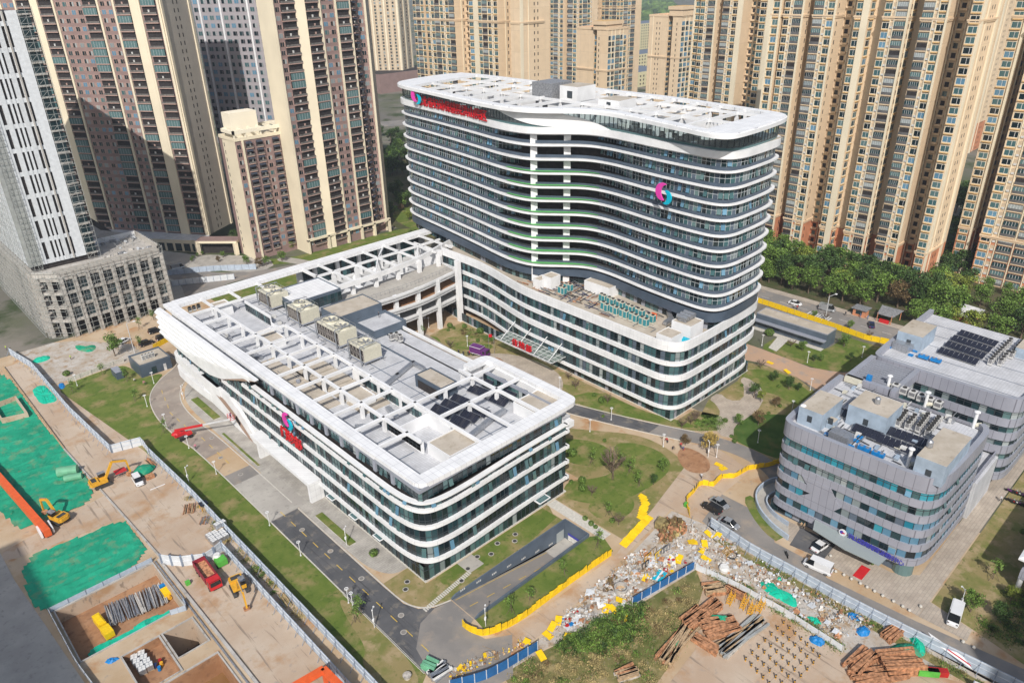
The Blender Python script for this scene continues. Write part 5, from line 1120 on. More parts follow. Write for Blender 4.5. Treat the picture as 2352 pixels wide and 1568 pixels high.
# street and plaza behind the clinic, toward the brown towers
sheet('ground_cover','concrete',[(79,262),(100,262),(108,312),(80,372),(60,420),(60,340),(79,330)],.03)
sheet('street','asphalt_dusty',smooth([(84,262),(92,262),(104,272),(130,261),(150,256),(158,262),(130,270),(112,276),(100,292),(92,318),(80,350),(72,350),(84,310),(92,288)],True,2),.06)
sheet('plaza','paver_grey',smooth([(104,292),(112,276),(124,272),(128,284),(121,297),(109,311),(103,305)],True,1),.07)
sheet('lawn','lawn',smooth([(121,284),(126,274),(150,263),(190,262),(194,272),(186,277),(140,276),(124,285)],True,1),.065)
sheet('lawn','lawn',[(92,262),(104,267),(118,263),(150,250),(190,240),(190,232),(100,232),(92,245)],.05)
sheet('path','paver_grey',smooth([(128,280),(132,270),(136,262),(140,262),(137,272),(133,282)],True,1),.08)
sheet('garden','lawn',smooth([(192,232),(205,236),(214,262),(216,300),(205,305),(192,285)],True,2),.065)
sheet('path','kerb',smooth([(194,240),(199,243),(203,262),(206,285),(203,286),(198,262),(193,246)],True,2),.08)
sheet('street','asphalt_dusty',[(150,560),(500,430),(900,420),(900,440),(500,450),(150,590)],.06)
# ================================================================ PROPS
U1_=ZZ(660,1400,700,1344)
V1=ZZ(1500,1350,800,1344); V2=ZZ(1100,1050,800,1344)
def xy(F,u,v,z=0.): g=G(*F(u,v),z); return g[0],g[1]
def heading(F,a,b,z=0.):
    p=xy(F,*a,z);q=xy(F,*b,z); return ((p[0]+q[0])/2,(p[1]+q[1])/2),math.atan2(q[1]-p[1],q[0]-p[0])
def place(proto,loc,rz,label,cat=None,group=None,used=set()):
    if proto.as_pointer() in used: r=copy_tree(proto)
    else: r=proto; used.add(proto.as_pointer())
    r.location=loc; r.rotation_euler=(0,0,rz); r['label']=label
    if cat: r['category']=cat
    if group: r['group']=group
    return r
# ---- fences made of panels on posts
def fence(name,label,cat,path,h,step,m,post=None,pm='hoard_post',t=.08,wob=0.,rail=None,seed=1,brace=False,z0=0.):
    rng=random.Random(seed); P=resample(path,step); root=empty(name,(P[0][0],P[0][1],0),label,cat)
    for a,b in zip(P,P[1:]):
        dx,dy=b[0]-a[0],b[1]-a[1]; l=math.hypot(dx,dy); nx,ny=-dy/l,dx/l; w1=rng.uniform(-wob,wob);w2=rng.uniform(-wob,wob)
        hh=h*(1+rng.uniform(-.02,.02)); mb=MB(); g=.02
        mb.slab([(a[0]+dx*g,a[1]+dy*g,z0+.03),(b[0]-dx*g,b[1]-dy*g,z0+.03),(b[0]-dx*g+nx*w1,b[1]-dy*g+ny*w1,z0+hh),(a[0]+dx*g+nx*w2,a[1]+dy*g+ny*w2,z0+hh)],(nx*t,ny*t,0),m)
        if rail: mb.bar((a[0],a[1],z0+h*.93),(b[0],b[1],z0+h*.93),.13,.1,rail); mb.bar((a[0]-nx*.02,a[1]-ny*.02,z0+h*.5),(b[0]-nx*.02,b[1]-ny*.02,z0+h*.5),.1,.05,rail)
        mb.build('panel',root)
    if post:
        for i,p in enumerate(P):
            mb=MB(); mb.box(p[0]-post/2,p[1]-post/2,z0,p[0]+post/2,p[1]+post/2,z0+h+.12,pm)
            if brace:
                a=P[max(0,i-1)];b=P[min(len(P)-1,i+1)];dx,dy=b[0]-a[0],b[1]-a[1];l=math.hypot(dx,dy); mb.bar((p[0],p[1],z0+h*.8),(p[0]-dy/l*brace,p[1]+dx/l*brace,z0+.05),.07,.07,pm)
            mb.build('post',root)
    return root
fence('hoarding','long pale blue-grey hoarding separating the building site from the west lawn','hoarding',[(28,262),(30.6,246),(30.8,210),(32.4,181.6)],2.5,3,'hoard_blue',.16,rail='hoard_white',seed=1,brace=-1.2)
fence('hoarding','short pale hoarding return with a blue tank beside the top excavator','hoarding',[(32.6,181.3),(39.2,179.5),(38.7,173)],2.5,2.3,'hoard_white',.16,rail='hoard_blue',seed=2)
fence('hoarding','near run of pale hoarding along the lawn down to the bottom border','hoarding',[(38.8,173),(39.6,150),(39.9,118),(40.2,85),(40.4,60)],2.5,3,'hoard_blue',.16,rail='hoard_white',seed=3,brace=-1.2)
fence('hoarding','white site gate hoarding between the slab yard and the truck lane','hoarding',[(26.4,132.7),(28.6,129.6),(33.2,126.4),(36.8,127.8)],2.6,2.2,'hoard_white',.35,rail='hoard_white',seed=4)
fence('hoarding','pale hoarding beside the truck lane with a yellow and black striped foot','hoarding',[(36.8,127.8),(36.9,111),(37.1,87.8),(37.3,64)],2.4,2.6,'hoard_blue',.14,rail='hoard_white',seed=5,brace=-.9)
fence('hoarding','low pale blue hoarding along the pit edge above the grey pipes','hoarding',[(6.6,134.8),(25.2,134.9)],1.1,3,'hoard_blue',.12,seed=6)
fence('hoarding','low pale sheets along the left edge of the pits','hoarding',[(6.3,134.6),(6.4,118.4),(6.9,113),(8.0,100)],1.2,3,'hoard_white',.12,seed=7)
fence('hoarding','low pale sheets at the pit corner beside the yellow pump','hoarding',[(25.3,119.6),(25.2,117.2),(22.4,118.2)],1.2,1.5,'hoard_blue',.12,seed=8)
fence('hoarding','grey-blue hoarding with diagonal braces along the office road','hoarding',[(113.0,61.8),(111.7,52),(111.7,35),(112,25),(112.6,17),(113.4,6),(114,-6)],2.5,2.4,'hoard_blue',.12,rail='hoard_white',seed=9,brace=-1.3)
fence('hoarding','low white weathered hoarding round the yard of rusty steel','hoarding',[(100.2,56.9),(101.5,48.4),(101.9,39.8),(101.2,28.2)],1.5,2.2,'hoard_white',.16,pm='kerb',seed=10)
fence('hoarding','white hoarding at the bottom right corner near the street','hoarding',[(108.5,10.5),(110,3),(111.5,-8)],2.2,2.4,'hoard_white',.14,seed=11)
fence('hoarding','broken deep blue hoarding among the weeds below the dirt road','hoarding',[(49,69.5),(54,66.9),(57.8,66.0),(64.8,65)],2.1,2.2,'fence_deepblue',.12,pm='hoard_white',seed=12)
fence('hoarding','half-buried deep blue hoarding between the rubbish field and the weeds','hoarding',[(84.4,59.9),(92,58.6),(100.2,57.2)],1.8,2.2,'fence_deepblue',.12,pm='hoard_white',seed=13)
fence('hoarding','pale hoarding beside the street at the foot of the raw concrete podium','hoarding',[(87,283),(91.5,281),(98,277),(107,272)],2.3,2.6,'hoard_white',.14,seed=14)
fence('hoarding','grey-blue hoarding with a blue board behind the clinic roof','hoarding',[(86,290),(90,296),(104,288),(118,276)],2.3,2.8,'hoard_blue',.14,seed=15)
fence('site_wall','crumbling white plastered wall behind the big west lawn','wall',[(35.6,228.8),(43,229.6),(51.8,230.9)],1.5,3,'kerb',.25,pm='kerb',t=.25,seed=16)
yb=lambda lab,path,h,seed,wob=.18,step=1.15: fence('barrier_fence',lab,'barrier',path,h,step,'barrier_yellow',None,wob=wob,seed=seed,t=.06)
yb('curved row of bright yellow barrier boards round the ramp lawn',smooth([(58.9,78.2),(58.9,76.4),(59.8,74),(61.6,73),(66,71.6),(75,71.5),(83,71.4),(91.8,70.9)],False,2),1.7,21)
yb('long yellow barrier hoarding along the road behind the service building',[(224,128),(224.2,113),(222.8,92),(221,76),(222.5,71),(222.5,58)],1.9,23,.05,2.4)
yb('zigzag yellow barrier boards from the clay heap to the office shade',[(112.5,66.5),(114.5,68.6),(117,70.4),(120,70.6),(123.5,71.4),(125,68.8),(129,69.2),(131,67.2),(136,66.6),(141,63.6),(147,62.0),(153,60)],1.4,24,.25,1.3)
yb('short yellow barrier row on the street behind the blue plant hut',[(61.5,232.5),(69,236)],1.8,25,.06,1.6)
for i,(c,a,n) in enumerate((((95.5,71.0),.15,13),((104.5,73.6),.5,5),((108.8,75.8),.9,4))):
    root=empty('fallen_barrier',(c[0],c[1],0),('flattened row of yellow barrier boards lying beside the dirt road','small pile of yellow barrier boards beyond the flattened row','last few toppled yellow boards nearest the clay heap')[i],'barrier'); rng=random.Random(40+i)
    for k in range(n):
        x=c[0]+math.cos(a)*k*.85;y=c[1]+math.sin(a)*k*.85; mb=MB(); t=rng.uniform(.1,.5); mb.slab([(x-.1,y-.9,.12),(x+.95,y-.9,.12+t),(x+.95,y+.9,.12+t),(x-.1,y+.9,.12)],(0,0,.1),'barrier_yellow'); mb.build('panel',root)
rng=random.Random(77)
for i,(F,u,v,w_) in enumerate(((R9,125,627,'by the brushwood heap'),(R9,205,643,'right of the brushwood heap'),(R9,180,695,'left of the black hose coil'),(R9,215,740,'below the black hose coil'),(R9,30,745,'left of the rubbish field'),(R9,235,575,'heaped against the hoarding end'),(R9,290,590,'under the hoarding end'),(R8,1720,1075,'in the middle of the white rubble'),(R8,1770,1080,'beside the middle board'),(R8,1840,1130,'above the white plastic sheeting'),(R8,1360,1195,'left of the pale rubble'),(R8,1330,1250,'nearest the curved barrier'),(R8,1460,1265,'above the pond bushes'),(R8,1400,1155,'at the upper left of the rubble'),(R8,1285,1390,'lying alone in the weeds'),(R8,2210,740,'below the black window frames'),(R8,2300,625,'beside the twig pile'),(R8,1820,1020,'right of the concrete ring'),(R8,1990,865,'left of the blue poster board'),(R8,1180,1310,'tangled at the blue hoarding end'),(R6,645,928,'upper one lying on the red road'),(R6,760,990,'lower one lying on the red road'),(R9,300,105,'upper one on the lane bend'),(R9,330,130,'lower one on the lane bend'))):
    x,y=xy(F,u,v); mb=MB(); a=rng.uniform(0,3); c,s_=math.cos(a),math.sin(a); h=.06+rng.uniform(0,.5)
    q=[(-.95,-.6),(.95,-.6),(.95,.6),(-.95,.6)]; mb.slab([(p[0]*c-p[1]*s_,p[0]*s_+p[1]*c,.12+(h if k in (1,2) else 0)) for k,p in enumerate(q)],(0,0,.08),'barrier_yellow')
    o=mb.build('loose_board'); o.location=(x,y,0); tag(o,'loose yellow barrier board '+w_,'board','loose yellow boards')
# ---- lamps
def lamp_proto():
    r=empty('lamp_post'); mb=MB(); mb.tube((0,0,0),(0,0,3.6),.075,'white',6); mb.tube((0,0,0),(0,0,.25),.16,'white',8); mb.build('pole',r)
    mb=MB(); 
    for i in range(14):
        a=2*math.pi*i/14;b=2*math.pi*(i+1)/14; mb.bar((.34*math.cos(a),.34*math.sin(a),3.62),(.34*math.cos(b),.34*math.sin(b),3.62),.1,.1,'white')
    mb.bar((-.3,0,3.6),(.3,0,3.6),.05,.05,'white'); mb.build('lamp_ring',r); return r
lp=lamp_proto()
LAMPS=((R4,1270,1500,'beside the red boom lift'),(R4,1117,1350,'on the kerb beyond the red boom lift'),(R4,990,1220,'where the west road starts to bend'),(R4,1035,1065,'by the wet patch in front of the plant hut'),(R4,520,1080,'alone at the far side of the west lawn'),(R7,1455,165,'on the lawn kerb across from the portal'),(R7,1813,510,'at the start of the black asphalt'),(R7,2022,712,'second along the black asphalt'),(R7,2343,1030,'third along the black asphalt'),
 (R5,790,815,'behind the purple truck'),(R5,1410,1100,'at the right end of the round forecourt'),(R5,1755,1310,'on the lawn strip before the hospital corner'),(R5,1612,1388,'on the dry lawn near the clinic corner'),(R5,2105,1490,'at the start of the curved garden path'),(R6,590,810,'beside the round clipped bush'),(R6,895,925,'on the lawn before the service building'),(R6,562,1462,'in the office shade on the lawn'),(R6,285,1560,'right of the yellow-leaved tree'),(R6,915,1110,'at the lane beside the grey office roof'),(R6,1262,890,'in shade behind the pergola'),(R6,790,1262,'at the dark garden edge left of the office roof'),(R8,20,1060,'at the last straight of the west road'),(R5,530,690,'under the bridge columns'))
for F,u,v,w_ in LAMPS: x,y=xy(F,u,v); place(lp,(x,y,0),0,'slim white ring lamp '+w_,'lamp post','white ring lamp posts')
def campole():
    r=empty('camera_post'); mb=MB(); mb.tube((0,0,0),(0,0,4.2),.07,'white',6); mb.box(-.2,-.15,1.6,.2,.15,2.2,'white'); mb.build('pole',r); mb=MB(); mb.bar((0,0,4.1),(1.1,.2,4.2),.07,.07,'white'); mb.blob((1.1,.2,4.0),.18,'white',6,rnd=0); mb.blob((0,0,4.3),.16,'white',6,rnd=0); mb.build('camera_arm',r); return r
cp_=campole()
for F,u,v,w_ in ((R7,1270,220,'on the lawn beside the site hoarding'),(R4,1235,1170,'on the grass island of the clinic forecourt'),(R8,165,1195,'on the lawn edge at the road bend'),(R8,912,1185,'behind the curved yellow barrier'),(R6,228,1560,'beside the yellow-leaved tree'),(R7,2330,640,'on the small triangular grass bed'),(R9,1920,1060,'behind the white minibus')):
    x,y=xy(F,u,v); place(cp_,(x,y,0),.6,'white camera post with curved arm '+w_,'camera post','white camera posts')
def tall_lamp(lab,F,base,head):
    x,y=xy(F,*base); h=Zat(*F(*head),(x,y)); r=empty('street_lamp',(x,y,0),lab,'street lamp'); mb=MB(); mb.tube((x,y,0),(x,y,h-.5),.12,'dim_white',6); mb.bar((x,y,h-.5),(x+1.6,y-1.2,h+.1),.1,.1,'dim_white'); mb.build('pole',r); mb=MB(); mb.box(x+1.5,y-1.6,h,x+2.3,y-1.0,h+.15,'white'); mb.build('lamp_head',r)
tall_lamp('tall grey street lamp rising in front of the tree belt',R6,(1015,640),(1065,472)); tall_lamp('tall white street lamp beside the round tree near the plant hut',R4,(905,860),(832,655))
# ---- vehicles
def wheels(r,xs,yw,rad,wd=.24):
    for x in xs:
        for s in (-1,1):
            mb=MB(); mb.tube((x,s*yw,rad),(x,s*(yw-wd),rad),rad,'tyre',12); mb.tube((x,s*(yw+.01),rad),(x,s*(yw-.05),rad),rad*.55,'chrome',10); mb.build('wheel',r)
def hull(mb,secs,m):
    """loft of cross sections [(x,[(y,z)..])]"""
    n=len(secs[0][1]); vs=[(x,y,z) for x,s in secs for y,z in s]; fs=[]
    for i in range(len(secs)-1):
        for j in range(n): a=i*n+j;b=i*n+(j+1)%n; fs.append((a,b,b+n,a+n))
    fs+=[tuple(range(n-1,-1,-1)),tuple(range((len(secs)-1)*n,len(secs)*n))]; mb.mesh(vs,fs,m)
def car(col,kind='sedan'):
    r=empty('parked_car'); L,W=(4.7,.9) if kind!='van' else (5.4,1.0); h=1.45 if kind=='sedan' else (1.7 if kind=='suv' else 2.3)
    def sec(w,z0,z1,t=.12): return [(-w,z0),(w,z0),(w+.03,(z0+z1)/2),(w-t,z1),(-w+t,z1),(-w-.03,(z0+z1)/2)]
    mb=MB(); zb=.82 if kind=='sedan' else .95; zb=1.1 if kind=='van' else zb
    hull(mb,[(-L/2,sec(W-.18,.4,zb-.12)),(-L/2+.25,sec(W-.03,.28,zb)),(-.6,sec(W,.26,zb+.04)),(.9,sec(W,.26,zb)),(L/2-.5,sec(W-.05,.28,zb-.1)),(L/2-.05,sec(W-.2,.36,zb-.3))],col)
    mb.build('body',r,smooth=False)
    mb=MB(); a,b=(-1.7,1.35) if kind=='sedan' else ((-L/2+.12,1.3) if kind=='suv' else (-L/2+.1,2.2))
    ra,rb=(-.95,.45) if kind=='sedan' else ((-L/2+.35,.5) if kind=='suv' else (-L/2+.15,1.5)); W2=W-.18
    hull(mb,[(a,[(-W+.08,zb-.02),(W-.08,zb-.02),(W-.1,zb),(-W+.1,zb)]),(ra,[(-W+.07,zb-.02),(W-.07,zb-.02),(W2,h-.03),(-W2,h-.03)]),(rb,[(-W+.07,zb-.02),(W-.07,zb-.02),(W2,h-.03),(-W2,h-.03)]),(b,[(-W+.08,zb-.02),(W-.08,zb-.02),(W-.1,zb),(-W+.1,zb)])],'windscreen'); 
    mb.build('window',r)
    mb=MB(); mb.slab([(ra,-W2,h-.04),(rb,-W2,h-.04),(rb,W2,h-.04),(ra,W2,h-.04)],(0,0,.06),col)
    if kind=='van':
        mb.box(ra+.05,-W+.02,zb-.02,.6,W-.02,h-.05,col)
    for x in ((ra+rb)/2,): 
        for s in (-1,1): mb.bar((x,s*(W-.06),zb),(x,s*W2,h-.02),.1,.05,col)
    mb.build('roof',r)
    for s in (-1,1):
        mb=MB(); mb.box(L/2-.25,s*(W-.32)-.16,zb-.33,L/2-.06,s*(W-.32)+.16,zb-.17,'chrome'); mb.build('headlight',r)
        mb=MB(); mb.box(-L/2-.02,s*(W-.32)-.16,zb-.3,-L/2+.1,s*(W-.32)+.16,zb-.12,'lamp_red'); mb.build('tail_light',r)
    wheels(r,(-L/2+.95,L/2-.95),W,.34); return r
protos={}
def vehicle(kind,col,F,a,b,label,cat='car',group='cars parked and driving around the site'):
    k=(kind,col); c,rz=heading(F,a,b)
    if k not in protos: protos[k]=car(col,kind)
    r=place(protos[k],(c[0],c[1],.08),rz,label,cat,group); 
    if kind=='van': r.name='parked_van'
vehicle('suv','car_black',R9,(300,435),(200,378),'black estate car parked against the yellow barrier by the office road')
vehicle('sedan','car_silver',R9,(258,342),(352,400),'silver saloon parked next to the black estate car')
vehicle('sedan','car_silver',R9,(332,492),(402,525),'pale saloon half hidden behind the start of the grey-blue hoarding')
vehicle('sedan','car_white',R9,(938,690),(1025,632),'white saloon parked in the black bay before the office')
vehicle('van','car_white',R9,(1050,840),(880,765),'long white panel van passing the office forecourt','van')
vehicle('van','car_white',R9,(1900,1065),(1860,1205),'white minibus parked on the verge at the right border','minibus')
vehicle('suv','car_white',R7,(908,185),(955,258),'white estate car parked in the dusty works yard by the excavator')
vehicle('suv','car_black',R4,(1005,735),(1090,708),'topmost black car in the street by the green netting')
vehicle('suv','car_black',R4,(1055,780),(1145,750),'middle black car in the street bay near the clinic corner')
vehicle('suv','car_black',R4,(940,822),(1035,788),'lowest black car, just above the plant hut roof')
vehicle('sedan','car_white',R4,(812,800),(858,775),'white car half hidden behind the round tree')
vehicle('sedan','car_white',R4,(1135,690),(1185,680),'white car at the clinic corner beside the bundled netting')
vehicle('van','car_silver',R4,(1165,305),(1230,290),'grey people carrier in shade on the street below the gatehouse','van')
vehicle('sedan','car_white',R6,(775,525),(852,545),'white saloon driving on the road by the tree belt')
vehicle('van','car_silver',R6,(985,565),(1068,585),'silver minivan standing by the zebra crossing','van')
vehicle('sedan','car_blue',R6,(1330,705),(1318,655),'dark blue car driving toward the camera near the gate shelter')
def truck(lab,F,a,b,L,body,cabm,kind):
    c,rz=heading(F,a,b); r=empty({'box':'box_truck','dump':'dump_truck'}[kind],(0,0,0),lab,'truck'); W=1.2
    mb=MB(); mb.box(L/2-1.9,-W+.05,.7,L/2-.15,W-.05,2.5,cabm); mb.slab([(L/2-.15,-W+.05,.7),(L/2-.15,W-.05,.7),(L/2-.3,W-.1,2.5),(L/2-.3,-W+.1,2.5)],(.12,0,0),cabm); mb.build('cab',r)
    mb=MB(); mb.slab([(L/2-.02,-W+.2,1.5),(L/2-.02,W-.2,1.5),(L/2-.14,W-.25,2.35),(L/2-.14,-W+.25,2.35)],(.03,0,0),'windscreen'); mb.box(L/2-1.3,-W+.02,1.5,L/2-.5,W-.02,2.3,'windscreen'); mb.build('window',r)
    mb=MB()
    if kind=='box': mb.box(-L/2,-W,.8,L/2-2.0,W,3.0,body); mb.box(-L/2+.02,-W-.02,.8,L/2-2.02,-W+.0,.95,'white'); mb.box(-L/2,-W-.02,2.9,L/2-2.0,W+.02,3.03,'white'); mb.box(-L/2+.05,-W+.05,3.02,L/2-2.05,W-.05,3.05,body)
    else:
        x0,x1=-L/2,L/2-2.1; mb.box(x0,-W,.9,x1,W,1.1,body); mb.box(x0,-W,1.1,x1,-W+.12,2.3,body); mb.box(x0,W-.12,1.1,x1,W,2.3,body); mb.box(x0,-W,1.1,x0+.12,W,2.3,body); mb.box(x1-.12,-W,1.1,x1,W,2.5,body); mb.box(x0+.12,-W+.12,1.1,x1-.12,W-.12,1.35,'rust')
        for k in range(5): x=x0+.3+k*(x1-x0-.6)/4; mb.box(x,-W-.06,1.0,x+.12,-W,2.3,body); mb.box(x,W,1.0,x+.12,W+.06,2.3,body)
    mb.build('cargo_box' if kind=='box' else 'tipper_body',r)
    mb=MB(); mb.box(-L/2+.2,-.5,.55,L/2-.3,.5,.85,'hazard'); mb.build('chassis',r)
    wheels(r,(L/2-1.1,-L/2+1.2)+((-L/2+2.4,) if kind=='dump' else ()),W,.48,.35); r.location=(c[0],c[1],.08); r.rotation_euler=(0,0,rz); return r
pt=truck('purple box truck with white lettering parked on the hospital forecourt',R5,(822,862),(925,893),6.2,'purple','purple','box')
truck('maroon dump truck with an empty rusty bed in the truck lane',R7,(1345,790),(1465,955),8.8,'truck_maroon','mach_red','dump')
# ---- excavators
def excavator(lab,x,y,rz,reach,mm='mach_yellow',turn=0.,dig=True):
    r=empty('excavator',(0,0,0),lab,'excavator')
    for s in (-1,1):
        mb=MB(); P=[(-1.7,.15),(-1.9,.5),(-1.6,.85),(1.6,.85),(1.9,.5),(1.7,.15)]
        mb.mesh([(a,s*1.15-.28,b) for a,b in P]+[(a,s*1.15+.28,b) for a,b in P],[tuple(range(5,-1,-1)),tuple(range(6,12))]+[(i,(i+1)%6,6+(i+1)%6,6+i) for i in range(6)],'hazard'); mb.build('track',r)
    mb=MB(); ct,st=math.cos(turn),math.sin(turn)
    def T(p): return (p[0]*ct-p[1]*st,p[0]*st+p[1]*ct,p[2])
    b=MB(); b.lathe((0,0,.8),[(.8,0),(.8,.25)],'hazard',12); b.box(-2.3,-1.25,1.05,1.2,1.25,1.75,mm); b.prism([(-2.3,-1.1),(-2.55,-.7),(-2.55,.7),(-2.3,1.1)],1.05,1.9,mm); b.box(-2.2,-1.2,1.75,-.6,1.2,2.1,mm); b.box(-2.0,-.9,2.1,-1.0,.9,2.16,'hazard'); b.v=[T(p) for p in b.v]; b.build('body',r)
    b=MB(); b.box(-.3,.25,1.75,1.25,1.2,2.9,'windscreen'); b.box(-.35,.2,2.9,1.3,1.25,3.0,'steel_dull'); b.box(-.35,.2,1.7,1.3,1.25,2.0,mm); b.v=[T(p) for p in b.v]; b.build('cab',r)
    b=MB(); R1_,R2_=reach
    el=(R1_*.52,0,1.5+R1_*.62); tip=(R1_,0,1.5+R1_*.45)
    b.bar((.9,-.3,1.6),(el[0],-.3,el[2]),.4,.55,mm); b.bar((el[0],-.3,el[2]),(tip[0],-.3,tip[2]),.35,.45,mm); b.bar((1.0,-.3,1.5),(el[0]*.8,-.3,el[2]*.72),.14,.14,'steel'); b.v=[T(p) for p in b.v]; b.build('boom',r)
    b=MB(); bk=(R1_+R2_*.2,0,.9); b.bar((tip[0],-.3,tip[2]),(bk[0],-.3,bk[2]),.3,.38,mm); b.bar((el[0]+.2,-.3,el[2]+.35),(tip[0]+.1,-.3,tip[2]+.5),.13,.13,'steel'); b.v=[T(p) for p in b.v]; b.build('stick',r)
    b=MB(); P=[(0,0),(-.75,-.1),(-1.05,-.55),(-.6,-.9),(-.1,-.75)]; b.mesh([(bk[0]+a,-.8,bk[2]+c) for a,c in P]+[(bk[0]+a,.25,bk[2]+c) for a,c in P],[tuple(range(5)),tuple(range(9,4,-1))]+[(i,(i+1)%5,5+(i+1)%5,5+i) for i in range(5)],'rust'); b.v=[T(p) for p in b.v]; b.build('bucket',r)
    r.location=(x,y,.06); r.rotation_euler=(0,0,rz)
x,y=xy(R7,690,240); x2,y2=xy(R7,890,160); excavator('yellow excavator on the kerb reaching its arm toward the covered heap',x,y,math.atan2(y2-y,x2-x),(6.0,1.5))
x,y=xy(R7,400,480); x2,y2=xy(R7,310,425); excavator('yellow excavator with folded arm on green netting beside the orange girder',x,y,math.atan2(y2-y,x2-x)+.1,(5.2,1.4))
x,y=xy(R7,1610,945); x2,y2=xy(R7,1680,1090); excavator('yellow excavator with its arm stretched down behind the dump truck',x,y,math.atan2(y2-y,x2-x),(5.8,2.2))
# ---- boom lift
bl=empty('boom_lift',(0,0,0),'red boom lift on the west road reaching its basket up to the white wall','boom lift')
x,y=xy(R4,1240,1430); bx_,by_=58.3,167.8; bz=4.6
mb=MB(); mb.box(x-1.4,y-1.1,.5,x+1.6,y+1.1,1.0,'hazard'); mb.build('chassis',bl)
mb=MB(); mb.box(x-2.2,y-.2,1.0,x+.6,y+1.4,1.9,'mach_red'); mb.blob((x-1.6,y+.7,1.7),1.0,'mach_red',8,(1.1,1,.6),.05); mb.box(x+.3,y-1.2,1.0,x+1.8,y-.2,1.7,'mach_red'); mb.build('turret',bl)
for sx in (-1.1,1.3):
    for s in (-1,1): mb=MB(); mb.tube((x+sx,y+s*1.3,.5),(x+sx,y+s*.95,.5),.5,'tyre',12); mb.build('wheel',bl)
mb=MB(); p0=Vector((x-1.6,y+.9,2.6));p2=Vector((bx_-.5,by_-.2,bz)); p1=p0.lerp(p2,.5); mb.bar((x-.4,y+.3,1.8),p0,.4,.5,'mach_red'); mb.bar(p0,p1,.42,.5,'mach_red'); mb.bar(p1,p2,.28,.34,'dim_white'); mb.build('boom',bl)
mb=MB(); 
for a,b_ in (((-.9,-.5),(.9,-.5)),((.9,-.5),(.9,.5)),((.9,.5),(-.9,.5)),((-.9,.5),(-.9,-.5))):
    for z in (0,.55,1.1): mb.bar((bx_-.3+a[0]*.5,by_+a[1]*2,bz+z),(bx_-.3+b_[0]*.5,by_+b_[1]*2,bz+z),.07,.07,'mach_red')
    mb.bar((bx_-.3+a[0]*.5,by_+a[1]*2,bz),(bx_-.3+a[0]*.5,by_+a[1]*2,bz+1.1),.07,.07,'mach_red')
mb.build('basket',bl)
# ---- orange girders
gd=empty('gantry_girder',(0,0,0),'long orange gantry girder lying across the green netting with white end ladders','girder')
a=xy(R7,0,190,1.5); b=xy(R7,320,555,1.5); mb=MB(); mb.bar((a[0]-6*(b[0]-a[0])/20,a[1]-6*(b[1]-a[1])/20,1.3),(b[0],b[1],1.3),1.3,1.7,'crane_orange'); mb.build('beam',gd)
mb=MB(); mb.box(b[0]-1.3,b[1]+.5,.3,b[0]-.9,b[1]+4,1.5,'white'); mb.box(b[0]+1.0,b[1]+.6,.5,b[0]+1.3,b[1]+4.2,1.6,'white'); mb.build('ladder',gd)
gc=empty('gantry_crane',(0,0,0),'orange gantry crane frame cut off by the bottom border','gantry crane')
a=xy(R7,1960,1600,5); b=xy(R7,2175,1475,5); c=xy(R7,2300,1600,5); mb=MB(); mb.bar((a[0],a[1],5),(b[0],b[1],5),1.0,1.0,'crane_orange'); mb.bar((b[0],b[1],5),(c[0],c[1],5),1.0,1.0,'crane_orange'); mb.build('beam',gc)
for p in (a,b,c): mb=MB(); mb.bar((p[0],p[1],0),(p[0],p[1],4.6),.6,.6,'crane_orange'); mb.build('leg',gc)
# ---- yard goods
def pile(name,lab,cat,c,n,L,r,rz,mats,seed,z=.05,spread=2.,layers=2,square=False,jit=.08):
    rng=random.Random(seed); root=empty(name,(c[0],c[1],z),lab,cat); kid={'pipe_stack':'pipe','timber_stack':'plank','steel_stack':'girder'}.get(name,'piece')
    for k in range(n):
        t=(k%(n//layers)+.5)/(n//layers)-.5; ly=k//(n//layers); o=t*spread; a=rz+rng.uniform(-jit,jit); cx=c[0]-math.sin(rz)*o+rng.uniform(-.2,.2);cy=c[1]+math.cos(rz)*o+rng.uniform(-.2,.2)
        d=(math.cos(a)*L/2*rng.uniform(.85,1.05),math.sin(a)*L/2); zz=z+r+ly*r*1.8; mb=MB()
        if square: mb.bar((cx-d[0],cy-d[1],zz),(cx+d[0],cy+d[1],zz),r*2,r*2,rng.choice(mats))
        else: mb.tube((cx-d[0],cy-d[1],zz),(cx+d[0],cy+d[1],zz),r,rng.choice(mats),7)
        mb.build(kid,root)
    return root
a=xy(R7,760,1110,-2.5); b=xy(R7,1080,960,-2.5); ang=math.atan2(b[1]-a[1],b[0]-a[0])
pile('pipe_stack','wide bundle of long grey steel pipes lying in the near pit','pipe stack',((a[0]+b[0])/2,(a[1]+b[1])/2),48,6.2,.13,ang+1.5,['steel_dull','steel','raw_concrete'],31,-2.7,10.5,2)
pile('timber_stack','bundle of brown poles on the dusty yard beside the hoarding','timber stack',xy(R7,1275,400),14,3.4,.09,heading(R7,(1215,430),(1330,370))[1]+1.0,['wood','rust'],32,.1,2.4,2)
pile('timber_stack','small bundle of bent rods right of the brown poles','timber stack',xy(R7,1380,480),10,2.6,.08,.9,['steel_dull','rust'],33,.1,1.8,2)
pile('timber_stack','brown pole bundle beside the covered heap near the hoarding','timber stack',xy(R7,1010,95),9,4.2,.12,heading(R7,(970,60),(1040,130))[1],['rust','wood'],34,.1,1.4,3)
pile('timber_stack','thin timber pile in the alley between two hoardings','timber stack',xy(R7,1920,1010),16,4,.08,heading(R7,(1890,960),(1960,1060))[1],['wood','straw','steel_dull'],35,.1,1.6,2)
cube=MB(); cube.box(-.55,-.55,.15,.55,.55,1.15,'white_pl'); cube.box(-.6,-.6,0,.6,.6,.14,'wood')
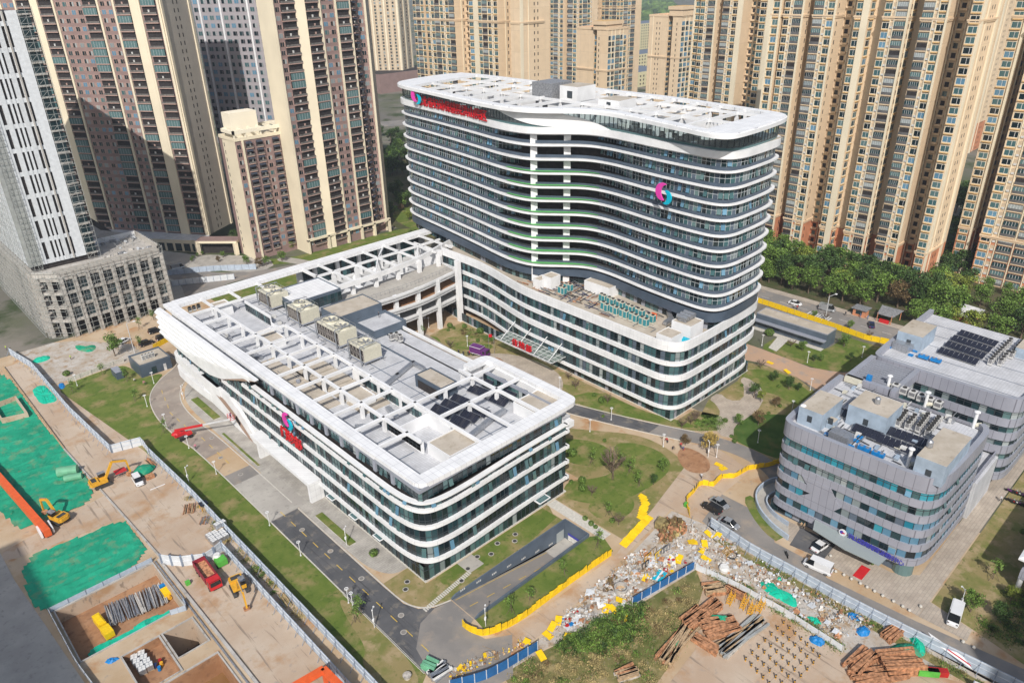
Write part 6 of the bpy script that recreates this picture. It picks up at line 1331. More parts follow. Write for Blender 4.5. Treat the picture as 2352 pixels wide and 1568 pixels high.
for e in (-.57,0,.55):
    cube.box(-.58,e-.02,.15,.58,e+.03,1.17,'steel'); cube.box(e-.02,-.58,.15,e+.03,.58,1.17,'steel')
cme=cube.data('liquid_tank')
k=0
for (cx_,cy_),nx_,ny_,nz_,rz_,z_,w_ in ((xy(R7,1475,580),3,3,1,.15,.06,'in the white tank block by the hoarding'),(xy(R7,1500,530),2,1,1,.15,1.25,'stacked on top of the tank block'),(xy(R7,950,1380,-1.8),2,3,1,-.35,-1.75,'in the small pit'),(xy(R7,995,1445,-1.8),2,2,1,-.2,-1.75,'near the oil drums')):
    for i in range(nx_):
        for j in range(ny_):
            o=bpy.data.objects.new('liquid_tank',cme); COL.objects.link(o); o.location=(cx_+(i-nx_/2)*1.2,cy_+(j-ny_/2)*1.2,z_+random.random()*.05); o.rotation_euler=(0,0,rz_)
            k+=1; tag(o,'white caged liquid tank, %s %s'%(ordn(i*ny_+j),w_),'tank','white liquid tanks')
for i,(u,v,m_) in enumerate(((1080,1430,'lamp_red'),(1050,1460,'car_blue'),(1075,1480,'tarp_blue'),(1090,1450,'mach_yellow'))):
    x,y=xy(R7,u,v,-1.8); mb=MB(); mb.lathe((x,y,-1.78),[(.3,0),(.31,.3),(.3,.3),(.3,.85)],m_,10); tag(mb.build('oil_drum'),['red','dark navy','bright blue','yellow'][i]+' oil drum beside the white tanks in the small pit','drum','oil drums')
mb=MB(); a=xy(R7,640,1110,-1.5); b=xy(R7,735,1230,-1.5); d_=(b[0]-a[0],b[1]-a[1]); 
mb.bar((a[0],a[1],-2.0),(a[0]+d_[0]*.55,a[1]+d_[1]*.55,-2.0),1.3,1.5,'barrier_yellow'); mb.bar((a[0]+d_[0]*.6,a[1]+d_[1]*.6,-2.1),(b[0],b[1],-2.1),1.6,1.3,'barrier_yellow'); mb.bar((a[0]+d_[0]*.1,a[1]+d_[1]*.1,-1.2),(a[0]+d_[0]*.5,a[1]+d_[1]*.5,-1.2),.9,.2,'barrier_yellow')
tag(mb.build('hopper'),'bright yellow machine hopper lying on its side in the near pit','hopper')
mb=MB(); x,y=xy(R7,1120,965,-2.6); mb.box(x-.8,y-1.2,-2.9,x+.7,y+1.3,-1.9,'barrier_yellow'); mb.box(x-.5,y+1.5,-2.9,x+.6,y+2.3,-1.7,'tarp_blue'); mb.tube((x,y-1.9,-2.5),(x,y-1.2,-2.5),.4,'mach_yellow',10); mb.bar((x-.9,y-1.3,-1.8),(x-.9,y+1.2,-1.8),.08,.08,'steel'); tag(mb.build('pump'),'yellow pump set with a blue motor at the end of the grey pipes','pump')
mb=MB(); x,y=xy(R7,970,150); mb.blob((x,y,.5),2.3,'leaf_dark',10,(1.1,.9,.5),.12); mb.ms[0]='net_green'; tag(mb.build('covered_heap'),'heap covered with green mesh in front of the reaching excavator','heap')
mb=MB(); x,y=xy(R7,1010,190); mb.box(x-.9,y-.7,0,x+.9,y+.7,.9,'rust'); tag(mb.build('skip'),'small rusty red skip beside the covered heap','skip')
mb=MB(); x,y=xy(R7,812,165); 
for i in range(7): mb.bar((x-1.2+i*.4,y-1.2,0),(x-1.2+i*.4,y-1.2,1.0),.06,.06,'steel_dull')
mb.bar((x-1.2,y-1.2,1),(x+1.2,y-1.2,1),.08,.08,'steel_dull'); mb.box(x-1.2,y-1.1,.9,x+1.3,y+.8,1.2,'mach_red'); tag(mb.build('tool_rack'),'dark steel rack with an orange tray under the excavator arm','rack')
mb=MB(); x,y=xy(R7,470,160); mb.tube((x-2.2,y+.8,1.1),(x+1.6,y-1.2,1.1),1.15,'terrace_green',16); MATS['roll_green']=mat('roll_green',(.16,.42,.26),.6); mb.ms[0]='roll_green'; tag(mb.build('net_roll'),'fat pale green roll of netting on the green field','roll')
mb=MB(); x,y=xy(R7,500,200); mb.tube((x-1.8,y+.6,.8),(x+1.6,y-.9,.8),.8,'roll_green',14); tag(mb.build('net_roll'),'smaller green roll lying below the fat roll of netting','roll')
mb=MB(); x,y=xy(R7,1375,400); 
mb.box(x-.8,y-.8,1.5,x+.9,y+.8,1.75,'solar')
for p in ((-.7,-.7),(.7,-.7),(.7,.7),(-.7,.7)): mb.box(x+p[0]-.05,y+p[1]-.05,0,x+p[0]+.05,y+p[1]+.05,1.5,'mach_yellow')
mb.box(x-.6,y-.6,0,x+.6,y+.6,.8,'wood'); tag(mb.build('guard_stand'),'small yellow shelter with a dark panel top near the hoarding','shelter')
mb=MB(); x,y=xy(R7,1480,760); mb.box(x-1,y-1.6,.3,x+1,y+.2,1.6,'lime_green'); mb.lathe((x-.1,y+.6,.6),[(.7,0),(.95,.6),(.6,1.4)],'white_pl',12); mb.tube((x-1.1,y-1.2,.4),(x-.8,y-1.2,.4),.4,'tyre',10); mb.tube((x+1.1,y-1.2,.4),(x+.8,y-1.2,.4),.4,'tyre',10); tag(mb.build('concrete_mixer'),'small green concrete mixer with white drum behind the dump truck','mixer')
mb=MB(); x,y=xy(R7,1265,905); mb.box(x-.4,y-.35,0,x+.4,y+.35,.9,'lime_green'); tag(mb.build('wheelie_bin'),'green bin standing alone left of the dump truck','bin')
mb=MB(); x,y=xy(R9,80,380); mb.box(x-.4,y-.35,0,x+.4,y+.35,1.0,'lime_green'); tag(mb.build('wheelie_bin'),'green bin at the gap between the yellow barriers','bin')
mb=MB(); a=xy(R7,1010,272); b=xy(R7,1110,232); mb.bar((a[0],a[1],.1),(b[0],b[1],.1),.14,.14,'white'); tag(mb.build('white_pipe'),'single white pipe lying on the yard beside the white estate car','pipe')
# ---- rubbish, brushwood, steel yard (bottom right)
def scatter(name,lab,cat,poly,n,sz,mats,seed,kind='stuff',h=.5,flat=.35):
    rng=random.Random(seed); xs=[p[0] for p in poly];ys=[p[1] for p in poly]; mb=MB(); k=0
    def ins(x,y):
        c=False
        for i in range(len(poly)):
            a=poly[i];b=poly[i-1]
            if (a[1]>y)!=(b[1]>y) and x<(b[0]-a[0])*(y-a[1])/(b[1]-a[1])+a[0]: c=not c
        return c
    CL=[]
    while len(CL)<max(3,n//45):
        q=(rng.uniform(min(xs),max(xs)),rng.uniform(min(ys),max(ys)))
        if ins(*q): CL.append((*q,rng.uniform(.4,1.7)))
    while k<n:
        x=rng.uniform(min(xs),max(xs));y=rng.uniform(min(ys),max(ys))
        if not ins(x,y): continue
        k+=1
        if rng.random()<.72:
            q=rng.choice(CL); x=q[0]+rng.gauss(0,q[2]);y=q[1]+rng.gauss(0,q[2])
            if not ins(x,y): continue
            hh=h+q[2]*.5*max(0,1-math.hypot(x-q[0],y-q[1])/q[2])
        else: hh=h*.5
        s=sz*min(5,math.exp(rng.gauss(-.55,.65))); a=rng.uniform(0,3.14); z=rng.uniform(.05,hh); t=rng.random()
        if t<flat: mb.slab([(x+s*math.cos(a+q),y+s*math.sin(a+q)*rng.uniform(.6,1),z+rng.uniform(0,.3)) for q in (0,1.57,3.14,4.71)],(0,0,.04),rng.choice(mats))
        elif t<.7: mb.box(x-s*.5,y-s*.35,0,x+s*.5,y+s*.35,z,rng.choice(mats),rz=a)
        else: mb.bar((x,y,.05),(x+2*s*math.cos(a),y+2*s*math.sin(a),z),.07,.07,rng.choice(mats))
    return tag(mb.build(name),lab,cat,kind=kind)
scatter('rubble','scattered white and coloured building rubble between the dirt road and the weeds','rubble',[(66,66),(74,67.4),(84,67.8),(94,68.6),(99,66),(99,60),(90,60),(84,61),(70,64)],1500,.42,['stone_bits','stone_bits','paper','white_pl','rust','wood','hoard_white'],51)
scatter('rubble','pale concrete debris spread behind the grey-blue hoarding','rubble',[(99,67),(110,68.6),(112.4,60),(111,44),(110.6,26),(103,30),(102.6,42),(101.6,54)],1700,.40,['stone_bits','stone_bits','paper','hoard_white','wood','rust'],52)
scatter('rubble','splintered timber and broken boards piled above the near blue hoarding','debris',[(50,70.6),(56,69),(64.6,66.2),(64,68.4),(56,71),(51,72.4)],320,.45,['wood','wood','rust','stone_bits','barrier_yellow'],53)
scatter('plastic_waste','red, blue and white plastic sheets dumped in the rubble field','waste',[(71,64.6),(75.4,64.2),(76.4,66.2),(72.4,66.6)],60,.5,['tarp_blue','lamp_red','mach_red','paper','white_pl'],54)
scatter('plastic_waste','coloured plastic waste beside the half-buried blue hoarding','waste',[(93,60),(100,58.6),(101.6,62),(96,63.4)],110,.5,['tarp_blue','paper','white_pl','lamp_red','barrier_yellow','paper'],55)
scatter('brushwood','brown heap of dry branches at the end of the dirt road','brushwood',smooth([(101,65.5),(105,69.6),(109.6,69),(109.6,65),(105,64)],True,2),420,.7,['leaf_brown','rust','straw'],56,h=1.6,flat=0)
scatter('brushwood','tangle of grey twigs above the concrete ring','brushwood',[(83,66),(88,67),(87,65),(84,64.6)],120,.6,['leaf_brown','bark'],57,h=.9,flat=0)
def heapnet(lab,F,pts,m,seed,hh=.5):
    rng=random.Random(seed); P=smooth([xy(F,*p) for p in pts],True,2); cx_=sum(p[0] for p in P)/len(P);cy_=sum(p[1] for p in P)/len(P); mb=MB(); vs=[(cx_,cy_,hh)]; n=len(P)
    for k,f_ in enumerate((.33,.66,1)):
        for p in P: vs.append((cx_+(p[0]-cx_)*f_+rng.uniform(-.12,.12),cy_+(p[1]-cy_)*f_+rng.uniform(-.12,.12),(hh*(1-f_)+.08 if f_<1 else .03)+rng.uniform(0,.25)*(f_<1)))
    fs=[(0,1+i,1+(i+1)%n) for i in range(n)]
    for k in range(2):
        for i in range(n): fs.append((1+k*n+i,1+(k+1)*n+i,1+(k+1)*n+(i+1)%n,1+k*n+(i+1)%n))
    mb.mesh(vs,fs,m); tag(mb.build('mesh_sheet'),lab,'netting')
heapnet('crumpled bright green netting spread over the debris, largest piece',R9,[(560,880),(640,870),(680,930),(780,960),(830,1010),(830,1070),(760,1040),(690,1000),(600,950)],'net_bright',61,.7)
heapnet('small bright green netting scrap near the blue sheet',R9,[(890,1110),(960,1130),(1000,1170),(960,1180),(905,1150)],'net_bright',62,.3)
heapnet('little green netting scrap above the largest netting',R9,[(690,860),(720,860),(725,885),(695,885)],'net_bright',63,.3)
heapnet('blue sheet spread flat on the debris beside the hoarding',R9,[(1165,1080),(1280,1120),(1250,1165),(1160,1125)],'tarp_blue',64,.25)
heapnet('crumpled blue sheet beside the earth mound near the hoarding gate',R9,[(1210,1200),(1280,1180),(1320,1210),(1310,1260),(1240,1255)],'tarp_blue',65,.7)
heapnet('blue sheet tied over goods inside the storage yard',R9,[(905,1250),(950,1240),(1030,1290),(1000,1330),(910,1300)],'tarp_blue',66,.7)
heapnet('blue sheet fallen on the pit wall near the white tanks',R7,[(700,1430),(720,1405),(800,1390),(800,1410),(740,1440)],'tarp_blue',67,.3)
heapnet('bright blue sheet at the corner of the white site wall',R4,[(385,1070),(430,1055),(440,1090),(410,1110)],'tarp_blue',68,.4)
heapnet('green netting ring torn open on the dusty site road',R4,[(210,1100),(290,1065),(340,1110),(400,1180),(330,1200),(280,1210),(230,1150)],'net_bright',69,.15)
heapnet('green netting draped over rubble beside the concrete podium',R4,[(200,910),(330,870),(345,900),(240,935)],'net_bright',70,.8)
heapnet('dark green netting laid over the earth edge by the site track',R4,[(500,800),(560,830),(640,800),(650,830),(600,860),(510,840)],'net_green',71,.5)
heapnet('faded green mesh draped on the rusty girders at the right',R9,[(1450,1310),(1600,1290),(1690,1370),(1640,1440),(1500,1440),(1440,1380)],'net_green',72,1.5)
heapnet('teal mesh hanging over the yard edge by the street hoarding',R9,[(1560,1220),(1660,1260),(1710,1380),(1640,1400),(1600,1300)],'net_bright',73,1.0)
heapnet('pale green mesh draped over the central rusty stack',R9,[(215,1100),(280,1130),(390,1120),(400,1170),(360,1230),(280,1200)],'net_green',74,1.6)
heapnet('grey-green mesh in the lower left of the steel yard',R8,[(2090,1310),(2180,1250),(2260,1280),(2230,1340),(2110,1350)],'net_green',75,.8)
def girders(lab,F,a,b,n,spread,seed,layers=3,L=None,mats=('rust',)):
    c,rz=heading(F,a,b); p=xy(F,*a);q=xy(F,*b); L=L or math.dist(p,q); pile('steel_stack',lab,'steel stack',c,n,L,.2,rz,list(mats),seed,.08,spread,layers,True,.14)
girders('long rusty girder stack slanting up from the yard centre',R9,(80,1200),(300,1040),15,2.6,81)
girders('rusty perforated girders covered by pale green mesh',R9,(190,1230),(420,1180),27,4.2,82)
girders('rusty girder heap along the upper edge of the steel yard',R9,(200,960),(330,940),18,2.6,83,mats=('rust','wood'))
girders('rusty girders beside the yellow stair frames',R9,(350,940),(470,1010),12,1.8,84)
girders('low row of rusty girders in front of the central stack',R9,(130,1280),(290,1370),12,1.4,85)
girders('grey timber boards stacked in a long row across the yard',R9,(300,1380),(600,1150),16,2.4,86,2,mats=('stone_bits','wood','scaffold'))
girders('rusty girders under the right-hand mesh, upper stack',R9,(1420,1290),(1500,1220),15,2.4,87)
girders('rusty girders under the right-hand mesh, lower stack',R9,(1380,1460),(1640,1440),27,5,88,4)
girders('rusty girders poking out at the bottom border on the right',R9,(1180,1500),(1330,1370),15,3,89)
girders('wooden planks leaning in the lower left of the yard',R8,(2100,1440),(2340,1120),14,2.4,90,2,mats=('rust','wood','wood'))
girders('reddish timber pile above the wooden planks',R8,(2230,1170),(2340,1080),9,1.6,91)
girders('weathered planks at the bottom border beside the round bush',R8,(1790,1540),(1930,1490),12,2.2,92,2,mats=('wood','rust','stone_bits'))
girders('white pipes heaped at the bottom border left of the blue hoarding',R8,(540,1540),(660,1460),16,2.4,93,2,mats=('steel','white_pl'))
girders('green steel frames stacked beside the white pipes',R8,(500,1440),(580,1480),9,2.2,94,3,mats=('roll_green',))
girders('orange boards piled behind the bottom right street hoarding',R9,(1200,1560),(1560,1500),16,3,95,2)
for i,(u,v) in enumerate(((370,1040),(460,1070),(510,1110),(570,1090))):
    x,y=xy(R9,u,v); mb=MB()
    for k in range(6): mb.box(x-.5+k*.28,y-.4,k*.3,x-.2+k*.28,y+.4,k*.3+.06,'mach_yellow')
    for s in (-.4,.4): mb.bar((x-.5,y+s,.2),(x+1.2,y+s,2.1),.08,.12,'mach_yellow'); mb.bar((x+1.2,y+s,0),(x+1.2,y+s,2.1),.08,.08,'mach_yellow'); mb.bar((x-.5,y+s,1.0),(x+1.2,y+s,2.9),.06,.06,'mach_yellow')
    tag(mb.build('stair_frame'),'yellow steel stair frame, %s from the left above the rusty stacks'%ordn(i),'stair','yellow stair frames')
rng=random.Random(12)
k=0
pr=xy(R9,735,1175); pc=xy(R9,975,1400); pl=xy(R9,480,1420)
for i in range(7):
    for j in range(7):
        s,t=i/6,j/6; x=pr[0]+(pc[0]-pr[0])*s+(pl[0]-pr[0])*t;y=pr[1]+(pc[1]-pr[1])*s+(pl[1]-pr[1])*t
        mb=MB(); mb.box(-.09,-.09,0,.09,.09,.95,'mach_yellow'); mb.box(-.1,-.1,.3,.1,.1,.55,'hazard'); mb.box(-.12,-.12,.9,.12,.12,1.0,'hazard')
        if k==0: bme=mb.data('bollard')
        o=bpy.data.objects.new('bollard',bme); COL.objects.link(o); o.location=(x,y,.06); k+=1
        tag(o,'short yellow and black post, %s in the %s row of the storage slab'%(ordn(j),ordn(i)),'bollard','striped posts on the storage slab')
mb=MB()
for i in range(7):
    s=i/6; a=(pr[0]+(pc[0]-pr[0])*s,pr[1]+(pc[1]-pr[1])*s); b=(a[0]+(pl[0]-pr[0]),a[1]+(pl[1]-pr[1])); mb.bar((a[0],a[1],.1),(b[0],b[1],.1),.5,.05,'site_slab')
structure('slab_strip',mb)
# concrete ring, frames, poster, hose
x,y=xy(R8,1820,960); mb=MB(); mb.lathe((x,y,0),[(1.3,0),(1.3,1.5),(1.1,1.5),(1.1,.2)],'raw_concrete',18); tag(mb.build('concrete_ring'),'large grey concrete ring standing in the rubbish field','concrete ring')
for i,(u,v,m_,lab) in enumerate(((2000,740,'mach_yellow','brown'),(2040,700,'wood','pale brown'),(2070,720,'barrier_yellow','yellow'),(2110,690,'hazard','black'),(2130,680,'steel_dull','dark grey'),(1985,790,'car_black','black glossy'))):
    x,y=xy(R8,u,v); mb=MB(); 
    for z in (0.1,1.4): mb.bar((x-1,y,z),(x+1,y,z),.1,.1,m_)
    for s in (-1,0,1): mb.bar((x+s,y,.1),(x+s,y,1.4),.1,.1,m_)
    tag(mb.build('window_frame'),lab+' window frame leaning among the salvaged frames, %s from the left'%ordn(i),'window frame','salvaged window frames')
x,y=xy(R8,2080,855); mb=MB(); mb.box(x-1.5,y-.9,.3,x+1.5,y+.9,.4,'cyan',rz=.2); mb.box(x-1.5,y-.2,.41,x+1.5,y+.2,.43,'white',rz=.2); tag(mb.build('poster_board'),'blue and white poster board dumped face up in the rubbish','board')
x,y=xy(R9,390,710); mb=MB()
for rr in (.9,1.05,1.2):
    for i in range(20): a=6.283*i/20;b=6.283*(i+1)/20; mb.bar((x+rr*math.cos(a),y+rr*math.sin(a),.15),(x+rr*math.cos(b),y+rr*math.sin(b),.15),.1,.1,'hazard')
tag(mb.build('hose_coil'),'black coil of hose on the debris below the brushwood','hose')
x,y=xy(R9,335,810); mb=MB(); mb.lathe((x,y,0),[(.9,0),(1.0,.6),(.8,1.1)],'white_pl',12); tag(mb.build('water_tank'),'round white plastic tank in weeds beside the low white hoarding','tank')
x,y=xy(R8,385,1530); mb=MB(); mb.lathe((x,y,0),[(.6,0),(.6,.5),(.75,.55),(.75,.7)],'stone_bits',12); tag(mb.build('stone_table'),'round stone table on the grass at the bottom border','stone table')
x,y=xy(R9,370,700); mb=MB()
for i in range(5): mb.bar((x-1.4,y-.3+i*.3,.5+i*.08),(x+.8,y-.2+i*.3,.5+i*.08),.08,.08,'mach_yellow')
mb.bar((x-1.4,y-.3,0),(x-1.4,y-.3,.6),.08,.08,'mach_yellow'); mb.bar((x+.8,y+1,0),(x+.8,y+1,.9),.08,.08,'mach_yellow'); tag(mb.build('scaffold_trestle'),'orange-yellow steel frame lying beside the hose coil','frame')
x,y=xy(R9,1700,1300); a=xy(R9,1720,1310);b=xy(R9,1960,1480); mb=MB(); mb.slab([(a[0]-.6,a[1]-.9,1.4),(b[0]-.6,b[1]-.9,1.4),(b[0]+.5,b[1]+.9,1.9),(a[0]+.5,a[1]+.9,1.9)],(0,0,.05),'white'); mb.slab([(a[0]-.3,a[1]-.6,1.60),(b[0]-.3,b[1]-.6,1.60),(b[0]-.1,b[1]-.3,1.69),(a[0]-.1,a[1]-.3,1.69)],(0,0,.05),'red_sign')
tag(mb.build('banner_roof'),'white banner with red writing laid over a low shed at the lower right','banner')
for i,(m_,u) in enumerate((('lime_green',1700),('lamp_red',1760))):
    x,y=xy(R9,u,1520); mb=MB(); mb.box(x-1.6,y-.5,.4,x+1.6,y+.5,1.5,m_,rz=-.9); tag(mb.build('canvas_board'),['lime green','red'][i]+' canvas board beside the banner roofed shed','board')
# ---- motorcycles
def moto(m_):
    r=empty('motorcycle'); mb=MB(); mb.box(-.5,-.14,.45,.35,.14,.75,m_); mb.box(-.7,-.12,.7,.1,.12,.85,'hazard'); mb.bar((.45,0,.6),(.3,0,1.1),.12,.08,m_); mb.bar((.3,-.35,1.1),(.3,.35,1.1),.05,.05,'steel'); mb.build('body',r)
    for x in (-.6,.6): w_=MB(); w_.tube((x,-.06,.3),(x,.06,.3),.3,'tyre',12); w_.build('wheel',r)
    return r
mp=[moto(m_) for m_ in ('car_black','lamp_red','car_white','purple')]
for i in range(14):
    u=2250+(i%7)*20; v=(350 if i<7 else 285)+(i%7)*6; x,y=xy(R9,u,v); place(mp[i%4],(x,y,.08),1.3+random.uniform(-.2,.2),'%s motor scooter parked, %s from the left in the %s row at the right border'%(('black','red','white','purple')[i%4],ordn(i%7),('lower','upper')[i//7]),'scooter','parked motor scooters')
for i,(u,v) in enumerate(((985,600),(755,715))): x,y=xy(R9,u,v); place(mp[0],(x,y,.08),.8,('black scooter parked against the office wall by the white saloon','black scooter on the yellow hatched bay')[i],'scooter','parked motor scooters')
# bollards on office kerb
for i,(u,v) in enumerate(((1050,720),(1085,825),(1140,848),(1190,875),(1250,905),(1295,930),(1345,957),(1400,988),(1472,1025),(1535,1060),(1580,1087),(1655,1060),(1940,1297),(2012,1335))):
    x,y=xy(R9,u,v); mb=MB(); mb.blob((0,0,.3),.32,'kerb',8,rnd=0)
    if i==0: sme=mb.data('stone_ball')
    o=bpy.data.objects.new('stone_ball',sme); COL.objects.link(o); o.location=(x,y,.05); tag(o,'round stone bollard, %s along the office kerb from the white saloon'%ordn(i),'stone bollard','stone ball bollards')
# ================================================================ ROOF PLANT
def cooling(x0,y0,x1,y1,z0,z1,nf,lab):
    r=empty('cooling_tower',(x0,y0,z0),lab,'cooling tower','cooling towers on the clinic roof'); mb=MB()
    for x in (x0+.2,x1-.5):
        for y in np.linspace(y0+.2,y1-.5,3): mb.box(x,y,z0,x+.35,y+.35,z0+1.1,'grey_panel')
    mb.box(x0-.3,y0-.2,z0+.8,x1+.1,y0+.2,z0+1.1,'grey_panel'); mb.box(x0-.3,y1-.3,z0+.8,x1+.1,y1,z0+1.1,'grey_panel'); mb.box(x0-.3,y0,z0+.8,x0+.1,y1,z0+1.1,'grey_panel'); mb.build('stand',r)
    mb=MB(); mb.box(x0,y0,z0+1.1,x1,y1,z1,'ct_beige')
    n=int((x1-x0)/.35)
    for k in range(n): mb.box(x0+k*.35,y0-.06,z0+1.2,x0+k*.35+.17,y0,z1-.1,'ct_beige')
    mb.build('casing',r)
    mb=MB(); mb.face([(x0-.03,y0+.2,z0+1.3),(x0-.03,y1-.2,z0+1.3),(x0-.03,y1-.2,z1-.2),(x0-.03,y0+.2,z1-.2)],'dark_recess')
    for k in range(4*nf): a=y0+.2+(y1-y0-.4)*k/(4*nf); b=y0+.2+(y1-y0-.4)*(k+1)/(4*nf); mb.bar((x0-.06,a,z0+1.3),(x0-.06,b,z1-.2),.07,.07,'rail_light'); mb.bar((x0-.06,b,z0+1.3),(x0-.06,a,z1-.2),.07,.07,'rail_light'); mb.bar((x0-.06,a,z0+1.3),(x0-.06,a,z1-.2),.1,.1,'rail_light')
    mb.bar((x0-.06,y0,(z0+z1)/2+.5),(x0-.06,y1,(z0+z1)/2+.5),.1,.1,'rail_light'); mb.build('louvre',r)
    for k in range(nf):
        cy=y0+(y1-y0)*(k+.5)/nf; cx=(x0+x1)/2; f=MB(); R_=min((x1-x0),(y1-y0)/nf)*.36; f.lathe((cx,cy,z1),[(R_*1.15,0),(R_,.35),(R_*1.08,.7),(R_*.98,.7),(R_*.9,.1)],'ct_beige',20); fo=f.build('fan_ring',r)
        f=MB(); f.lathe((cx,cy,z1+.3),[(.3,0),(.3,.3)],'steel',8)
        for i in range(6): a=i*1.047; f.slab([(cx+.2*math.cos(a),cy+.2*math.sin(a),z1+.45),(cx+R_*.93*math.cos(a),cy+R_*.93*math.sin(a),z1+.4),(cx+R_*.93*math.cos(a+.4),cy+R_*.93*math.sin(a+.4),z1+.5)],(0,0,.03),'steel_dull')
        f.build('fan_blades',fo)
    mb=MB()
    for x in (x0+.1,x1-.1):
        mb.bar((x,y0,z1+.9),(x,y1,z1+.9),.07,.07,'steel')
        for y in np.linspace(y0+.1,y1-.1,5): mb.bar((x,y,z1),(x,y,z1+.9),.06,.06,'steel')
    mb.tube((x0-.7,y0+.5,z0),(x0-.7,y0+.5,z1+.9),.16,'steel',8); mb.tube((x0-.7,y0+.5,z1+.9),(x1-1,y0+.8,z1+.9),.16,'steel',8); mb.tube((x0-.7,y1-.7,z0),(x0-.7,y1-.7,z1+1.1),.16,'steel',8); mb.tube((x0-.7,y1-.7,z1+1.1),(x1,y1-1.5,z1+1.1),.13,'steel',8)
    mb.build('pipework',r)
cooling(84.9,192.8,90.6,200.6,17.9,22.6,2,'beige cooling tower farthest from the camera on the clinic roof')
cooling(85.4,176.2,91.0,184.0,17.9,22.6,2,'second beige cooling tower, beside the dark roofed plant room')
cooling(85.4,157.0,90.8,168.0,17.9,22.6,2,'longest beige cooling tower with two fans and a small green plate')
cooling(84.7,144.4,89.8,151.0,18,22.4,1,'single-fan beige cooling tower nearest the camera')
def duct(lab,pts,w,h,parent=None):
    mb=MB()
    for a,b in zip(pts,pts[1:]): mb.bar(a,b,w,h,'steel')
    for p in pts[1:-1]: mb.box(p[0]-w/2,p[1]-w/2,p[2]-h/2,p[0]+w/2,p[1]+w/2,p[2]+h/2,'steel')
    tag(mb.build('air_duct'),lab,'duct')
duct('silver duct crossing the clinic roof beside the small dark plant room',[(80.5,131.5,18.7),(87,134,18.7),(93.5,136.5,18.7),(93.5,132,18.7)],.9,.8)
duct('silver duct between the solar panels and the stained tan roof',[(82,101.5,18.8),(90,103.4,18.8),(94,103.8,18.8)],1.0,.9)
duct('silver bent duct on the western roof strip near the far end',[(67.4,176,18.1),(67.4,170,18.1),(68.8,167.5,18.1)],1.0,.9)
duct('silver duct behind the second cooling tower',[(93,188,18.6),(93,178,18.6),(89,172.5,18.4)],1.3,1.0)
duct('silver duct in the small well near the rectangular tan roof',[(77,124,18.2),(76,119,18.2)],1.0,.9)
duct('silver duct stub on the roof strip by the near tan roof',[(67.5,122.5,18.1),(69.5,121,18.1)],1.1,.9)
duct('long slatted silver duct along the tower foot on the podium roof',[(163.2,131,20.9),(160.6,118,20.9),(158.2,107,20.9),(155,103.6,20.6),(151.5,103.2,20.5)],1.1,.9)
duct('second silver duct bend near the corner rooms of the podium roof',[(155,104,20.5),(153,99,20.5),(149.5,97.5,20.4)],.9,.8)
def solar(c,n,rz,lab,L=5.0,w=2.1,grp='solar panels on the clinic roof',tilt=.45):
    r=empty('solar_panel',(0,0,0),lab,'solar panel',grp); h=math.sin(tilt)*w
    for i in range(n):
        mb=MB(); a=-L/2+i*L/n+.04;b=a+L/n-.08
        mb.slab([(a,-w/2,.35),(b,-w/2,.35),(b,w/2*math.cos(tilt),.35+h),(a,w/2*math.cos(tilt),.35+h)],(0,-.02,.06),'solar'); mb.build('collector',r)
    mb=MB(); mb.bar((-L/2,-w/2,.3),(L/2,-w/2,.3),.08,.08,'steel'); mb.bar((-L/2,w/2,.3+h),(L/2,w/2,.3+h),.12,.12,'steel')
    for x in (-L/2,0,L/2): mb.bar((x,-w/2,0),(x,-w/2,.35),.08,.08,'steel'); mb.bar((x,w/2,0),(x,w/2,.3+h),.08,.08,'steel')
    mb.build('stand',r); r.location=c; r.rotation_euler=(0,0,rz); return r
for i,(u,v,n) in enumerate(((450,495,5),(515,460,5),(580,425,5),(570,565,4),(635,530,4),(702,495,4),(698,360,5),(760,312,2),(812,288,4),(862,320,3),(832,422,4),(900,388,3),(955,362,4))):
    x,y=xy(V1,u,v,18.7); solar((x,y,18.02),n,-1.45,'tilted black solar array on the clinic roof, %s counting away from the camera'%ordn(i),L=1.15*n)
for i,(a,b,n) in enumerate((((795,1075),(1140,1195),8),((1150,1215),(1530,1350),8),((885,1200),(1130,1290),6),((1100,1290),(1470,1430),8))):
    c,rz=heading(S1,a,b,22.4); L=math.dist(xy(S1,*a,22.4),xy(S1,*b,22.4)); solar((c[0],c[1],21.78),n,rz,('upper left','upper right','lower left','lower right')[i]+' solar row on the front office roof',L=L,w=2.0,grp='solar rows on the front office roof')
for i,(a,b) in enumerate((((1795,385),(2120,490)),((1735,430),(2070,540)),((1680,480),(2015,595)),((1620,535),(1955,645)))):
    c,rz=heading(S1,a,b,22.4); L=math.dist(xy(S1,*a,22.4),xy(S1,*b,22.4)); solar((c[0],c[1],21.78),8,rz,ordn(i)+' solar row from the back on the rear office roof',L=L,w=1.9,grp='solar rows on the rear office roof')
def acunit(w=1.1,d=.9,h=1.9,grid='cyan_grid',body='ct_beige'):
    mb=MB(); mb.box(-w/2,-d/2,.15,w/2,d/2,h,body); mb.box(-w/2+.12,-d/2-.03,.6,w/2-.12,-d/2,h-.15,grid); mb.box(-w/2-.03,-d/2+.12,.6,-w/2,d/2-.12,h-.15,grid); mb.lathe((0,0,h),[(.42,0),(.45,.18),(.38,.18),(.36,.02)],'hazard',12); mb.box(-w/2,-d/2,0,w/2,d/2,.15,'steel_dull'); return mb
mat('cyan_grid',(.04,.24,.28),.5,var=.1,scale=3); mat('grey_grid',(.2,.2,.21),.6,var=.1,scale=3)
ame=acunit(1.35,1.2,2.5).data('heat_pump')
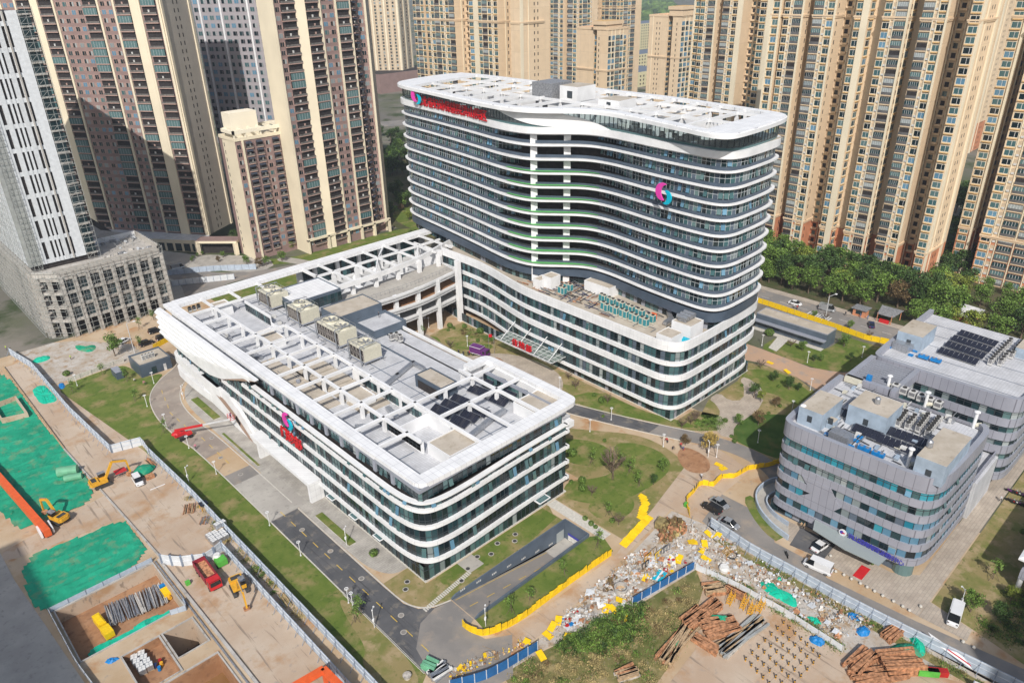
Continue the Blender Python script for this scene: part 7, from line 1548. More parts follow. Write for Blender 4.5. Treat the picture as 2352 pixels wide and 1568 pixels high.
def unit_at(F,u,v,z,lab,me,nm='heat_pump',grp='heat pumps on the podium roof',rz=0.,dz=0.,cat='heat pump'):
    x,y=xy(F,u,v,z); o=bpy.data.objects.new(nm,me); COL.objects.link(o); o.location=(x,y,z+dz); o.rotation_euler=(0,0,rz); tag(o,lab,cat,grp); return o
k=0
for i,(u,v) in enumerate(((35,355),(72,380),(130,392),(170,412),(228,430),(270,450),(330,470),(372,492),(435,515),(478,535))): unit_at(F5,u,v+10,19.8,'beige heat pump, %s in the front row on the podium roof'%ordn(i),ame)
for i,(u,v) in enumerate(((15,270),(45,285),(95,305),(135,325),(195,345),(232,362),(292,385),(330,402),(395,425),(435,445),(505,482),(548,500))): unit_at(F5,u,v+8,19.8,'beige heat pump, %s in the back row on the podium roof'%ordn(i),ame)
for i,(u,v) in enumerate(((1940,850),(1975,865),(2000,820),(2040,830))): unit_at(F6,u,v,19.8,'beige heat pump, %s of the four by the small white roof hut'%ordn(i),ame)
for i,(x0,y0,x1,y1,z1,lab) in enumerate(((146.6,144.5,150.6,147.5,22.6,'low'),(148.5,141.8,152.5,145.5,23.6,'taller'),(155.5,125.5,160.5,135.0,22.8,'long'),(141.8,94.2,146.8,98.8,22.4,'corner'),(148.5,93.2,154.2,99.0,23.6,'tank topped'),(160.5,136,163,139,22.5,'small'))):
    mb=MB(); mb.box(x0,y0,19.8,x1,y1,z1,'white','roof_concrete'); ribbon(mb,[(x0,y1),(x0,y0),(x1,y0),(x1,y1)],0,.15,z1,z1+.2,'white',True); mb.build('roof_room',hosp)
for k in range(3):
    mb=MB(); mb.tube((150+k*1.5,95.2,24.9),(150+k*1.5,98.4,24.9),.62,'steel',14); mb.box(149.6+k*1.5,95.6,23.8,150.4+k*1.5,98,24.4,'steel_dull'); tag(mb.build('water_tank'),'steel water drum on the podium corner room, %s of three'%ordn(k),'water tank','steel drums on the corner room')
rngp=random.Random(4); mb=MB()
for k in range(240):
    x=rngp.uniform(145,158);y=rngp.uniform(101,128) if k<40 else rngp.uniform(128,150); a=rngp.choice([0,1.57]); L_=rngp.uniform(1,5); mb.bar((x,y,20.1),(x+L_*math.cos(a+.1),y+L_*math.sin(a),20.1+rngp.uniform(0,.5)),.14,.14,rngp.choice(['steel_dull','rust','hazard','car_blue','steel']))
tag(mb.build('pipework'),'tangle of pipes and pumps between the heat pumps and the tower foot','pipework',kind='stuff')
mb=MB(); mb.box(152.2,107.2,19.8,153.6,108.8,21.4,'crane_orange'); tag(mb.build('control_cabinet'),'bright orange cabinet among the pipes on the podium roof','cabinet')
mb=MB(); mb.box(146.4,92.4,19.8,147.8,94.6,20.9,'cyan'); tag(mb.build('fan_box'),'turquoise fan box in the rounded corner of the podium roof','fan box')
# offices' plant
bme_=acunit(1.5,1.4,1.5,'grey_grid','ac_white').data('condenser')
for i in range(6): unit_at(S1,1245+i*73,880+i*30,21.8,'white twin-fan condenser, %s from the left along the back roof edge'%ordn(i),bme_,'condenser','large condensers on the front office roof',cat='condenser')
cme_=acunit(.55,.9,1.6,'grey_grid','ac_white').data('condenser')
k=0
for ri,(a,b,n) in enumerate((((1265,1195),(1325,1115),5),((1345,1215),(1400,1150),4),((1435,1240),(1510,1140),6),((1515,1280),(1605,1165),7))):
    for i in range(n):
        u=a[0]+(b[0]-a[0])*i/(n-1);v=a[1]+(b[1]-a[1])*i/(n-1); unit_at(S1,u,v,21.8,'slim white condenser, %s from the front in the %s rank on the front office roof'%(ordn(i),ordn(ri)),cme_,'condenser','slim condensers on the front office roof',cat='condenser')
for ri,(a,b,n) in enumerate((((2055,665),(2225,490),10),((2140,670),(2200,600),4),((2235,610),(2320,510),6))):
    for i in range(n):
        u=a[0]+(b[0]-a[0])*i/(n-1);v=a[1]+(b[1]-a[1])*i/(n-1); unit_at(S1,u,v,21.8,'slim white condenser, %s from the front in the %s rank on the rear office roof'%(ordn(i),ordn(ri)),cme_,'condenser','slim condensers on the rear office roof',cat='condenser')
def vent(F,u,v,z,h,lab):
    x,y=xy(F,u,v,z); mb=MB(); mb.tube((x,y,z),(x,y,z+h),.32,'white',12); mb.lathe((x,y,z+h),[(.3,0),(.6,.15),(.55,.3),(.2,.45)],'white',12); mb.tube((x,y,z+.6),(x+1.2,y-.9,z+.5),.45,'ct_beige',10); tag(mb.build('vent_stack'),lab,'vent stack','white vent stacks')
vent(S1,435,1150,21.8,3.6,'white capped vent stack at the rounded left corner of the office roof'); vent(S1,1180,860,21.8,2.8,'white vent stack behind the middle blue-grey roof room'); vent(S1,1500,1020,21.8,3.2,'white vent stack among the large condensers'); vent(S1,1915,1200,21.8,3.4,'white vent stack at the back right corner of the office roof'); vent(S2,1350,250,21.8,3.8,'tall white vent stack beside the big pale duct near the sign corner')
mb=MB(); x,y=xy(S2,1440,300,22); x2,y2=xy(S2,1560,340,22); mb.tube((x-1,y+.6,22.3),(x2,y2,22.3),.55,'ct_beige',10); mb.box(x2-.5,y2-.7,21.8,x2+1.5,y2+.7,22.9,'ct_beige'); tag(mb.build('air_duct'),'big pale exhaust duct at the sign corner of the office roof','duct')
for i,(F,a,b,z,h,lab) in enumerate(((S1,(690,1280),(850,1350),21.8,1.8,'silver panelled water tank on the front office roof'),(S1,(1235,510),(1360,560),21.8,1.8,'silver panelled water tank on the rear office roof'))):
    c,rz=heading(F,a,b,21.8); mb=MB(); L_=math.dist(xy(F,*a,z),xy(F,*b,z)); mb.box(-L_/2,-1.0,0,L_/2,1.6,h,'steel'); 
    for q in np.linspace(-L_/2,L_/2,4): mb.box(q-.03,-1.04,0,q+.03,-1.0,h,'steel_dull'); mb.box(q-.03,-1.0,h,q+.03,1.6,h+.03,'steel_dull')
    o=mb.build('water_tank'); o.location=(c[0],c[1],z); o.rotation_euler=(0,0,rz); tag(o,lab,'water tank','panelled water tanks')
for i,(F,u,v,lab) in enumerate(((S1,1485,615,'left blue twin-fan unit on the rear office roof'),(S1,1590,645,'right blue twin-fan unit on the rear office roof'),(S1,975,1405,'left blue twin-fan unit at the front office parapet'),(S1,1095,1455,'right blue twin-fan unit at the front office parapet'))):
    x,y=xy(F,u,v,21.8); mb=MB(); mb.box(x-.5,y-1.1,22.2,x+.5,y+1.1,22.9,'tarp_blue')
    for s in (-.55,.55): mb.lathe((x,y+s,22.9),[(.36,0),(.36,.08)],'steel',10)
    for p in ((-.4,-1),(.4,-1),(.4,1),(-.4,1)): mb.box(x+p[0]-.04,y+p[1]-.04,21.75,x+p[0]+.04,y+p[1]+.04,22.2,'steel')
    tag(mb.build('fan_unit'),lab,'fan unit','blue twin-fan units')
for i,(u,v) in enumerate(((660,1260),(945,1285),(915,1315),(865,1365),(1195,510),(1440,525),(1420,545),(1380,580),(530,1100),(470,1110))):
    x,y=xy(S1,u,v,21.9); mb=MB(); mb.box(x-.4,y-.5,21.75,x+.4,y+.5,22.15,'tarp_blue' if i!=8 else 'cyan'); tag(mb.build('pump_cover'),'small blue pump cover, %s of the scattered covers on the office roofs'%ordn(i),'cover','blue pump covers')
for i,(x,y) in enumerate(((139.5,43.5),(131,30.6))):
    mb=MB(); mb.lathe((x,y,26.3),[(.55,0),(.55,1.1),(.3,1.4)],'steel',12); tag(mb.build('water_drum'),('steel drum on the middle roof room','steel drum on the long roof room')[i],'water tank')
mb=MB(); x,y=xy(S1,860,800,21.8); mb.box(x-1,y-2.6,21.8,x+.6,y+1,23,'ct_beige'); mb.box(x+.5,y-4,21.8,x+1.3,y-3,24.2,'tarp_blue'); tag(mb.build('blower'),'pale blower with blue fan beside the pergola','blower')
for i,(F,u,v) in enumerate(((F2,370,385),(F2,415,372),(F2,462,355))): unit_at(F,u,v,17.7,'white outdoor unit, %s of three in the far corner of the clinic roof'%ordn(i),acunit(.9,.8,1.4,'grey_grid','ac_white').data('outdoor_unit'),'outdoor_unit','outdoor units on the clinic roof',cat='outdoor unit')
for i,(u,v) in enumerate(((785,520),(820,515),(845,530))): unit_at(V2,u,v,17.7,'white rooftop unit, %s of three beside the dark roofed plant rooms'%ordn(i),acunit(1.1,1.0,1.9,'grey_grid','ac_white').data('outdoor_unit'),'outdoor_unit','outdoor units on the clinic roof',cat='outdoor unit')
# ================================================================ LETTERING AND EMBLEMS
def letters(body,origin,du,up,size,m,depth,parent,nm='sign_letter',space=1.0,curve=None,font_off=0.0):
    """each character a raised part; du = reading direction, up = vertical"""
    du=Vector(du).normalized(); up=Vector(up).normalized(); n=du.cross(up)
    for i,chv in enumerate(body):
        cu=bpy.data.curves.new(nm,'FONT'); cu.body=chv; cu.size=size; cu.extrude=depth; cu.offset=font_off; cu.materials.append(MATS[m]); cu.align_x='CENTER'; cu.resolution_u=2
        o=bpy.data.objects.new('t',cu); COL.objects.link(o); bpy.context.view_layer.update(); me=bpy.data.meshes.new_from_object(o.evaluated_get(bpy.context.evaluated_depsgraph_get())); bpy.data.objects.remove(o)
        o=bpy.data.objects.new(nm,me); COL.objects.link(o)
        p=Vector(curve(i)) if curve else Vector(origin)+du*(i*size*space)
        d_,n_=(du,n) if not curve else (Vector(curve(i+.5))-Vector(curve(i-.5)),None)
        if curve: d_=d_.normalized(); n_=d_.cross(up)
        Mx=Matrix(((d_[0],up[0],n_[0],p[0]),(d_[1],up[1],n_[1],p[1]),(d_[2],up[2],n_[2],p[2]),(0,0,0,1)))
        o.parent=parent
        if parent.parent is None: o.matrix_parent_inverse=Matrix.Translation(-parent.location)
        o.matrix_basis=Mx
def crescent(r,m_,flip,mb,c,du,up,n,t=.35):
    """comma shaped swoosh: outer arc and off-centre inner arc"""
    pts=[];N_=26
    a0,a1=R(60),R(285)
    for i in range(N_+1):
        a=a0+(a1-a0)*i/N_; pts.append((r*math.cos(a),r*math.sin(a)))
    for i in range(N_+1):
        a=a1+(a0-a1)*i/N_; rr=r*(.36+.64*((i/N_-.5)*2)**4); pts.append((rr*math.cos(a)+r*.16*(1-abs(i/N_-.5)*2),rr*math.sin(a)+r*.05))
    if flip: pts=[(-x,-y) for x,y in pts]
    du=Vector(du);up=Vector(up);c=Vector(c); q=[c+du*x+up*y for x,y in pts]
    # fan the crescent into quads so that it stays clean
    L_=N_+1; vs=[tuple(p) for p in q]; k=len(vs); vs+=[tuple(Vector(p)+Vector(n)*t) for p in q]; fs=[]
    for i in range(N_):
        a,b,c_,d=i,i+1,2*L_-2-i,2*L_-1-i; fs+=[(a,b,c_,d),(k+d,k+c_,k+b,k+a)]
    for i in range(2*L_): j=(i+1)%(2*L_); fs.append((i,k+i,k+j,j))
    mb.mesh(vs,fs,m_)
def emblem(c,r,du,n,parent):
    mb=MB(); crescent(r,'pink',False,mb,Vector(c)+Vector(du)*(-r*.15)+Vector((0,0,r*.2)),du,(0,0,1),n); a=mb.build('emblem_swoosh',parent)
    mb=MB(); crescent(r*.8,'cyan',True,mb,Vector(c)+Vector(du)*(r*.45)+Vector((0,0,-r*.35)),du,(0,0,1),n); b=mb.build('emblem_swoosh',parent)
sgn=empty('roof_sign',(151,208,66),'row of red Chinese characters with pink and cyan emblem along the hospital roof edge','sign')
RPs=resample([p for p in sub(offset(TB,-.25,True),lambda p:p[0]<160 and 160<p[1]<213)],.25)
def cpos(i):
    t=12+i*14.2; t=max(0,min(len(RPs)-2,t)); k_=int(t); f_=t-k_; a,b=RPs[k_],RPs[k_+1]; return (a[0]+(b[0]-a[0])*f_,a[1]+(b[1]-a[1])*f_,66.1)
letters('湖北省妇幼保健院洪山院区',None,(0,-1,0),(0,0,1),3.5,'red_sign',.16,sgn,curve=lambda i:cpos(i+.6),font_off=.035)
mb=MB(); a=cpos(.2)
for i in range(12):
    a=cpos(i+.1);b=cpos(i+.98); mb.bar((a[0]+.2,a[1],66.0),(b[0]+.2,b[1],66.0),.12,.15,'steel_dull'); mb.bar((a[0]+.25,a[1],66.0),(a[0]+.25,a[1],69.4),.1,.1,'steel_dull')
mb.build('sign_frame',sgn)
emblem((152.9,207.3,68.6),2.0,(0.05,-1,0),(-1,0,0),sgn)
te=empty('facade_emblem',(151.6,107,54.5),'large pink and cyan emblem on the right half of the hospital tower','emblem')
emblem((152.4,106.9,54.6),2.2,(-.12,-1,0),(-1,0.1,0),te)
mb=MB(); mb.bar((153.6,113,54.8),(152.6,101,54.8),.3,.4,'white'); mb.build('crossbar',te)
og=empty('facade_sign',(59.6,118,9),'pink and cyan emblem above three red characters on the clinic facade','sign')
cy_=onX(*U1_(940,545),59.4) if 'U1_' in globals() else (59.4,134.0,12.6)
emblem((59.5,cy_[1],cy_[2]),1.7,(0,-1,0),(-1,0,0),og)
for i,chv in enumerate('门诊部'): letters(chv,(59.3,cy_[1]+2.6-i*3.1,cy_[2]-5.4),(0,-1,0),(0,0,1),3.2,'red_sign',.2,og,font_off=.05)
mb=MB(); mb.bar((59.7,cy_[1]+4,cy_[2]-5.4),(59.7,cy_[1]-5.4,cy_[2]-5.4),.12,.12,'steel_dull'); mb.build('sign_frame',og)
cs=empty('canopy_sign',(138,140,5.9),'three red characters standing on the glass entrance canopy','sign')
for i,chv in enumerate('住院部'): letters(chv,(135.2,143.9-i*2.9,5.75),(0,-1,0),(0,0,1),2.5,'red_sign',.16,cs,font_off=.04)
mb=MB(); mb.bar((135.3,145.3,5.72),(135.3,136.8,5.72),.15,.1,'steel_dull'); mb.build('sign_frame',cs)
os_=empty('office_sign',(125,38,4),'purple-blue characters with a small round emblem above the office entrance','sign')
def spos(i): 
    a=onX(*S2(868,845),125.0); b=onX(*S2(1295,1068),125.0); t=i/10; return (124.9,a[1]+(b[1]-a[1])*t,a[2]+(b[2]-a[2])*t-.45)
letters('洪山区疾病预防控制中心',None,(0,-1,0),(0,0,1),1.25,'navy_sign',.06,os_,curve=spos,font_off=.02)
a=onX(*S2(798,810),125.0); mb=MB(); mb.tube((124.95,a[1],a[2]),(124.8,a[1],a[2]),.75,'white',20); mb.build('emblem_disc',os_)
mb=MB(); mb.tube((124.82,a[1]+.15,a[2]+.05),(124.74,a[1]+.15,a[2]+.05),.38,'navy_sign',14); mb.box(124.7,a[1]-.45,a[2]-.1,124.8,a[1]+.1,a[2]+.12,'red_sign'); mb.build('emblem_mark',os_)
# truck lettering on its side: plain white strokes

rngp=random.Random(14); mb=MB()
for k in range(150):
    x=rngp.uniform(128,151);y=rngp.uniform(31.5,54)
    if 128.5<x<138.5 and y>49 or 135<x<143.6 and 39<y<48: continue
    a=rngp.choice([0,1.57]); L_=rngp.uniform(1,4.5); mb.bar((x,y,22),(x+L_*math.cos(a),y+L_*math.sin(a),22+rngp.uniform(0,.3)),.14,.14,rngp.choice(['steel','hazard','ac_white','steel_dull']))
    if k%4==0: mb.box(x,y,21.75,x+rngp.uniform(.4,1.4),y+rngp.uniform(.4,1.2),22+rngp.uniform(.1,.9),rngp.choice(['ac_white','steel','bluegrey_wall','ct_beige']))
tag(mb.build('pipework'),'pipes and small cabinets spread over the front office roof','pipework',kind='stuff')
mb=MB()
for k in range(120):
    x=rngp.uniform(81,94);y=rngp.uniform(141,199)
    if rngp.random()<.4: x=rngp.uniform(65,71)
    a=rngp.choice([0,1.57]); L_=rngp.uniform(1,5); mb.bar((x,y,18.15),(x+L_*math.cos(a)*.5,y+L_*math.sin(a),18.2),.12,.12,rngp.choice(['steel','steel_dull']))
    if k%5==0: mb.box(x,y,17.6,x+rngp.uniform(.3,1.0),y+rngp.uniform(.3,1.2),18.1+rngp.uniform(.1,.9),rngp.choice(['ac_white','steel','grey_panel']))
tag(mb.build('pipework'),'pipes and small cabinets spread along the clinic roof','pipework',kind='stuff')
mb=MB()
for k in range(90):
    x=rngp.uniform(158,184);y=rngp.uniform(98,206); mb.box(x,y,65.6,x+rngp.uniform(.5,2.2),y+rngp.uniform(.5,2.5),66+rngp.uniform(.2,1.6),rngp.choice(['ac_white','steel','steel_dull','white']))
tag(mb.build('roof_plant'),'low plant boxes and ducts under the hospital roof beams','roof plant',kind='stuff')
# ================================================================ VEGETATION
def tree_proto(kind,seed):
    rng=random.Random(seed); r=empty('tree'); t=MB(); c=MB()
    if kind in ('round','yellow','dark','lime','brown'):
        lf={'round':'leaf_b','yellow':'leaf_yellow','dark':'leaf_dark','lime':'leaf_lime','brown':'leaf_brown'}[kind]
        H=8.0;R0=3.4; t.tube((0,0,0),(.1,0,3.2),.22,'bark',7,.15); cl=[]
        for i in range(7):
            a=i*2.4; q=(R0*.6*math.cos(a),R0*.6*math.sin(a),rng.uniform(3.8,6.6)); t.tube((.05,0,2.2+.2*i),q,.09,'bark',5,.03)
        for i in range(15):
            a=rng.uniform(0,6.28); rr=R0*math.sqrt(rng.random())*.78; z=rng.uniform(3.0,7.0); s=1-abs(z-4.9)/4.6; cl.append((rr*math.cos(a)*s,rr*math.sin(a)*s,z,rng.uniform(.95,1.65)))
        for x,y,z,s in cl:
            for k in range(100):
                u=rng.gauss(0,1),rng.gauss(0,1),rng.gauss(0,1); l=math.sqrt(sum(v*v for v in u)) or 1; q=s*(rng.random()**.33); p=Vector((x+u[0]/l*q,y+u[1]/l*q,z+u[2]/l*q*.8))
                n=Vector((rng.gauss(0,1),rng.gauss(0,1),rng.gauss(.6,1))).normalized(); a_=n.orthogonal().normalized(); b_=n.cross(a_); e=rng.uniform(.16,.34)
                c.face([p+a_*e,p+b_*e*.6,p-a_*e,p-b_*e*.6],lf)
    elif kind=='young':
        t.tube((0,0,0),(0,0,3.2),.06,'bark',5,.03)
        for i in range(3): a=i*2.1; t.bar((math.cos(a)*.9,math.sin(a)*.9,0),(0,0,1.4),.05,.05,'bark')
        for i in range(6):
            z=rng.uniform(1.8,3.6);a=rng.uniform(0,6.28);x=math.cos(a)*.45;y=math.sin(a)*.45; t.bar((0,0,z-.6),(x,y,z),.03,.03,'bark')
            for k in range(34):
                p=Vector((x+rng.gauss(0,.28),y+rng.gauss(0,.28),z+rng.gauss(0,.28))); n=Vector((rng.gauss(0,1),rng.gauss(0,1),rng.gauss(.5,1))).normalized(); a_=n.orthogonal().normalized();b_=n.cross(a_);e=rng.uniform(.1,.2); c.face([p+a_*e,p+b_*e*.6,p-a_*e,p-b_*e*.6],'leaf_b')
    elif kind=='bare':
        t.tube((0,0,0),(0,0,1.6),.09,'bark',5,.06)
        for i in range(22):
            a=rng.uniform(0,6.28);z=rng.uniform(.8,1.6);L_=rng.uniform(.9,1.9);q=(math.cos(a)*L_*.7,math.sin(a)*L_*.7,z+L_); t.bar((0,0,z),q,.05,.05,'bark')
            for k in range(3): b=a+rng.uniform(-.9,.9); t.bar((q[0]*.6,q[1]*.6,z+L_*.6),(q[0]*.6+math.cos(b)*.7,q[1]*.6+math.sin(b)*.7,z+L_*.6+.7),.03,.03,'bark')
        for k in range(90): p=Vector((rng.gauss(0,.8),rng.gauss(0,.8),rng.uniform(1.4,3.2))); a_=Vector((rng.gauss(0,1),rng.gauss(0,1),rng.gauss(0,1))).normalized(); b_=a_.orthogonal().normalized(); c.face([p+a_*.1,p+b_*.06,p-a_*.1,p-b_*.06],'leaf_brown')
    elif kind=='bush':
        for k in range(420):
            u=Vector((rng.gauss(0,1),rng.gauss(0,1),rng.gauss(0,1))).normalized()*rng.uniform(.8,1.05); p=Vector((u.x,u.y,max(.05,u.z*.9+.85))); n=(u+Vector((rng.gauss(0,.5),rng.gauss(0,.5),rng.gauss(0,.5)))).normalized(); a_=n.orthogonal().normalized();b_=n.cross(a_);e=rng.uniform(.12,.2); c.face([p+a_*e,p+b_*e*.7,p-a_*e,p-b_*e*.7],'leaf_b')
        t.tube((0,0,0),(0,0,.5),.12,'bark',5)
    t.build('trunk',r); c.build('foliage' if kind=='bush' else 'crown',r); return r
PT={}
def plant(kind,x,y,s,label,group,cat='tree',z=0.,name='tree'):
    v=random.randrange(4 if kind in ('round','dark') else 2); k=(kind,v)
    if k not in PT: PT[k]=tree_proto(kind,hash(v)+sum(map(ord,kind)))
    r=place(PT[k],(x,y,z),random.uniform(0,6.28),label,cat,group); r.scale=(s*random.uniform(.9,1.1),s*random.uniform(.9,1.1),s*random.uniform(.88,1.12)); r.name=name; return r
rv=random.Random(99); random.seed(5)
# belt of trees along the compound wall
n=0
for row,(xb,y0,y1,st,sz) in enumerate(((243.5,64,190,5.0,(.85,1.05)),(251.5,62,190,5.6,(.95,1.25)),(260,66,190,6.0,(1.0,1.3)),(267,88,190,6.5,(.95,1.2)))):
    y=y0;i=0
    while y<y1:
        k=rv.choices(['round','dark','lime','brown'],[6,3,1.2,.6])[0]
        colr={'round':'mid green','dark':'dark green','lime':'yellowish green','brown':'russet'}[k]
        if not(row==0 and 74<y<86) and not (252<xb<264 and 55<y<70):
            plant(k,xb+rv.uniform(-1.6,1.6),y+rv.uniform(-1.2,1.2),1.28*rv.uniform(*sz),'%s tree in the %s row from the road, %s from the right end'%(colr,ordn(row),ordn(i)),'trees of the belt beside the road'); i+=1
        y+=st*rv.uniform(.85,1.15)
for i,(x,y,k,s) in enumerate(((283,76,'dark',1.2),(290,77.5,'dark',1.3),(276,75,'round',1.3),(271,70,'lime',1.3),(266,66,'lime',1.2),(276,66,'lime',1.1),(282,68,'dark',1.1),(285,62,'round',.8),(288,57,'round',.7),(272,60,'round',1.0),(258,50,'round',1.3),(266,47,'round',1.4),(262,42,'round',1.4),(254,43,'dark',1.3),(270,52,'round',1.2),(249,48,'round',1.2),(275,47,'dark',1.2),(268,38,'round',1.4),(247,55,'lime',1.1),(250,70,'round',1.0),(246,61,'lime',1.2),(262,33,'round',1.4),(256,36,'round',1.3),(272,30,'round',1.3),(279,38,'round',1.2))):
    plant(k,x,y,s,'bushy tree around the hipped pavilion, %s counting from the tower gap'%ordn(i),'trees round the pavilion')
for i in range(26):
    x=rv.uniform(296,420);y=74+ (x-296)*.27+rv.uniform(-7,7); plant(rv.choice(['dark','round','dark']),x,y,rv.uniform(1.0,1.5),'tree deep in the gap between the two right-hand towers, %s going back'%ordn(i),'trees in the tower gap')
for i in range(60):
    t=rv.random(); x=200+t*110+rv.uniform(-12,12);y=275+t*170+rv.uniform(-22,26); plant(rv.choice(['dark','dark','round']),x,y,rv.uniform(.9,1.35),'shaded tree between the brown tower and the hospital, %s from the front'%ordn(i),'trees behind the bridge wing')
for i,(F,u,v,s,k) in enumerate(((R2,345,1395,.75,'round'),(R2,300,1440,.6,'round'),(R2,400,1480,.7,'lime'),(R2,345,1420,.5,'brown'),(R4,1660,265,.5,'round'),(R4,1745,285,.6,'brown'),(R4,1790,275,.5,'round'),(R4,1895,245,.6,'round'),(R4,1960,170,.6,'lime'),(R4,1580,110,.7,'dark'),(R4,1300,230,.25,'round'),(R4,1330,215,.25,'round'),(R4,1360,200,.25,'round'),(R4,1290,245,.25,'round'),(R4,1470,250,.35,'brown'),(R4,1500,220,.35,'round'))):
    x,y=xy(F,u,v); plant(k,x,y,s,'ornamental tree near the gatehouse and brown towers, %s in the list from the hospital side'%ordn(i),'gatehouse planting')
x,y=xy(R4,775,880); plant('round',x,y,.95,'full round green tree behind the plant hut',None)
x,y=xy(R6,225,1530); plant('yellow',x,y,.78,'yellow-leaved tree in the garden beside the camera post',None)
B=(( R6,640,740,1.35,'big clipped round bush beside the service building'),(R5,672,690,1.0,'round bush nearest the bridge column'),(R5,770,690,.8,'second round bush by the podium wall'),(R5,925,765,.8,'round bush before the canopy'),(R5,860,785,.6,'small round bush behind the lamp post'),(R5,700,700,.5,'little bush at the foot of the biggest bridge bush'),(R5,960,775,.7,'bush right beside the canopy end'),(R5,875,725,1.1,'loose bush in the russet planting bed'),(R5,660,712,.5,'little bush left of the bridge bush'),(R8,1560,225,1.0,'upper of the two stacked round bushes near the clinic'),(R8,1560,272,1.0,'lower of the two stacked round bushes near the clinic'),(R8,1485,225,.55,'bright bush near the clinic corner'),(R8,1580,470,.6,'small bush on the dry garden patch'),(R8,1620,505,.6,'second small bush on the dry garden patch'),(R8,1650,525,.5,'third small bush on the dry garden patch'),(R8,1762,485,.6,'small bush beside the bare shrub'),(R8,1490,40,1.2,'grey-green bush against the clinic corner'),(R6,455,1082,.45,'tiny round bush before the podium'),(R6,700,1090,.45,'tiny round bush on the east garden'),(R6,710,1222,.5,'round bush below the two dark trees'),(R6,635,1272,.5,'round bush on the shaded lawn'),(R6,345,1322,.6,'low bush beside the curved path'),(R6,405,1460,.6,'low bush on the mown strip'),(R6,385,1425,.5,'low bush above the mown strip'),(R5,1700,1290,.4,'tiny green clump in the path circle'),(R5,1710,1455,.5,'tiny bush on the round dry patch'),(R5,1640,1150,.6,'shrub on the russet bank'),(R5,1690,1190,.9,'larger shrub on the russet bank'),(R9,2345,560,.6,'far right lawn shrub'),(R4,450,1010,1.0,'scrubby bush behind the crumbling wall'),(R8,160,710,.9,'scrub beside the two manholes at the clinic'),(R9,1330,770,.35,'potted plant by the red mat'))
for F,u,v,s,lab in B: x,y=xy(F,u,v); plant('bush',x,y,s,lab,'garden bushes','bush',name='bush')
TR=((R8,1665,660,'young','beside the concrete path near the ramp'),(R8,1440,835,'young','first on the lawn between ramp and barrier'),(R8,1210,1010,'young','second on the lawn between ramp and barrier'),(R8,1085,1095,'young','third on the lawn between ramp and barrier'),(R8,1740,440,'young','tall one on the near garden bed'),(R8,1620,105,'young','by the upper garden lamp'),(R8,1880,160,'young','left of the big round trees'),(R8,1945,245,'young','below the big round trees'),(R8,1815,115,'young','beside the tall bare tripod tree'),(R4,910,1180,'young','on the lawn by the manhole lids'),(R4,855,1050,'young','near the utility cabinet'),(R4,490,1130,'young','at the hoarding side of the west lawn'),(R4,690,1005,'young','before the crumbling wall'),(R4,1105,1400,'young','next to the kerb lamp by the boom lift'),(R4,940,700,'young','upper one by the green netting'),(R4,1035,640,'young','right one by the green netting'),(R4,950,820,'young','between the two lower black cars'),(R4,1120,760,'young','beside the middle black car'),(R8,35,1160,'young','at the grass verge by the bend'),(R8,75,1090,'young','dark one at the grass verge'),
 (R5,540,810,'bare','under the bridge'),(R5,490,750,'young','under the bridge column'),(R5,675,835,'bare','on the green tip before the purple truck'),(R5,1515,1100,'bare','on the russet bank'),(R5,1730,1200,'bare','right on the russet bank'),(R5,1470,1040,'bare','by the end lamp of the forecourt'),(R5,2230,1370,'bare','in the corner bed below the hospital corner'),(R5,2290,1340,'bare','right in the corner bed'),(R5,2320,1320,'bare','far right in the corner bed'),(R8,1805,505,'bare','on the dry garden patch'),(R8,1625,310,'bare','beside the mulch bed'),(R6,580,965,'bare','by the red road corner'),(R6,150,1310,'bare','on the round bed by the path'),(R6,785,820,'bare','before the service building wall'),(R6,1020,640,'bare','at the zebra crossing'),(R6,1305,770,'bare','in front of the dark blue car'))
for F,u,v,k,lab in TR: x,y=xy(F,u,v); plant(k,x,y,1.1 if k=='young' else .9,('slender young tree ' if k=='young' else 'bare shrub ')+lab,'young garden trees' if k=='young' else 'bare shrubs','tree' if k=='young' else 'shrub',name='tree' if k=='young' else 'shrub')
MT=((R6,665,1050,'dark',.45,'before the podium glass'),(R6,770,1105,'dark',.5,'casting a long shadow on the bank'),(R6,535,1160,'dark',.6,'biggest dark crown in the east garden'),(R6,580,1190,'lime',.45,'yellowish crown beside the biggest dark one'),(R6,680,1225,'brown',.42,'thin crown above the shaded lawn'),(R6,565,1345,'brown',.5,'upright purple-grey crown'),(R6,435,1345,'round',.45,'spreading crown by the curved path'),(R6,75,1480,'brown',.45,'grey-pink crown beside the workers'),(R6,835,1115,'dark',.35,'near the lane by the office roof'),(R6,1140,820,'round',.6,'at the gable of the service building'),(R6,860,845,'round',.42,'on the terrace of the service building'),(R6,940,920,'dark',.35,'left of the pair on the back lawn'),(R6,985,915,'round',.35,'right of the pair on the back lawn'),(R6,1185,915,'dark',.35,'in the pergola shade'),(R6,940,620,'round',.35,'over the yellow hoarding'),(R6,1180,700,'round',.4,'leaning over the yellow hoarding'),(R8,2105,145,'round',.45,'upper of the two beside the lane bend'),(R8,2040,235,'dark',.4,'lower of the two beside the lane bend'),(R9,1990,1090,'round',.6,'behind the white minibus'),(R9,2190,1160,'dark',.55,'right of the minibus in the dark lawn'),(R9,2260,1010,'lime',.4,'under the raised villa'),(R9,2140,870,'young',1.2,'slim at the villa lawn'),(R2,1930,570,'dark',.9,'far below the yellow house'),(R8,1765,200,'bare',2.2,'tall with a tripod of stakes'))
for F,u,v,k,s,lab in MT: x,y=xy(F,u,v); plant(k,x,y,s,'garden tree '+lab,'garden trees')
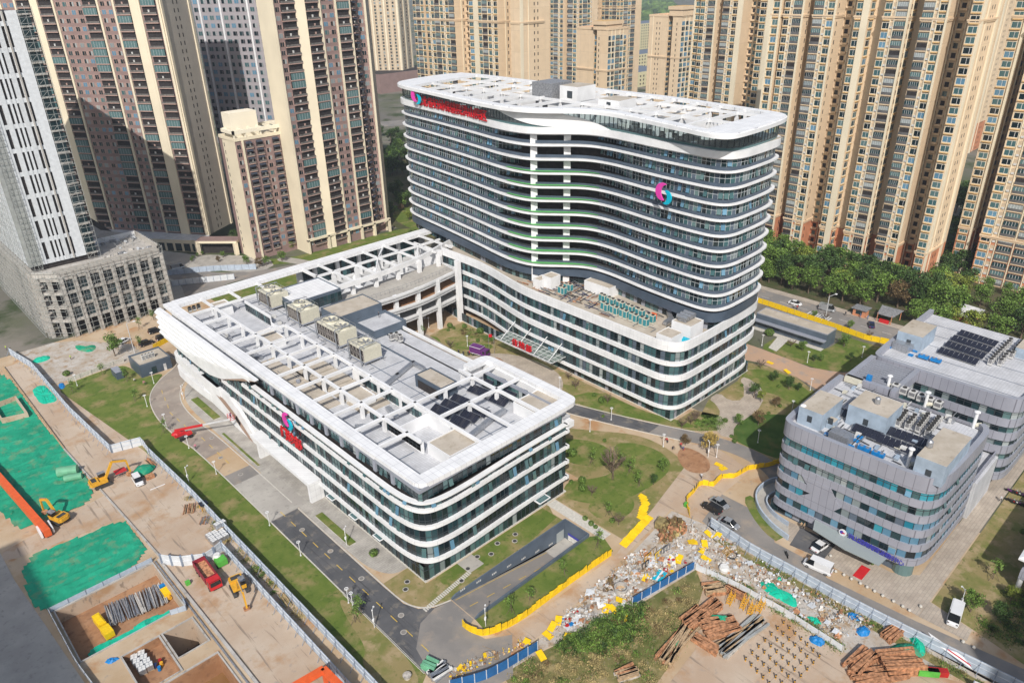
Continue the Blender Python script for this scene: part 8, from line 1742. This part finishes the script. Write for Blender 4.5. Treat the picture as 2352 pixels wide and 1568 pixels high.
# ground cover
def leaves(name,lab,poly,n,e,h,mats,seed,parent=None):
    rng=random.Random(seed); mb=MB(); xs=[p[0] for p in poly];ys=[p[1] for p in poly]; k=0; cs=[]
    def ins(x,y):
        c=False
        for i in range(len(poly)):
            a=poly[i];b=poly[i-1]
            if (a[1]>y)!=(b[1]>y) and x<(b[0]-a[0])*(y-a[1])/(b[1]-a[1])+a[0]: c=not c
        return c
    while len(cs)<max(8,n//160):
        x=rng.uniform(min(xs),max(xs));y=rng.uniform(min(ys),max(ys))
        if ins(x,y): cs.append((x,y,rng.uniform(.5,1.6),rng.choice(mats)))
    for x,y,r_,m_ in cs:
        for k in range(160):
            p=Vector((x+rng.gauss(0,r_*.6),y+rng.gauss(0,r_*.6),0)); p.z=rng.uniform(.05,h)*max(.15,1-math.hypot(p.x-x,p.y-y)/(r_*1.6)); nn=Vector((rng.gauss(0,1),rng.gauss(0,1),rng.gauss(.5,1))).normalized(); a_=nn.orthogonal().normalized();b_=nn.cross(a_);q=e*rng.uniform(.5,1.2); mb.face([p+a_*q,p+b_*q*.5,p-a_*q,p-b_*q*.5],m_)
    return tag(mb.build(name),lab,'undergrowth',kind='stuff')
leaves('weeds','dense weeds and dry grass between the blue hoardings at the bottom',[(99,56.4),(84,58.6),(64.7,63.8),(57,65),(53,52),(70,46),(84,48),(92,51)],30000,.15,.9,['leaf_b','straw','straw','leaf_a','straw','leaf_brown','straw'],71)
leaves('undergrowth','dark leafy thicket round the pond above the weeds',[(67,62.6),(72,63),(80,61),(86,58.5),(80,54),(70,58)],16000,.2,1.6,['leaf_a','leaf_b','leaf_dark'],72)
leaves('weeds','thin weeds along the grey-blue hoarding foot',[(111.4,60),(111.4,10),(110.4,10),(110.6,60)],6000,.12,.5,['leaf_b','straw','leaf_a'],73)
leaves('weeds','tall weeds along the low white hoarding',[(100.6,56.4),(102.8,48),(103,38),(102.2,29),(101.4,29),(101.9,39),(101.4,48)],7000,.16,1.0,['leaf_b','straw','leaf_a'],74)
leaves('weeds','dry yellow weeds along the site hoarding foot',[(38.2,150),(39.4,150),(39.8,100),(38.6,100)],6000,.14,.6,['straw','leaf_b','straw'],75)
leaves('groundcover','low planting in the bed at the hospital corner',smooth([(141,84),(146,80.2),(150,80),(151.4,84),(147,89)],True,1),9000,.12,.4,['leaf_a','leaf_b'],76)
leaves('groundcover','russet and green planting beside the podium wall',[(139.5,176),(141,168),(141,158),(138,160),(137,170)],7000,.12,.5,['leaf_b','leaf_brown','leaf_a','leaf_brown'],77)
leaves('hedge','hedge line before the brown tower beside the bridge wing',[(135,262),(165,263),(190,266),(190,269),(165,266),(135,265)],12000,.2,1.0,['leaf_a','leaf_dark'],78)
leaves('undergrowth','dark shrubs under the trees at the right border',[(122,14),(135,14),(140,10),(140,0),(126,2)],16000,.16,.8,['leaf_a','leaf_dark'],79)
# woods far behind the towers
mb=MB(); rng=random.Random(8)
for i in range(700):
    x=rng.uniform(1100,2200);y=x*.79+rng.uniform(-160,170); mb.blob((x,y,rng.uniform(3,8)),rng.uniform(7,14),rng.choice(['leaf_a','leaf_dark','leaf_b']),7,(1,1,.8),.25,rng)
tag(mb.build('far_wood'),'wooded park far behind the yellow blocks at the top border','woodland',kind='stuff')
# ================================================================ PEOPLE
def person_mesh(pose,top,bottom,seed):
    V={'pel':(0,0,.92),'ch':(0.02,0,1.28),'nk':(0.03,0,1.48),'hd':(0.05,0,1.66),'hl':(0,.1,.88),'kl':(.03,.12,.48),'fl':(0,.12,.06),'tl':(.14,.13,.04),'hr':(0,-.1,.88),'kr':(.0,-.12,.48),'fr':(-.06,-.12,.06),'tr':(.08,-.13,.04),
       'sl':(0,.2,1.42),'el':(.0,.27,1.14),'wl':(.1,.27,.9),'gl':(.14,.26,.8),'sr':(0,-.2,1.42),'er':(.0,-.27,1.14),'wr':(.12,-.25,.9),'gr':(.16,-.24,.8)}
    if pose=='bend':
        for k in ('ch','nk','hd','sl','sr'): x,y,z=V[k]; d=z-.92; V[k]=(d*.8+x,y,.92+d*.55)
        for k,x,z in (('el',.55,.85),('wl',.6,.55),('gl',.62,.45),('er',.55,.85),('wr',.62,.55),('gr',.64,.45)): V[k]=(x,V[k][1],z)
    if pose=='walk': V['kl']=(.16,.12,.5);V['fl']=(.22,.12,.07);V['tl']=(.36,.12,.04);V['kr']=(-.06,-.12,.48);V['fr']=(-.28,-.12,.12);V['tr']=(-.16,-.12,.04)
    if pose=='crouch':
        for k in V: x,y,z=V[k]; V[k]=(x+(.1 if z>1 else 0),y,z*.6 if z>.5 else z)
        V['kl']=(.35,.18,.5);V['kr']=(.35,-.18,.5)
    E_=[('pel','ch'),('ch','nk'),('nk','hd'),('pel','hl'),('hl','kl'),('kl','fl'),('fl','tl'),('pel','hr'),('hr','kr'),('kr','fr'),('fr','tr'),('ch','sl'),('sl','el'),('el','wl'),('wl','gl'),('ch','sr'),('sr','er'),('er','wr'),('wr','gr')]
    ks=list(V); me=bpy.data.meshes.new('person'); me.from_pydata([V[k] for k in ks],[(ks.index(a),ks.index(b)) for a,b in E_],[])
    o=bpy.data.objects.new('person_tmp',me); COL.objects.link(o); md=o.modifiers.new('s','SKIN'); o.modifiers.new('d','SUBSURF').levels=1
    rad={'pel':.15,'ch':.17,'nk':.06,'hd':.11,'hl':.1,'kl':.07,'fl':.05,'tl':.04,'hr':.1,'kr':.07,'fr':.05,'tr':.04,'sl':.08,'el':.055,'wl':.04,'gl':.045,'sr':.08,'er':.055,'wr':.04,'gr':.045}
    for i,k in enumerate(ks): me.skin_vertices[0].data[i].radius=(rad[k],rad[k]*(1.15 if k in('pel','ch') else 1)); me.skin_vertices[0].data[i].use_root=(k=='pel')
    dg=bpy.context.evaluated_depsgraph_get(); m2=bpy.data.meshes.new_from_object(o.evaluated_get(dg)); bpy.data.objects.remove(o)
    for n_ in (top,bottom,'skin','hazard'): m2.materials.append(MATS[n_])
    hz=V['nk'][2]; wz=V['pel'][2]+.02
    for p in m2.polygons:
        z=p.center[2]; arm=abs(p.center[1])>.2
        p.material_index=2 if (z>hz+.02 and not arm and abs(p.center[0]-V['hd'][0])<.2) else (0 if (z>wz or (arm and z>V['gl'][2]+.1)) else (2 if arm else (3 if z<.08 else 1)))
        if z>V['hd'][2]+.05: p.material_index=3
        p.use_smooth=True
    return m2
PM={}
for i,(F,u,v,z,pose,top,bot,lab) in enumerate(((R4,905,1050,0,'crouch','cloth_white','cloth_dark','crouching in grey on the west lawn before the plant hut'),(R4,980,1072,0,'bend','pinkish','cloth_dark','in pink bending over the west lawn'),(R4,1318,1508,0,'stand','pinkish','cloth_dark','in a red checked shirt standing at the road kerb below the boom lift'),(R5,730,868,0,'stand','cloth_dark','cloth_dark','in dark clothes, left of the handcart by the purple truck'),(R5,762,878,0,'stand','cloth_dark','cloth_dark','standing right behind the handcart'),(R5,795,878,0,'stand','cloth_dark','cloth_dark','left one of the pair at the back of the purple truck'),(R5,803,876,0,'stand','cloth_red','cloth_dark','right one of the pair at the back of the purple truck'),
 (R5,2133,1465,0,'bend','cloth_red','cloth_dark','in red bending on the path edge by the garden lamp'),(R5,2168,1510,0,'bend','cloth_dark','cloth_dark','in black with a red tool by the bare garden tree'),(R5,2222,1498,0,'stand','cloth_red','cloth_dark','in bright red in the group of gardeners'),(R5,2242,1515,0,'bend','cloth_blue','cloth_red','in blue at the right of the gardeners'),(R9,2190,350,0,'walk','cloth_white','cloth_dark','walking with a long shadow on the office side path'),(R9,182,198,0,'walk','cloth_white','cloth_dark','walking on the lane below the yellow boards'),(R9,850,530,0,'stand','wood','cloth_dark','left one of two people at the ramp foot by the office'),(R9,870,533,0,'stand','wood','cloth_dark','right one of two people at the ramp foot by the office'),(R5,195,622,18.7,'stand','cloth_dark','cloth_dark','working on the roof terrace beside the dark plant room'),(R6,1250,625,0,'stand','cloth_blue','cloth_blue','in blue uniform at the sentry booth door'),(R6,1300,635,0,'stand','cloth_blue','cloth_blue','in blue uniform right of the sentry booth'),(R6,805,560,0,'stand','cloth_white','cloth_dark','in white riding gear beside the driving white saloon'),(R6,825,570,0,'stand','cloth_red','cloth_dark','in red riding gear beside the driving white saloon'),(R6,1150,610,0,'walk','cloth_dark','cloth_dark','crossing at the far end of the zebra'),(R4,478,905,0,'stand','cloth_hivis','cloth_dark','in a bright vest on the sand near the concrete podium'),(R4,258,668,0,'stand','cloth_hivis','cloth_dark','in a bright vest beside the scaffolded corner'),(R4,45,840,0,'stand','cloth_hivis','cloth_dark','in a bright vest at the far left border'),(R4,1575,1280,5,'stand','purple','cloth_dark','working in the raised boom lift basket'))):
    if top=='pinkish' and 'pinkish' not in MATS: mat('pinkish',(.55,.22,.28),.8)
    k=(pose,top,bot)
    if k not in PM: PM[k]=person_mesh(pose,top,bot,i)
    x,y=xy(F,u,v,z)
    if z==5: x,y=58.0,167.8
    o=bpy.data.objects.new('person',PM[k]); COL.objects.link(o); o.location=(x,y,z+.06-(.35 if z==5 else 0)); o.rotation_euler=(0,0,random.uniform(0,6.28)); tag(o,'person '+lab,'person')
x,y=xy(R5,748,885); mb=MB(); mb.box(x-.5,y-.35,.4,x+.5,y+.35,.8,'hoard_blue'); mb.bar((x-.5,y,.8),(x-.9,y,1.1),.05,.5,'steel'); tag(mb.build('handcart'),'pale blue handcart between the people by the purple truck','handcart')
# flags
for i,(u,v,m_) in enumerate(((935,860,'red_sign'),(970,865,'steel'))):
    x,y=xy(R5,u,v); r=empty('flagpole',(x,y,0),('flagpole flying a red flag behind the purple truck','bare flagpole right of the red flag')[i],'flagpole'); mb=MB(); mb.tube((x,y,0),(x,y,6.5),.06,'steel',6); mb.build('pole',r)
    if i==0:
        mb=MB(); vs=[];
        for j in range(6): t=j/5; vs+=[(x+.1+t*1.2,y-.3*t+.12*math.sin(t*7),5.3-.15*t),(x+.1+t*1.2,y-.3*t+.12*math.sin(t*7+.4),6.4-.25*t)]
        mb.mesh(vs,[(2*j,2*j+2,2*j+3,2*j+1) for j in range(5)],'red_sign'); mb.build('flag',r)
# ---- thin haze over the whole place
m=bpy.data.materials.new('haze_air'); m.use_nodes=True; MATS['haze_air']=m; nt_=m.node_tree; nt_.nodes.remove(nt_.nodes['Principled BSDF']); pv=nt_.nodes.new('ShaderNodeVolumePrincipled'); pv.inputs['Density'].default_value=.0002; pv.inputs['Color'].default_value=(.8,.87,.97,1); pv.inputs['Anisotropy'].default_value=.2; nt_.links.new(pv.outputs[0],nt_.nodes['Material Output'].inputs['Volume'])
mb=MB(); mb.box(-600,-600,-9,3200,3000,140,'haze_air'); mb.build('haze',kind='stuff')
# ---- buildings outside the frame whose shadows fall into the picture
def offb(name,lab,x0,y0,x1,y1,z1):
    r=empty(name,(x0,y0,0),lab,'building'); mb=MB(); mb.box(x0,y0,0,x1,y1,z1,'beige_wall','roof_concrete'); mb.build('wall',r); w=MB()
    for z in np.arange(3,z1-2,3.2):
        w.box(x0-.05,y0+1,z,x1+.05,y1-1,z+1.5,'glass_dark'); w.box(x0+1,y0-.05,z,x1-1,y1+.05,z+1.5,'glass_dark')
    w.build('window',r)

offb('office_slab','tall slab block beside the works yard, outside the picture on the left',-112,-60,-78,85,100)
offb('office_slab','tall slab block south of the offices, outside the picture on the right',32,-125,112,-63.5,100)
